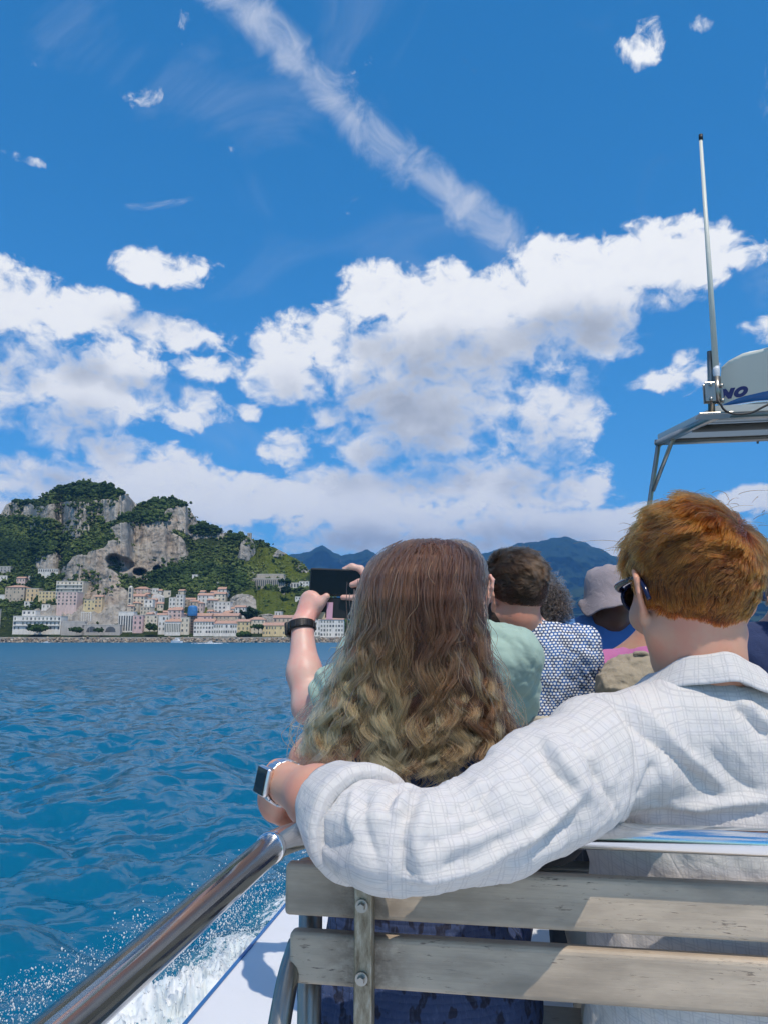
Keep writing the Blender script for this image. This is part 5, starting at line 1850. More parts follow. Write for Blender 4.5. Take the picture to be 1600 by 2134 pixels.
def seated(label, head, chest, half, top_mat, skin, shz, low_mat=TROUS, res=0.008, sleeve=True, arms=True, hair=None, tl=0.26, grow=0.014, neck_r=0.055, foldamp=0.004, extra=None, sleeve_cut=None):
    """A seated passenger: head, neck, trunk and arms in one skin; shirt and trousers over it."""
    cx, cy = chest
    o = empty('person', (cx, cy + 0.1, DECK), label, 'person')
    nb = np.array((cx, cy + 0.0, shz + 0.055))
    body, shirt = Shape(), Shape()
    head.add(body, neck_to=nb - (0, 0, 0.02), neck_r=neck_r)
    trunk = Shape()
    trunk.ell((cx, cy + 0.01, shz - 0.12), (half * 0.93, 0.112, 0.17), 0.04)
    trunk.ell((cx, cy + 0.02, shz - 0.30), (half * 0.86, 0.112, 0.20), 0.05)
    trunk.ell((cx, cy + 0.03, shz - 0.46), (half * 0.88, 0.12, 0.16), 0.05)
    sL = []
    for e in (-1, 1):
        s_ = np.array((cx + e * half * 0.93, cy + 0.0, shz - 0.035))
        trunk.cone(nb - (0, 0, 0.035), s_, 0.058, 0.058, 0.045)
        sL.append(s_)
    body.items += trunk.items
    shirt.items += trunk.items
    if arms:
        for e, s_ in zip((-1, 1), sL):
            el_ = s_ + np.array((e * 0.05, 0.06, -0.27))
            wr = el_ + np.array((-e * 0.08, 0.22, -0.02))
            body.cone(s_, el_, 0.047, 0.038, 0.03).cone(el_, wr, 0.037, 0.026, 0.02)
            hd = wr + np.array((-e * 0.03, 0.08, -0.01))
            body.cone(wr, hd, 0.028, 0.032, 0.02, fl=((0, 0, 1), 0.55))
            for q in range(4):
                f0 = hd + np.array(((q - 1.5) * 0.018, 0.02, 0.0))
                body.chain([f0, f0 + (0, 0.035, 0.004), f0 + (0, 0.058, -0.016)], [0.0095, 0.0085, 0.0075], 0.006)
            body.chain([wr + (-e * 0.025, 0.03, 0), wr + (-e * 0.055, 0.06, 0.005), wr + (-e * 0.06, 0.09, 0.0)], [0.013, 0.011, 0.009], 0.012)
            if sleeve:
                shirt.cone(s_, s_ + (el_ - s_) * 0.78, 0.056, 0.056, 0.04)
    if extra:
        extra(body, shirt, sL, nb)
    shape_obj('body', body, res, skin, o)
    cut = plane(nb + (0, 0, -0.002), (0, 0.25, 1))

    def disp(v):
        q = v * np.array((9, 9, 5))
        r_ = fbm(v * np.array((10, 10, 6)) + np.array((3, 0, 0)) + v[:, 2:3] * np.array((6, 0, 0)), 3, 0.5, ridged=True) - 0.6
        return (fbm(q, 4, 0.55) - 0.5) * foldamp * 3 - r_ * foldamp * 3.0
    clip = (lambda p: np.maximum(cut(p), sleeve_cut(p))) if sleeve_cut else cut
    shape_obj('shirt', shirt, res, top_mat, o, grow=grow, clip=clip, disp=disp, smooth_it=1)
    legs(o, (cx, cy + 0.05, max(shz - 0.54, DECK + 0.50)), half * 0.95, low_mat)
    return o


# ------------------------------------------------------------------ the red-haired man in the white shirt
mh_yaw = R(16)
_tmp = Head((0, 0, 0), mh_yaw, 0, 1.07)
MH = Head(P(1327, 1240, 1.24) - _tmp.w(-0.088, -0.013, 0.002), mh_yaw, R(-3), 1.07)
mcx, mcy = float(P(1462, 1500, 1.29)[0]), 1.30
man = empty('person', (mcx, 1.4, DECK), 'red-haired man in white checked shirt and sunglasses with an arm round the woman', 'person')
NBm = np.array((float(MH.c[0]) + 0.012, 1.275, zc(-0.07)))
SLm, SRm = P(1238, 1588, 1.185), np.array((mcx + 0.19, 1.30, zc(-0.17)))
ELB, WRI = P(785, 1732, 0.99), P(586, 1628, 1.185)
trunk = Shape()
trunk.ell((mcx, 1.325, zc(-0.235)), (0.195, 0.125, 0.165), 0.05)
trunk.ell((mcx, 1.325, zc(-0.43)), (0.178, 0.122, 0.20), 0.05)
trunk.ell((mcx, 1.335, zc(-0.60)), (0.185, 0.13, 0.16), 0.05)
trunk.cone(NBm - (0, 0.0, 0.055), SLm + (0.02, 0.0, 0.01), 0.070, 0.070, 0.05)
trunk.cone(NBm - (0, 0.0, 0.055), SRm, 0.070, 0.066, 0.05)
body = Shape()
MH.add(body, jaw=1.1, neck_to=NBm - (0, 0, 0.03), neck_r=0.059)
for kd, a_, k_ in trunk.items:
    if kd == 'e':
        a_ = (a_[0], np.asarray(a_[1]) - 0.018, a_[2])
    else:
        a_ = (a_[0] - np.array((0, 0, 0.012)), a_[1] - np.array((0, 0, 0.012)), a_[2] - 0.018, a_[3] - 0.018, a_[4])
    body.items.append((kd, a_, k_))
ARM = [(1242, 1590, 1.185), (1150, 1648, 1.10), (1040, 1712, 1.035), (945, 1750, 1.0), (870, 1756, 0.985)]
body.chain([P(*q) for q in ARM] + [ELB], [0.055, 0.050, 0.045, 0.041, 0.040, 0.040], 0.02)
body.chain([ELB, ELB * 0.45 + WRI * 0.55 + np.array((0, 0, 0.004)), WRI], [0.043, 0.039, 0.0285], 0.03)
# the hand drops from the wrist round her shoulder
pk = P(566, 1672, 1.235)
body.cone(WRI, pk, 0.029, 0.032, 0.02, fl=((0.75, 0.6, 0.2), 0.62))
fr = np.array((0.01, 0.055, -0.035))
side = np.array((0.35, -0.25, -0.55))
side = side / np.linalg.norm(side)
for q, L in enumerate((0.85, 1.0, 0.95, 0.78)):
    f0 = pk + side * ((q - 1.5) * 0.018) + np.array((-0.002, 0.02, -0.006))
    f1 = f0 + np.array((0.012, 0.036, -0.016)) * L
    f2 = f1 + np.array((0.028, 0.014, -0.012)) * L
    f3 = f2 + np.array((0.018, -0.006, -0.006)) * L
    body.chain([f0, f1, f2, f3], [0.0105, 0.0095, 0.0085, 0.0075], 0.006)
body.chain([WRI + (0.005, 0.01, 0.0), pk + (0.03, 0.0, 0.012), pk + (0.05, 0.03, 0.006)], [0.016, 0.0125, 0.0095], 0.012)
eR = SRm + np.array((0.04, 0.06, -0.27))
wR = eR + np.array((-0.1, 0.22, -0.03))
body.cone(SRm, eR, 0.05, 0.042, 0.03).cone(eR, wR, 0.041, 0.028, 0.02)
hR = wR + np.array((-0.03, 0.08, -0.01))
body.cone(wR, hR, 0.029, 0.034, 0.02, fl=((0, 0, 1), 0.55))
for q in range(4):
    f0 = hR + np.array(((q - 1.5) * 0.019, 0.02, 0.0))
    body.chain([f0, f0 + (0, 0.036, 0.004), f0 + (0, 0.06, -0.016)], [0.0095, 0.0085, 0.0075], 0.006)
body.chain([wR + (-0.025, 0.03, 0), wR + (-0.055, 0.06, 0.005), wR + (-0.06, 0.09, 0.0)], [0.013, 0.011, 0.009], 0.012)
shape_obj('body', body, 0.0042, SK_FAIR, man)

# his shirt: trunk and left sleeve in one cloth, with the folds seen in it
SLV = [(1242, 1582, 1.19), (1150, 1640, 1.10), (1040, 1704, 1.035), (945, 1742, 1.0), (870, 1750, 0.985), (808, 1743, 0.985), (762, 1722, 1.005), (730, 1700, 1.045), (712, 1686, 1.08)]
SLV3 = [P(*q) for q in SLV]
SLR = [0.080, 0.071, 0.059, 0.051, 0.050, 0.051, 0.049, 0.043, 0.038]
shirt = Shape()
shirt.items += trunk.items
shirt.chain(SLV3, SLR, 0.012)
shirt.cone(SRm, eR, 0.075, 0.065, 0.04)
GROW = 0.010


def shirt_field(p):
    return shirt.field(p, GROW)


def hit(px, py, fn=shirt_field, t0=0.55):
    r = ray(px, py)
    r = r / np.linalg.norm(r)
    t = t0
    o0 = np.array((0, 0, CAMZ))
    for _ in range(60):
        d = float(fn((o0 + r * t)[None].astype(np.float32))[0])
        t += d * 0.8
        if abs(d) < 0.0006 or t > 3:
            break
    return o0 + r * min(t, 1.35)


SEAM_PT = P(1262, 1600, 1.14)
SEAM_N = (SLV3[1] - SLV3[0])
SEAM_N = SEAM_N / np.linalg.norm(SEAM_N)
SEAM_N = SEAM_N + np.array((-0.25, 0.0, 0.42))
SEAM_N /= np.linalg.norm(SEAM_N)
FOLDS = [  # (points, height, width): creases pressed into the cloth and the ridges beside them
    ([(1281, 1470), (1335, 1520), (1392, 1566), (1445, 1615), (1492, 1660)], -0.011, 0.016), ([(1300, 1462), (1410, 1552), (1512, 1645)], 0.007, 0.012),
    ([(1532, 1467), (1565, 1500), (1605, 1540)], -0.009, 0.014), ([(1552, 1462), (1610, 1520)], 0.006, 0.012),
    ([(1366, 1588), (1350, 1625), (1333, 1668)], -0.007, 0.012), ([(1390, 1590), (1385, 1640), (1370, 1675)], 0.005, 0.012),
    ([(1122, 1551), (1140, 1585), (1162, 1615), (1220, 1680)], -0.009, 0.013), ([(1140, 1540), (1180, 1600), (1236, 1665)], 0.006, 0.011),
    ([(1190, 1535), (1215, 1560), (1240, 1600), (1258, 1630)], -0.006, 0.010),
    ([(1226, 1580), (1255, 1615), (1274, 1650), (1288, 1700)], -0.008, 0.010), ([(1090, 1590), (1120, 1640), (1150, 1690)], -0.006, 0.014),
    ([(1080, 1766), (1135, 1728), (1187, 1680), (1215, 1640)], 0.007, 0.009), ([(1095, 1785), (1150, 1745), (1205, 1690)], -0.006, 0.011),
    ([(1346, 1683), (1440, 1680), (1520, 1674), (1610, 1668)], 0.009, 0.012), ([(1330, 1700), (1440, 1698), (1610, 1690)], -0.006, 0.010),
    ([(1318, 1715), (1345, 1700), (1380, 1705)], 0.008, 0.010), ([(1290, 1725), (1320, 1700), (1330, 1670)], -0.006, 0.009),
    ([(805, 1690), (812, 1662), (826, 1645), (854, 1634)], -0.008, 0.008), ([(822, 1700), (832, 1668), (850, 1650)], 0.006, 0.009),
    ([(877, 1641), (850, 1695), (838, 1748), (844, 1805), (862, 1822)], -0.008, 0.010), ([(905, 1640), (880, 1700), (868, 1750), (872, 1795)], 0.006, 0.012),
    ([(1061, 1697), (985, 1725), (918, 1751), (852, 1782)], -0.006, 0.012), ([(1075, 1715), (990, 1748), (915, 1775)], 0.005, 0.010),
    ([(1100, 1751), (1003, 1805), (930, 1822), (860, 1830)], 0.007, 0.010), ([(990, 1640), (955, 1680), (925, 1712)], -0.005, 0.012),
    ([(1040, 1610), (1010, 1650), (985, 1700)], -0.006, 0.012), ([(1005, 1618), (975, 1650)], 0.004, 0.010),
    ([(765, 1640), (758, 1690), (766, 1750), (790, 1800)], -0.005, 0.010), ([(738, 1640), (732, 1690), (738, 1750)], 0.004, 0.009),
    ([(1420, 1470), (1440, 1540), (1450, 1580)], -0.004, 0.014), ([(1480, 1560), (1530, 1620), (1590, 1655)], -0.006, 0.013)]
FOLD3 = [(catmull([hit(*q) for q in pts], 24), h_, w_) for pts, h_, w_ in FOLDS]


def seam_dist(v):
    return (v - SEAM_PT) @ SEAM_N


def sleeve_coords(v):
    """Length along the sleeve and distance round it."""
    best = np.full(len(v), 9.0)
    S = np.zeros(len(v))
    T = np.zeros(len(v))
    acc = 0.0
    for i in range(len(SLV3) - 1):
        a, b = SLV3[i], SLV3[i + 1]
        ba = b - a
        L = np.linalg.norm(ba)
        t = np.clip((v - a) @ ba / (L * L), 0, 1)
        d = v - a - t[:, None] * ba
        r = np.linalg.norm(d, axis=1)
        n = ba / L
        u = np.array((0, 0, 1.0)) - n * n[2]
        u /= np.linalg.norm(u)
        w_ = np.cross(n, u)
        m = r < best
        best[m] = r[m]
        S[m] = (acc + t * L)[m]
        T[m] = np.arctan2(d @ u, -(d @ np.array((0, 1.0, 0))))[m] * 0.072
        acc += L
    return S, T


def shirt_disp(v):
    out = np.zeros(len(v))
    for path, h_, w_ in FOLD3:
        lo, hi = path.min(0) - 4 * w_, path.max(0) + 4 * w_
        m = np.where(((v > lo) & (v < hi)).all(1))[0]
        if len(m) == 0:
            continue
        d = np.sqrt(((v[m][:, None] - path[None]) ** 2).sum(-1))
        j = d.argmin(1)
        dm = d[np.arange(len(m)), j]
        end = np.minimum(j, 23 - j) / 5.0
        pr = np.exp(-dm / w_ * 1.5) if h_ < 0 else np.exp(-(dm / w_) ** 2 * 1.6)
        out[m] += 1.35 * h_ * pr * np.clip(0.25 + end, 0, 1)
    S, T = sleeve_coords(v)
    sl = smooth01(seam_dist(v), -0.01, 0.03)
    crump = fbm(np.stack([S * 26 + T * 14, T * 16 - S * 5, S * 0 + 2], -1), 4, 0.55) - 0.5
    back = fbm(np.stack([v[:, 0] * 13 + v[:, 2] * 9, v[:, 2] * 6 - v[:, 0] * 4, v[:, 1] * 6], -1), 4, 0.5) - 0.5
    rid = fbm(np.stack([S * 12 + T * 9, T * 11 - S * 3, S * 0 + 7], -1), 3, 0.5, ridged=True) - 0.62
    rib = fbm(np.stack([v[:, 0] * 8 + v[:, 2] * 7, v[:, 2] * 5 - v[:, 0] * 5, v[:, 1] * 4], -1), 3, 0.5, ridged=True) - 0.62
    out += sl * (crump * 0.012 - rid * 0.013) + (1 - sl) * (back * 0.010 - rib * 0.012)
    out += -0.0035 * np.exp(-(seam_dist(v) / 0.006) ** 2)
    return out


lo, hi = shirt.bounds(0.03)
collar_cut = plane(NBm + (0, 0, -0.012), (0.02, 0.30, 1))
cuff_cut = plane(SLV3[-1] + (SLV3[-1] - SLV3[-2]) * 0.15, SLV3[-1] - SLV3[-2])


def shirt_fn(p):
    d = shirt.field(p, GROW)
    d = np.maximum(d, collar_cut(p))
    near = p[:, 0] < float(SLV3[-2][0]) + 0.03
    return np.where(near, np.maximum(d, cuff_cut(p)), d)


v, f = surface(shirt_fn, lo, hi, 0.0042)
v = relax(v, f, 3)
v = v + normals(v, f) * shirt_disp(v)[:, None]
S, T = sleeve_coords(v)
sd_ = seam_dist(v)
onsl = (sd_ > 0) & (v[:, 0] < mcx - 0.05)
sl3 = np.where(onsl[:, None], np.stack([S, T], -1), np.stack([v[:, 0] + 0.06 * v[:, 2], v[:, 2] * 1.02 + 0.12 * v[:, 0] - 0.45 * (v[:, 1] - 1.2)], -1))
seam_at = np.where(v[:, 0] < mcx - 0.05, sd_, 1.0)
link('shirt', npmesh('shirt', v, f, True, uv=sl3, attrs={'seam': seam_at}), PLAID, man)


def sheet(name, rows, mat, parent, thick=0.0025, uvs=None, wrap=False):
    """A thin piece of cloth given as rows of points, with real thickness."""
    rows = np.asarray(rows, float)
    nv, nu = rows.shape[:2]
    f = grid_faces(nu, nv, wrap)
    V = rows.reshape(-1, 3)
    n = normals(V, f)
    both = np.concatenate([V + n * thick * 0.5, V - n * thick * 0.5])
    F = [tuple(q) for q in f] + [tuple(q[::-1] + nv * nu) for q in f]
    N = nv * nu
    e1 = [(i, i + 1) for i in range(nu - 1)] + ([(nu - 1, 0)] if wrap else [])
    for a, b in e1:
        F.append((b, a, a + N, b + N))
        c, d = (nv - 1) * nu + a, (nv - 1) * nu + b
        F.append((c, d, d + N, c + N))
    if not wrap:
        for i in range(nv - 1):
            a, b = i * nu, (i + 1) * nu
            F.append((a, b, b + N, a + N))
            c, d = a + nu - 1, b + nu - 1
            F.append((d, c, c + N, d + N))
    uv = None
    if uvs is not None:
        u = np.asarray(uvs, float).reshape(-1, 2)
        uv = np.concatenate([u, u])
    return link(name, npmesh(name, both, F, True, uv=uv, attrs={'seam': np.ones(len(both))}), mat, parent)


# collar: stands at the neck, folds over and spreads on to the shoulder
th = np.linspace(R(-118), R(118), 90)
rows, uvs = [], []
NC = np.array((float(MH.c[0]) + 0.014, 1.272))
for q in np.linspace(0, 1, 17):
    row, uvr = [], []
    for a in th:
        sp_ = smooth01(abs(a), R(25), R(95))
        zt = -0.020 - 0.036 * smooth01(abs(a), R(5), R(100)) + 0.002 * math.sin(a * 7)
        rb = 0.069 + 0.004 * sp_
        if q < 0.35:
            k = q / 0.35
            r_, z_ = rb - 0.004 + 0.004 * k, zt - 0.034 * (1 - k)
        else:
            k = (q - 0.35) / 0.65
            reach = 0.020 + 0.052 * sp_
            r_ = rb + 0.004 * math.sin(k * math.pi) + reach * k ** 1.2 + 0.0015 * math.sin(a * 9) * k
            z_ = zt + 0.004 * math.sin(min(1, k * 3) * math.pi) - (0.040 - 0.004 * sp_) * k ** 1.15 - 0.012 * sp_ * k
        row.append((NC[0] + r_ * math.sin(a) * (1.0 if a > 0 else 1.06), NC[1] - r_ * math.cos(a) * 1.05, zc(z_)))
        uvr.append((a * 0.075, q * 0.075))
    rows.append(row)
    uvs.append(uvr)
sheet('collar', rows, PLAID, man, 0.003, uvs)

# turned-up cuff
cp = catmull([P(764, 1722, 1.0), P(740, 1708, 1.028), P(720, 1692, 1.06), P(703, 1678, 1.09)], 14)
t_, a_, b_ = frames(cp)
th = np.linspace(0, 2 * np.pi, 60, endpoint=False)
rows, uvs = [], []
rad = np.interp(np.linspace(0, 1, 14), [0, 0.07, 0.2, 0.6, 1], [0.056, 0.0725, 0.0730, 0.0660, 0.0590])
for i in range(14):
    w1 = fbm(np.stack([np.cos(th) * 2.2, np.sin(th) * 2.2, th * 0 + i * 0.11], -1), 3) - 0.5
    r_ = rad[i] * (1 + 0.12 * w1)
    rows.append(cp[i] + r_[:, None] * (np.cos(th)[:, None] * a_[i] + np.sin(th)[:, None] * b_[i]))
    uvs.append(np.stack([th * 0.07, np.full(60, i * 0.0055)], -1))
rows.append(rows[-1] + (cp[-1] - rows[-1]) * 0.10 - t_[-1] * 0.006)
uvs.append(uvs[-1] + np.array((0, 0.006)))
rows.append(rows[-1] + (cp[-1] - rows[-1]) * 0.06 - t_[-1] * 0.03)
uvs.append(uvs[-1] + np.array((0, 0.02)))
sheet('cuff', rows, PLAID, man, 0.003, uvs, wrap=True)
legs(man, (mcx, 1.36, DECK + 0.53), 0.18, BEIGET)

# his hair
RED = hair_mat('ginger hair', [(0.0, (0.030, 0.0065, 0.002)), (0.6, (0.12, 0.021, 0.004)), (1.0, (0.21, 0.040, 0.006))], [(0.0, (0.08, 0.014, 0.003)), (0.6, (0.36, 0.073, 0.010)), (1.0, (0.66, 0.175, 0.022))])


def keep_man(root, q):
    x, y, z = root.T
    ok = z > np.interp(y, [-0.11, -0.07, -0.03, -0.005, 0.02, 0.05, 0.07, 0.09], [-0.045, -0.035, -0.012, 0.022, 0.045, 0.06, 0.085, 0.12])
    return ok


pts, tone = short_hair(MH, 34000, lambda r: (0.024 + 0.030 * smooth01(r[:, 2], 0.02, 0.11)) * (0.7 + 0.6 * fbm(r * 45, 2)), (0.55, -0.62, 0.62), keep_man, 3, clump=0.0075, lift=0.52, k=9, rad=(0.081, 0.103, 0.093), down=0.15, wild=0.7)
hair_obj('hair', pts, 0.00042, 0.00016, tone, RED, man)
cap = Shape()
cap.ell(MH.w(0, -0.014, 0.036), np.array((0.082, 0.104, 0.095)) * MH.s, 0.01, MH.M)
hl = plane(MH.w(0, -0.03, -0.012), MH.M @ np.array((0, 0.62, -1.0)))
shape_obj('hair_base', cap, 0.006, simple_mat('ginger hair base', (0.07, 0.02, 0.006), 0.9), man, clip=lambda p: hl(p))
# nape: hair runs lower at the back of the neck
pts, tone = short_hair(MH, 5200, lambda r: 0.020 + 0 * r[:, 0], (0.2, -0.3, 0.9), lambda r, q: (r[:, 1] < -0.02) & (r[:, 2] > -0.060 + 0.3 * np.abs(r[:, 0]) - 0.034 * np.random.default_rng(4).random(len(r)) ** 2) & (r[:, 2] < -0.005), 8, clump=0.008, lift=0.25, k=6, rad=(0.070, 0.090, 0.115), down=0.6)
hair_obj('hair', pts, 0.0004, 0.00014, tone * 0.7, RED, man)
# a few loose strands lifted by the wind
rng = np.random.default_rng(12)
fly = []
for k in range(70):
    a = rng.uniform(-1.4, 1.4)
    r0 = np.array((0.09 * math.sin(a), -0.03 + 0.05 * rng.normal(), 0.04 + 0.095 * math.cos(a)))
    d_ = np.array((math.sin(a) * 0.5 + rng.normal() * 0.4, rng.normal() * 0.4, 0.35 + 0.25 * rng.random()))
    L = 0.025 + 0.03 * rng.random()
    tt = np.linspace(0, 1, 9)[:, None]
    fly.append(MH.wa(r0 + d_ * L * tt + np.array((rng.normal(), rng.normal(), -1.0)) * 0.018 * tt ** 2))
hair_obj('hair', np.array(fly), 0.00035, 0.00015, rng.random(70), RED, man)

# his sunglasses
sg = empty('sunglasses', MH.w(0, 0.1, 0.01), 'navy framed sunglasses worn by the red-haired man', 'sunglasses')
FRM = simple_mat('navy glossy plastic', (0.006, 0.012, 0.05), 0.15, var=0.1, scale=20)
LENS = simple_mat('dark brown lens', (0.025, 0.014, 0.008), 0.08, var=0.1)
for e in (-1, 1):
    ring = [MH.w(e * (0.036 + 0.031 * math.cos(a)), 0.103 - 0.014 * (0.036 + 0.031 * math.cos(a)) / 0.067 - 0.004, 0.008 + 0.023 * math.sin(a)) for a in np.linspace(0, 2 * np.pi, 25)]
    tube('rim', ring, 0.0034, FRM, sg, segs=8, caps=False)
    cc = np.mean(ring[:-1], 0)
    vv = np.array([cc] + ring[:-1])
    link('lens', npmesh('lens', vv, [(0, i, i % 24 + 1) for i in range(1, 25)], False), LENS, sg)
    tp = [MH.w(e * 0.069, 0.086, 0.021), MH.w(e * 0.080, 0.070, 0.024), MH.w(e * 0.086, 0.03, 0.026), MH.w(e * 0.087, -0.012, 0.027), MH.w(e * 0.088, -0.035, 0.012), MH.w(e * 0.086, -0.045, -0.008)]
    tube('temple', tp, [0.0065, 0.006, 0.005, 0.0045, 0.004, 0.0035], FRM, sg, segs=8, n=24)
tube('bridge', [MH.w(-0.008, 0.1, 0.013), MH.w(0, 0.102, 0.016), MH.w(0.008, 0.1, 0.013)], 0.003, FRM, sg, segs=8, n=8)


# ------------------------------------------------------------------ wrist watches
def ring_band(name, c, axis, r, w, thick, mat, parent, up=(0, 0, 1), squash=1.0):
    axis = axis / np.linalg.norm(axis)
    u = np.asarray(up, float)
    u = u - axis * (u @ axis)
    u /= np.linalg.norm(u)
    w_ = np.cross(axis, u)
    th = np.linspace(0, 2 * np.pi, 48, endpoint=False)
    ring = c + r * (np.cos(th)[:, None] * u + squash * np.sin(th)[:, None] * w_)
    rows = [ring - axis * w / 2, ring - axis * w * 0.2, ring + axis * w * 0.2, ring + axis * w / 2]
    return sheet(name, np.array(rows), mat, parent, thick, wrap=True)


fa = (WRI - ELB) / np.linalg.norm(WRI - ELB)
wt = empty('wrist_watch', WRI, 'white metal smart watch with black screen and link bracelet on the man\'s wrist', 'watch')
WC = WRI - fa * 0.010
ALU = steel('silver aluminium', (0.82, 0.80, 0.80), 0.3, 0.2)
out_d = np.array((-0.80, -0.52, 0.18))
out_d = out_d - fa * (out_d @ fa)
out_d /= np.linalg.norm(out_d)
crs = np.cross(fa, out_d)
Rm = Matrix((Vector(fa), Vector(crs), Vector(out_d))).transposed()
bm = bmesh.new()
add_box(bm, WC + out_d * 0.0345, (0.036, 0.042, 0.0105), 0.0048, Rm, 4)
link('case', bm_mesh(bm, 'case', True), ALU, wt)
bm = bmesh.new()
add_box(bm, WC + out_d * 0.0395, (0.031, 0.037, 0.0025), 0.0012, Rm, 2)
link('screen', bm_mesh(bm, 'screen', False), simple_mat('black watch glass', (0.006, 0.006, 0.007), 0.06, var=0.1), wt)
bm = bmesh.new()
add_box(bm, WC + out_d * 0.0345 + fa * 0.0185 + crs * 0.008, (0.004, 0.007, 0.007), 0.0015, Rm, 2)
link('crown_button', bm_mesh(bm, 'crown_button'), ALU, wt)
for k in range(22):
    a = R(42) + (2 * math.pi - R(84)) * k / 21
    d_ = math.cos(a) * out_d + math.sin(a) * crs
    tn = -math.sin(a) * out_d + math.cos(a) * crs
    Rk = Matrix((Vector(fa), Vector(tn), Vector(d_))).transposed()
    box_obj('bracelet_link', WC + d_ * 0.0325, (0.021 - 0.004 * (k % 2), 0.0078, 0.0036), ALU, wt, 0.0009, Rk, 1)

# ------------------------------------------------------------------ the woman with long wavy hair
WH = Head(P(886, 1285, 1.335), R(3), R(-4), 0.98)
wcx = float(P(862, 1600, 1.36)[0])
woman = empty('person', (wcx, 1.45, DECK), 'woman with long wavy brown hair turning blond, in a navy dress, seen from behind', 'person')
wn = np.array((wcx + 0.005, 1.355, zc(-0.105)))
wL, wR_ = P(664, 1592, 1.37), P(1068, 1585, 1.375)
wb = Shape()
WH.add(wb, jaw=0.9, neck_to=wn - (0, 0, 0.02), neck_r=0.048)
wt_ = Shape()
wt_.ell((wcx, 1.375, zc(-0.275)), (0.158, 0.095, 0.15), 0.04)
wt_.ell((wcx, 1.385, zc(-0.44)), (0.142, 0.095, 0.18), 0.05)
wt_.ell((wcx, 1.39, zc(-0.60)), (0.175, 0.12, 0.15), 0.05)
for s_ in (wL, wR_):
    wb.cone(wn - (0, 0, 0.03), s_, 0.046, 0.048, 0.04)
wb.items += wt_.items
for e, s_ in ((-1, wL), (1, wR_)):
    el_ = s_ + np.array((-e * 0.02, 0.14, -0.22))
    wr = el_ + np.array((-e * 0.07, 0.20, -0.05))
    wb.cone(s_, el_, 0.046, 0.037, 0.03).cone(el_, wr, 0.035, 0.024, 0.02)
    hd = wr + np.array((-e * 0.03, 0.07, -0.01))
    wb.cone(wr, hd, 0.025, 0.029, 0.02, fl=((0, 0, 1), 0.55))
    for q in range(4):
        f0 = hd + np.array(((q - 1.5) * 0.016, 0.02, 0.0))
        wb.chain([f0, f0 + (0, 0.032, 0.004), f0 + (0, 0.054, -0.014)], [0.0085, 0.0075, 0.0065], 0.005)
    wb.chain([wr + (-e * 0.02, 0.03, 0), wr + (-e * 0.048, 0.055, 0.005), wr + (-e * 0.054, 0.08, 0.0)], [0.011, 0.0095, 0.008], 0.01)
shape_obj('body', wb, 0.0065, SK_FAIR, woman)
dr = Shape()
dr.items += wt_.items
dr.cone(np.array((wcx, 1.37, zc(-0.2))) * 0.45 + wR_ * 0.55, wR_ + (0, 0, 0.004), 0.05, 0.05, 0.03)
dtop = plane((wcx, 1.30, zc(-0.165)), (0, 0.15, 1))
shape_obj('dress', dr, 0.006, NAVYD, woman, grow=0.008, clip=lambda p: np.where(np.abs(p[:, 0] - wcx) < 0.12, dtop(p), -1),
          disp=lambda v: (fbm(v * np.array((16, 16, 9)), 3) - 0.5) * 0.01)
sk = Shape()
sk.ell((wcx, 1.41, zc(-0.60)), (0.20, 0.15, 0.13), 0.04)
for e in (-1, 1):
    sk.cone((wcx + e * 0.08, 1.42, zc(-0.6)), (wcx + e * 0.10, 1.82, zc(-0.58)), 0.11, 0.09, 0.05)
    sk.cone((wcx + e * 0.10, 1.82, zc(-0.58)), (wcx + e * 0.10, 1.80, zc(-0.85)), 0.09, 0.10, 0.06)
shape_obj('skirt', sk, 0.012, NAVYD, woman, disp=lambda v: (fbm(v * np.array((18, 10, 5)), 3) - 0.5) * 0.03)
for e in (-1, 1):
    s2 = Shape()
    s2.cone((wcx + e * 0.10, 1.80, zc(-0.8)), (wcx + e * 0.10, 1.80, DECK + 0.06), 0.045, 0.032, 0.02)
    s2.cone((wcx + e * 0.10, 1.80, DECK + 0.045), (wcx + e * 0.11, 1.96, DECK + 0.03), 0.036, 0.026, 0.02)
    shape_obj('lower_leg', s2, 0.012, SK_FAIR, woman)


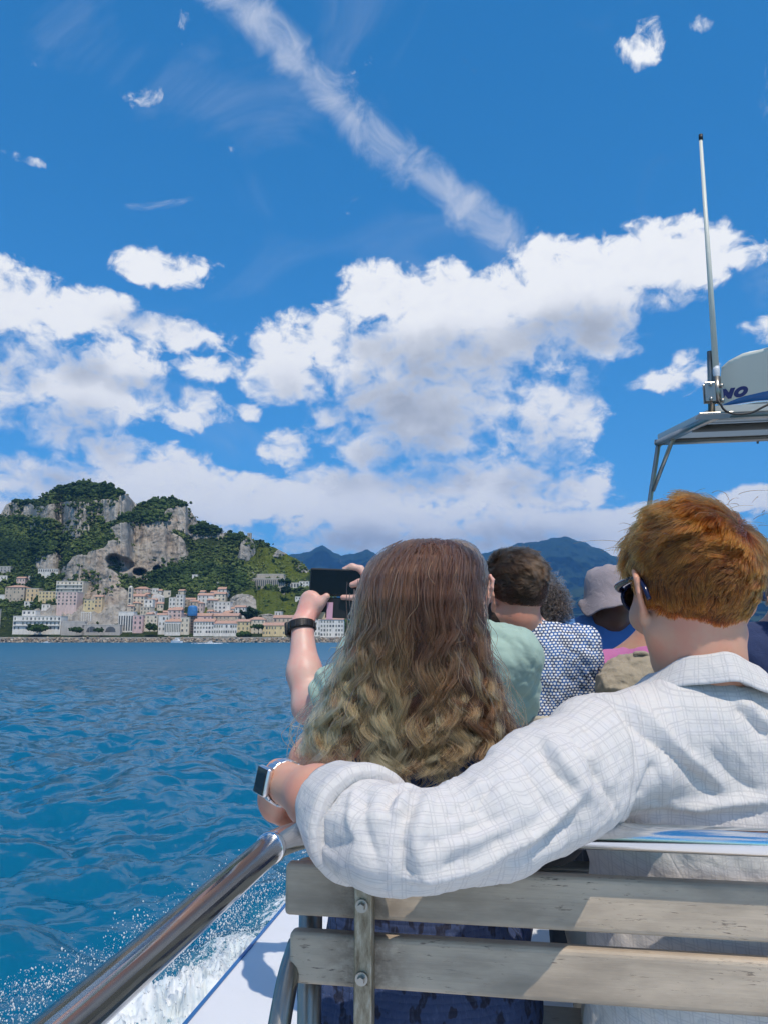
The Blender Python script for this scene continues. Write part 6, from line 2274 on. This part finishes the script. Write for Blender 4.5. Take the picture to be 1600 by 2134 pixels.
def woman_hair():
    rng = np.random.default_rng(77)
    # outline of the fall of hair: height, centre, half width, half depth
    key = [(1117, 893, 0, 0.00), (1119.5, 893, 20, 0.018), (1125, 892, 38, 0.034), (1134, 889, 56, 0.052), (1146, 886, 73, 0.068), (1165, 880, 92, 0.086), (1200, 872, 106, 0.102), (1250, 868, 118, 0.113),
           (1300, 864, 130, 0.112), (1350, 860, 145, 0.106), (1400, 856, 162, 0.102), (1450, 851, 182, 0.102), (1500, 846, 202, 0.104), (1550, 846, 222, 0.106), (1600, 848, 232, 0.104), (1650, 850, 236, 0.10)]
    zk = np.array([P(c, y, 1.27)[2] for y, c, w_, d_ in key])
    xk = np.array([P(c, y, 1.29)[0] for y, c, w_, d_ in key])
    wk = np.array([w_ * 1.29 / FPX * (1.0 if y < 1260 else 0.94) for y, c, w_, d_ in key])
    dk = np.array([d_ for *_, d_ in key])
    o_ = np.argsort(zk)
    zk, xk, wk, dk = zk[o_], xk[o_], wk[o_], dk[o_]
    ztop = zk[-1]

    def hull(z, phi, rho):
        x = np.interp(z, zk, xk) + rho * np.interp(z, zk, wk) * np.sin(phi)
        y = 1.335 + 0.03 * smooth01(z, zc(0.13), zc(0.19)) * -1 - rho * np.interp(z, zk, dk) * np.cos(phi)
        return np.stack([x, y, z], -1)
    K = 44
    allp, tones = [], []
    t = np.linspace(0, 1, K)

    def lock(phi0, zr, tip, rho, amp, spr, per, tone, frizz):
        zt = float(P(850, tip, 1.24)[2])
        ln = abs(zr - zt)
        zz = zr + (zt - zr) * t ** 0.92
        ph = phi0 + (0.10 * rng.normal()) * t ** 1.5 + 0.10 * np.sin(t * 3 + phi0 * 5) * t
        base = hull(zz, ph, rho * (0.985 + 0.035 * t))
        # neighbouring locks wave together; the waves grow and tighten towards the tips
        co = 3.0 * (fbm(np.array([[phi0 * 2.2, rho * 9, 3.0]]), 2)[0] - 0.5) * 2
        lam = 0.094 + 0.030 * (fbm(np.array([[phi0 * 1.7 + 9, rho * 7, 1.0]]), 2)[0] - 0.5) * 2 + 0.016 * rng.normal()
        p0 = co * 1.2 + rng.uniform(0, 6.28)
        A = amp * (0.12 + 0.68 * smooth01(t, 0.08, 0.45) + 0.5 * smooth01(t, 0.7, 1.0)) * (0.6 + 0.8 * rng.random())
        phs = 2 * np.pi * (ln * t) / (lam * (1.18 - 0.35 * t)) + p0
        tang = np.stack([np.cos(ph), np.sin(ph), 0 * ph], -1)
        outw = np.stack([np.sin(ph), -np.cos(ph), 0 * ph], -1)
        u = rng.normal(size=(per, 2))
        sp_ = np.interp(t, [0, 0.2, 0.55, 0.9, 1.0], [2.1, 1.5, 1.0, 0.75, 1.15]) * spr
        off = (u[:, :1] * sp_[None])[..., None] * tang[None] + (u[:, 1:] * sp_[None] * 0.6)[..., None] * outw[None]
        ends = 0.82 + 0.18 * rng.random(per)
        idx = (ends[:, None] * t[None]) * (K - 1)
        i0 = np.minimum(idx.astype(int), K - 2)
        fr_ = (idx - i0)[..., None]
        bs = base[i0] * (1 - fr_) + base[i0 + 1] * fr_
        n0 = rng.uniform(0, 60, (per, 1))
        j1 = fbm(np.stack([n0 + 0 * t, 0 * n0 + t * 5, 0 * n0 + 0 * t], -1), 2) - 0.5
        j2 = fbm(np.stack([n0 + 0 * t, 0 * n0 + t * 5 + 9, 0 * n0 + 0 * t], -1), 2) - 0.5
        wob = (0.003 + frizz * t)[None, :, None] * (j1[..., None] * tang[None] + j2[..., None] * outw[None])
        wob = np.where((rng.random(per) < 0.03)[:, None, None], wob * 3.0, wob)
        fr1 = fr_[..., 0]
        hand = rng.choice((-0.45, 0.45))
        lerp = lambda q: q[i0] * (1 - fr1) + q[i0 + 1] * fr1
        sph = lerp(phs) + 0.12 * rng.normal(size=(per, 1)) + 0.5 * (j1 * t)
        sA = lerp(A) * (0.88 + 0.24 * rng.random((per, 1)))
        bs = bs + (sA * np.cos(sph))[..., None] * tang[i0] + (hand * sA * np.sin(sph))[..., None] * outw[i0]
        allp.append(bs + off + wob)
        tones.append(np.clip(tone + 0.16 * rng.normal(size=per), 0, 1))

    def rphi():
        q = 2 * rng.random() - 1
        return R(118) * q * (0.75 + 0.25 * abs(q))
    for i in range(150):            # inner hair
        p_ = rphi()
        lock(p_, ztop - 0.006 - 0.10 * rng.random(), 1610 - 40 * math.sin(p_) ** 2 - 60 * rng.random(), 0.86 + 0.05 * rng.random(), 0.008, 0.009, 44, 0.03 - 0.06 * math.sin(p_) + 0.06 * rng.normal(), 0.008)
    for i in range(125):            # the locks that show
        p_ = R(116) * (2 * ((i + rng.random()) * 0.618034 % 1.0) - 1)
        lay = rng.random()
        tone_ = 0.47 - 0.32 * math.sin(p_) + 0.28 * rng.normal()
        lock(p_, ztop - 0.003 - 0.07 * rng.random() ** 1.7, 1640 - 46 * math.sin(p_) ** 2 - 130 * rng.random() ** 2.4 + 8 * rng.normal(), 0.94 + 0.11 * lay, 0.0100, 0.0042 + 0.0036 * rng.random(), 120, tone_, 0.005)
    # flyaway strands round the outline
    for i in range(170):
        phi0 = (R(75) + R(40) * rng.random()) * (1 if rng.random() < 0.45 else -1) if rng.random() < 0.7 else R(110) * (2 * rng.random() - 1)
        zr = ztop - 0.002 - 0.28 * rng.random()
        L = 0.06 + 0.16 * rng.random()
        zz = zr - L * t * (0.7 + 0.3 * rng.random())
        rho = 0.98 + (0.10 + 0.22 * rng.random()) * np.sin(t * np.pi * rng.uniform(0.6, 1.1)) ** 1.3
        q = hull(zz, phi0 + 0.1 * rng.normal() * t, rho)
        q = q + np.stack([0.008 * np.sin(t * rng.uniform(4, 12) + i), 0.006 * np.cos(t * 8 + i), 0.01 * np.sin(t * rng.uniform(3, 9))], -1) * t[:, None]
        allp.append(q[None])
        tones.append(np.array([0.5 + 0.5 * rng.random()]))
    return np.concatenate(allp), np.concatenate(tones), hull, zk


pts, tone, whull, zk = woman_hair()
BROWN = hair_mat('brown hair turning blond',
                 [(0.0, (0.034, 0.0135, 0.0095)), (0.55, (0.048, 0.0185, 0.0105)), (0.82, (0.090, 0.037, 0.017)), (1.0, (0.30, 0.138, 0.056))],
                 [(0.0, (0.085, 0.037, 0.026)), (0.40, (0.175, 0.076, 0.040)), (0.72, (0.42, 0.195, 0.076)), (1.0, (0.74, 0.43, 0.165))], 0.34, 0.5)
hair_obj('hair', pts, 0.00058, 0.00030, tone, BROWN, woman)
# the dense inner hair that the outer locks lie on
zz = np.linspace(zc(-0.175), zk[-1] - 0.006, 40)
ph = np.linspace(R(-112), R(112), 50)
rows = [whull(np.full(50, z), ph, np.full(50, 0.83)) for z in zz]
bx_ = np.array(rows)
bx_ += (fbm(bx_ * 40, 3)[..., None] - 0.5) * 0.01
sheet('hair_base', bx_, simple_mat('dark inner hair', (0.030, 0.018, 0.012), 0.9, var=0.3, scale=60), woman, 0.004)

# ------------------------------------------------------------------ the person in sage green taking a photograph
GH = Head(P(948, 1230, 2.04), R(8), R(-2), 1.03)
gcx = float(P(905, 1400, 2.02)[0])
PHY = 2.32


def green_arm(body, shirt, sL, nb):
    s_ = sL[0] + np.array((0.03, 0.02, -0.045))
    e_, w_ = P(648, 1472, 2.18), P(630, 1302, 2.28)
    body.cone(s_, e_, 0.052, 0.047, 0.03)
    body.chain([e_, e_ * 0.6 + w_ * 0.4 + np.array((-0.008, 0, 0)), w_], [0.049, 0.047, 0.0305], 0.03)
    body.cone(w_, P(648, 1256, PHY - 0.005), 0.031, 0.039, 0.025, fl=((0.3, 1, 0.1), 0.62))
    body.chain([P(655, 1276, PHY - 0.01), P(667, 1258, PHY - 0.02), P(681, 1243, PHY - 0.02)], [0.019, 0.0145, 0.0115], 0.012)
    for q in range(4):
        y0 = 1236 + q * 7
        body.chain([P(644 + q * 1.5, y0 + 6, PHY + 0.0), P(652, y0 - 2, PHY + 0.022), P(682, y0 - 8, PHY + 0.022)], [0.0125, 0.0115, 0.0095], 0.007)
    # right arm crosses in front of the chest
    s2, e2, w2 = sL[1], sL[1] + np.array((-0.02, 0.18, -0.2)), P(790, 1262, 2.30)
    body.cone(s2, e2, 0.052, 0.044, 0.03).cone(e2, w2, 0.042, 0.029, 0.03)
    body.cone(w2, P(768, 1222, PHY), 0.030, 0.036, 0.025, fl=((0.2, 1, 0), 0.62))
    body.chain([P(766, 1206, PHY), P(752, 1186, PHY + 0.004), P(734, 1181, PHY + 0.004), P(718, 1187, PHY + 0.008)], [0.0125, 0.011, 0.0105, 0.009], 0.008)
    body.chain([P(764, 1216, PHY - 0.01), P(750, 1214, PHY - 0.022), P(734, 1219, PHY - 0.020)], [0.0125, 0.0115, 0.010], 0.008)
    body.chain([P(768, 1236, PHY), P(744, 1246, PHY - 0.012), P(714, 1245, PHY - 0.008)], [0.013, 0.0105, 0.0085], 0.008)
    shirt.cone(s_, s_ + (e_ - s_) * 0.72, 0.060, 0.056, 0.04)
    shirt.cone(s2, s2 + (e2 - s2) * 0.75, 0.066, 0.068, 0.04)


green = seated('person in sage green t-shirt raising a phone with both hands', GH, (gcx, 2.04), 0.21, SAGE, SK_PINK, zc(-0.005), BEIGET, 0.005, sleeve=False, arms=False, grow=0.012, foldamp=0.009, extra=green_arm,
               sleeve_cut=plane(P(657, 1450, 2.12), (-1, 0.2, -0.12)))
GREY = hair_mat('short grey brown hair', [(0.0, (0.12, 0.09, 0.07)), (1.0, (0.22, 0.18, 0.15))], [(0.0, (0.25, 0.21, 0.18)), (1.0, (0.42, 0.37, 0.33))])
keep_s = lambda r, q: r[:, 2] > np.interp(r[:, 1], [-0.11, -0.05, -0.01, 0.03, 0.07, 0.09], [-0.04, -0.025, 0.0, 0.03, 0.08, 0.12])
pts, tone = short_hair(GH, 6000, lambda r: 0.022 + 0 * r[:, 0], (0, -0.5, 0.8), keep_s, 21, lift=0.35, k=6)
hair_obj('hair', pts, 0.0006, 0.0003, tone, GREY, green)
cap = Shape()
cap.ell(GH.w(0, -0.014, 0.036), np.array((0.079, 0.100, 0.092)) * GH.s, 0.01, GH.M)
hl2 = plane(GH.w(0, -0.03, -0.012), GH.M @ np.array((0, 0.62, -1.0)))
shape_obj('hair_base', cap, 0.008, simple_mat('grey hair base', (0.16, 0.12, 0.10), 0.9), green, clip=lambda p: hl2(p))
gl = empty('eyeglasses', GH.w(0.08, 0.04, 0.02), 'thin metal eyeglasses of the person taking the photograph', 'eyeglasses')
tube('temple', [P(962, 1240, 1.95), P(992, 1236, 1.98)], 0.002, STEEL, gl, segs=8)
tube('rim', [GH.w(0.05 + 0.024 * math.cos(a), 0.104, 0.005 + 0.02 * math.sin(a)) for a in np.linspace(0, 6.283, 17)], 0.0014, STEEL, gl, segs=6)

# phone in its folding case
ph_o = empty('smartphone', P(700, 1214, PHY), 'black smartphone held sideways in an open wallet case with cards', 'phone')
pc = P(704, 1214, PHY)
zx = (P(760, 1216, PHY) - P(646, 1212, PHY))
tilt = math.atan2(zx[2], zx[0])
Rp = Matrix.Rotation(-tilt, 3, 'Y') @ Matrix.Rotation(R(4), 3, 'Z')
PB = simple_mat('black phone case', (0.012, 0.012, 0.014), 0.45, var=0.2, scale=30)
PS = simple_mat('dark phone screen', (0.004, 0.004, 0.006), 0.12, var=0.2, scale=12, spec=0.25)
hx_, hz_ = float(np.linalg.norm(zx)), float(P(700, 1186, PHY)[2] - P(700, 1243, PHY)[2])
bm = bmesh.new()
add_box(bm, pc, (hx_, 0.011, hz_), 0.0045, Rp, 3)
link('body', bm_mesh(bm, 'body'), PB, ph_o)
yv = np.array(Rp @ Vector((0, 1, 0)))
bm = bmesh.new()
add_box(bm, pc - yv * 0.0055, (hx_ - 0.008, 0.0018, hz_ - 0.010), 0.0006, Rp, 2)
link('screen', bm_mesh(bm, 'screen'), PS, ph_o)
fc_ = P(702, 1267, PHY + 0.004)
box_obj('case_flap', fc_, (0.118, 0.007, 0.062), PB, ph_o, 0.002, Rp)
box_obj('card', P(688, 1273, PHY - 0.004) + (0, -0.002, 0), (0.019, 0.0012, 0.052), simple_mat('pink card', (0.62, 0.36, 0.46), 0.5), ph_o, 0.0003, Rp)
box_obj('card', P(670, 1283, PHY - 0.004) + (0, -0.002, 0), (0.026, 0.0012, 0.022), simple_mat('cream photo card', (0.58, 0.48, 0.32), 0.5, var=0.4, scale=90), ph_o, 0.0003, Rp)

w3 = P(629, 1307, 2.278)
bw = empty('wrist_watch', w3, 'chunky black watch on the raised wrist of the photographer', 'watch')
ax3 = P(630, 1290, 2.285) - P(632, 1330, 2.265)
ring_band('strap', w3, ax3, 0.0385, 0.026, 0.006, BLACKP, bw, squash=1.0)
ax3 = ax3 / np.linalg.norm(ax3)
od = np.array((-0.93, 0.25, 0.0))
od = od - ax3 * (od @ ax3)
od /= np.linalg.norm(od)
Rm3 = Matrix((Vector(np.cross(ax3, od)), Vector(ax3), Vector(od))).transposed()
bm = bmesh.new()
add_box(bm, w3 + od * 0.042, (0.042, 0.044, 0.014), 0.006, Rm3, 3)
link('case', bm_mesh(bm, 'case', True), BLACKP, bw)
for k in range(9):
    a = R(60) + R(240) * k / 8
    d_ = math.cos(a) * od + math.sin(a) * np.cross(ax3, od)
    tn = -math.sin(a) * od + math.cos(a) * np.cross(ax3, od)
    Rk = Matrix((Vector(tn), Vector(ax3), Vector(d_))).transposed()
    box_obj('strap_rib', w3 + d_ * 0.0425, (0.010, 0.022, 0.003), BLACKP, bw, 0.001, Rk, 1)

# ------------------------------------------------------------------ bearded man in the printed shirt
BH = Head(P(1068, 1246, 2.33), R(38), R(-4), 1.03)
bcx = float(P(1076, 1420, 2.36)[0])
beard = seated('bearded man with swept brown hair in a blue and white printed shirt', BH, (bcx, 2.38), 0.188, PRINT, SK_FAIR, zc(-0.005), TROUS, 0.0048, grow=0.014, foldamp=0.010, neck_r=0.06)
DKB = hair_mat('dark brown hair', [(0.0, (0.022, 0.013, 0.009)), (1.0, (0.055, 0.030, 0.018))], [(0.0, (0.045, 0.025, 0.015)), (0.5, (0.12, 0.066, 0.036)), (1.0, (0.20, 0.115, 0.062))])
pts, tone = short_hair(BH, 11000, lambda r: 0.022 + 0.040 * smooth01(r[:, 2], 0.03, 0.10), (0, 0.75, 0.5), keep_s, 41, clump=0.006, lift=0.30, k=8, rad=(0.081, 0.102, 0.094), down=0.1, comb=((0.15, -0.9, 0.05), 0.5), wild=0.2)
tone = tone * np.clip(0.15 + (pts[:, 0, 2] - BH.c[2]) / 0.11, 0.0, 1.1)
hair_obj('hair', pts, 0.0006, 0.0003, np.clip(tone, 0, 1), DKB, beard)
cap = Shape()
cap.ell(BH.w(0, -0.014, 0.036), np.array((0.080, 0.101, 0.093)) * BH.s, 0.01, BH.M)
hl3 = plane(BH.w(0, -0.03, -0.016), BH.M @ np.array((0, 0.62, -1.0)))
shape_obj('hair_base', cap, 0.008, simple_mat('dark hair base', (0.022, 0.014, 0.010), 0.9), beard, clip=lambda p: hl3(p))
bd = Shape()
for e in (-1, 1):
    bd.cone(BH.w(e * 0.062, 0.012, -0.028), BH.w(e * 0.054, 0.006, -0.058), 0.018, 0.024, 0.02)
    bd.cone(BH.w(e * 0.054, 0.006, -0.058), BH.w(e * 0.012, 0.064, -0.103), 0.0245, 0.024, 0.02)
bd.cone(BH.w(-0.025, 0.075, -0.075), BH.w(0.025, 0.075, -0.075), 0.02, 0.02, 0.02)
shape_obj('beard', bd, 0.005, simple_mat('dark beard', (0.045, 0.028, 0.020), 0.9, var=0.5, scale=120, bstr=0.8, bdist=0.004, bscale=300), beard)
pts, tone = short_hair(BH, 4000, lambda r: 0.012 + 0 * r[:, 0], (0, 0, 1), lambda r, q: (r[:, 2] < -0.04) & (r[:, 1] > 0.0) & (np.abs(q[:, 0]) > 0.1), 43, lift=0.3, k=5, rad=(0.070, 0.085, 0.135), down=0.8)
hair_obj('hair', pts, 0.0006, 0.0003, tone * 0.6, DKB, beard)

# ------------------------------------------------------------------ passengers farther forward
CH = Head(P(1104, 1262, 3.12), R(5), 0, 0.93)
ccx = float(P(1105, 1400, 3.15)[0])
curly = seated('passenger with a mop of dark curly greying hair behind the bearded man', CH, (ccx, 3.18), 0.19, BEIGET, SK_TAN, zc(-0.09), TROUS, 0.011)
rng = np.random.default_rng(55)
cl = []
n = 1500
q = rng.normal(size=(n, 3))
q /= np.linalg.norm(q, axis=1, keepdims=True)
q = q[(q[:, 1] < 0.45)]
t = np.linspace(0, 1, 26)
for d_ in q:
    root = np.array((0, -0.02, 0.02)) + d_ * np.array((0.085, 0.1, 0.10))
    L = 0.06 + 0.05 * rng.random()
    ax = d_ * np.array((1, 1, 0.6)) + np.array((0, 0, -0.55))
    ax /= np.linalg.norm(ax)
    u = np.cross(ax, rng.normal(size=3))
    u /= np.linalg.norm(u)
    w_ = np.cross(ax, u)
    ph = t * rng.uniform(14, 22) + rng.uniform(0, 6)
    cl.append(root + ax * L * t[:, None] + 0.010 * (np.cos(ph)[:, None] * u + np.sin(ph)[:, None] * w_) * (0.4 + 0.6 * t[:, None]))
cl = np.array(cl)
cl = np.concatenate([cl + rng.normal(size=(len(cl), 1, 3)) * 0.003 for _ in range(4)])
SALT = hair_mat('dark greying curls', [(0.0, (0.016, 0.011, 0.009)), (1.0, (0.045, 0.03, 0.022))], [(0.0, (0.05, 0.038, 0.03)), (1.0, (0.22, 0.18, 0.15))])
hair_obj('hair', CH.wa(cl), 0.0009, 0.0005, rng.random(len(cl)) ** 2, SALT, curly)
cap = Shape()
cap.ell(CH.w(0, -0.02, 0.02), (0.098, 0.112, 0.115), 0.01)
hl4 = plane(CH.w(0, 0.02, 0.0), CH.M @ np.array((0, 1.0, -0.4)))
shape_obj('hair_base', cap, 0.01, simple_mat('dark curl base', (0.018, 0.013, 0.010), 0.9), curly, clip=lambda p: hl4(p))

HH = Head(P(1272, 1262, 3.12), R(18), R(-6), 1.0)
hcx = float(P(1272, 1430, 3.15)[0])
hatp = seated('passenger in a mauve grey bucket hat and blue shirt', HH, (hcx, 3.18), 0.23, BLUESH, SK_SHADED, zc(0.03), TROUS, 0.010, grow=0.018, foldamp=0.006)
rows = []
th = np.linspace(0, 2 * np.pi, 60, endpoint=False)
prof = [(0.004, 0.150), (0.050, 0.147), (0.082, 0.132), (0.095, 0.105), (0.099, 0.062), (0.102, 0.034), (0.106, 0.018), (0.115, -0.006), (0.124, -0.030), (0.125, -0.036)]
for r_, z_ in prof:
    k = smooth01(r_, 0.10, 0.125)
    wv = 0.012 * k * np.sin(3 * th + 1.0) + 0.006 * k * np.sin(7 * th) + 0.004 * np.sin(5 * th + z_ * 40)
    turn_up = 0.045 * k * np.exp(-((np.mod(th - R(150) + np.pi, 2 * np.pi) - np.pi) / 0.5) ** 2)
    rows.append(HH.wa(np.stack([r_ * np.cos(th), r_ * np.sin(th) * 1.12 - 0.012, z_ + wv + turn_up], -1)))
hat = sheet('bucket_hat', rows, HATM, hatp, 0.003, wrap=True)

PKH = Head(P(1392, 1226, 2.5), R(10), 0, 0.97)
pcx = float(P(1352, 1420, 2.48)[0])
pink = seated('passenger in a sleeveless pink top beside the khaki backpack', PKH, (pcx, 2.5), 0.185, PINKT, SK_TAN, zc(-0.08), TROUS, 0.009, sleeve=False, grow=0.010)
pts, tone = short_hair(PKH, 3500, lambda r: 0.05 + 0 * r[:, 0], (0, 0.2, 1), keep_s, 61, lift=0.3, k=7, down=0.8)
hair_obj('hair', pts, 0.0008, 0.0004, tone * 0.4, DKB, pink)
cap = Shape()
cap.ell(PKH.w(0, -0.014, 0.036), (0.082, 0.1, 0.093), 0.01)
hl5 = plane(PKH.w(0, -0.03, -0.012), PKH.M @ np.array((0, 0.62, -1.0)))
shape_obj('hair_base', cap, 0.01, simple_mat('black hair base', (0.018, 0.013, 0.010), 0.9), pink, clip=lambda p: hl5(p))

bp = empty('backpack', P(1300, 1440, 2.28) + (0, 0, -0.25), 'crumpled khaki canvas backpack carried by the passenger in pink', 'backpack')
bk = Shape()
bk.ell(P(1330, 1418, 2.3), (0.105, 0.055, 0.075), 0.03)
bk.ell(P(1284, 1432, 2.27), (0.055, 0.05, 0.052), 0.03)
bk.ell(P(1365, 1470, 2.29), (0.125, 0.06, 0.11), 0.04)
bk.ell(P(1360, 1540, 2.30), (0.13, 0.065, 0.12), 0.04)
shape_obj('bag', bk, 0.006, KHAKI, bp, disp=lambda v: (fbm(v * np.array((26, 26, 30)), 4, 0.55, ridged=True) - 0.6) * 0.022)
tube('carry_loop', [P(1330, 1372, 2.28), P(1322, 1362, 2.27), P(1345, 1362, 2.27), P(1350, 1376, 2.28)], 0.006, KHAKI, bp, segs=8, n=16)

EH = Head(P(1668, 1262, 2.35), R(0), 0, 1.0)
ecx = float(P(1672, 1450, 2.38)[0])
edge = seated('passenger in navy at the right picture edge beyond the red-haired man', EH, (ecx, 2.4), 0.23, NAVYT, SK_FAIR, zc(-0.01), TROUS, 0.010, grow=0.016)
pts, tone = short_hair(EH, 4000, lambda r: 0.05 + 0 * r[:, 0], (0, 0.0, 1), keep_s, 71, lift=0.5, k=7, down=0.7, wild=0.6)
hair_obj('hair', pts, 0.0008, 0.0004, tone, DKB, edge)
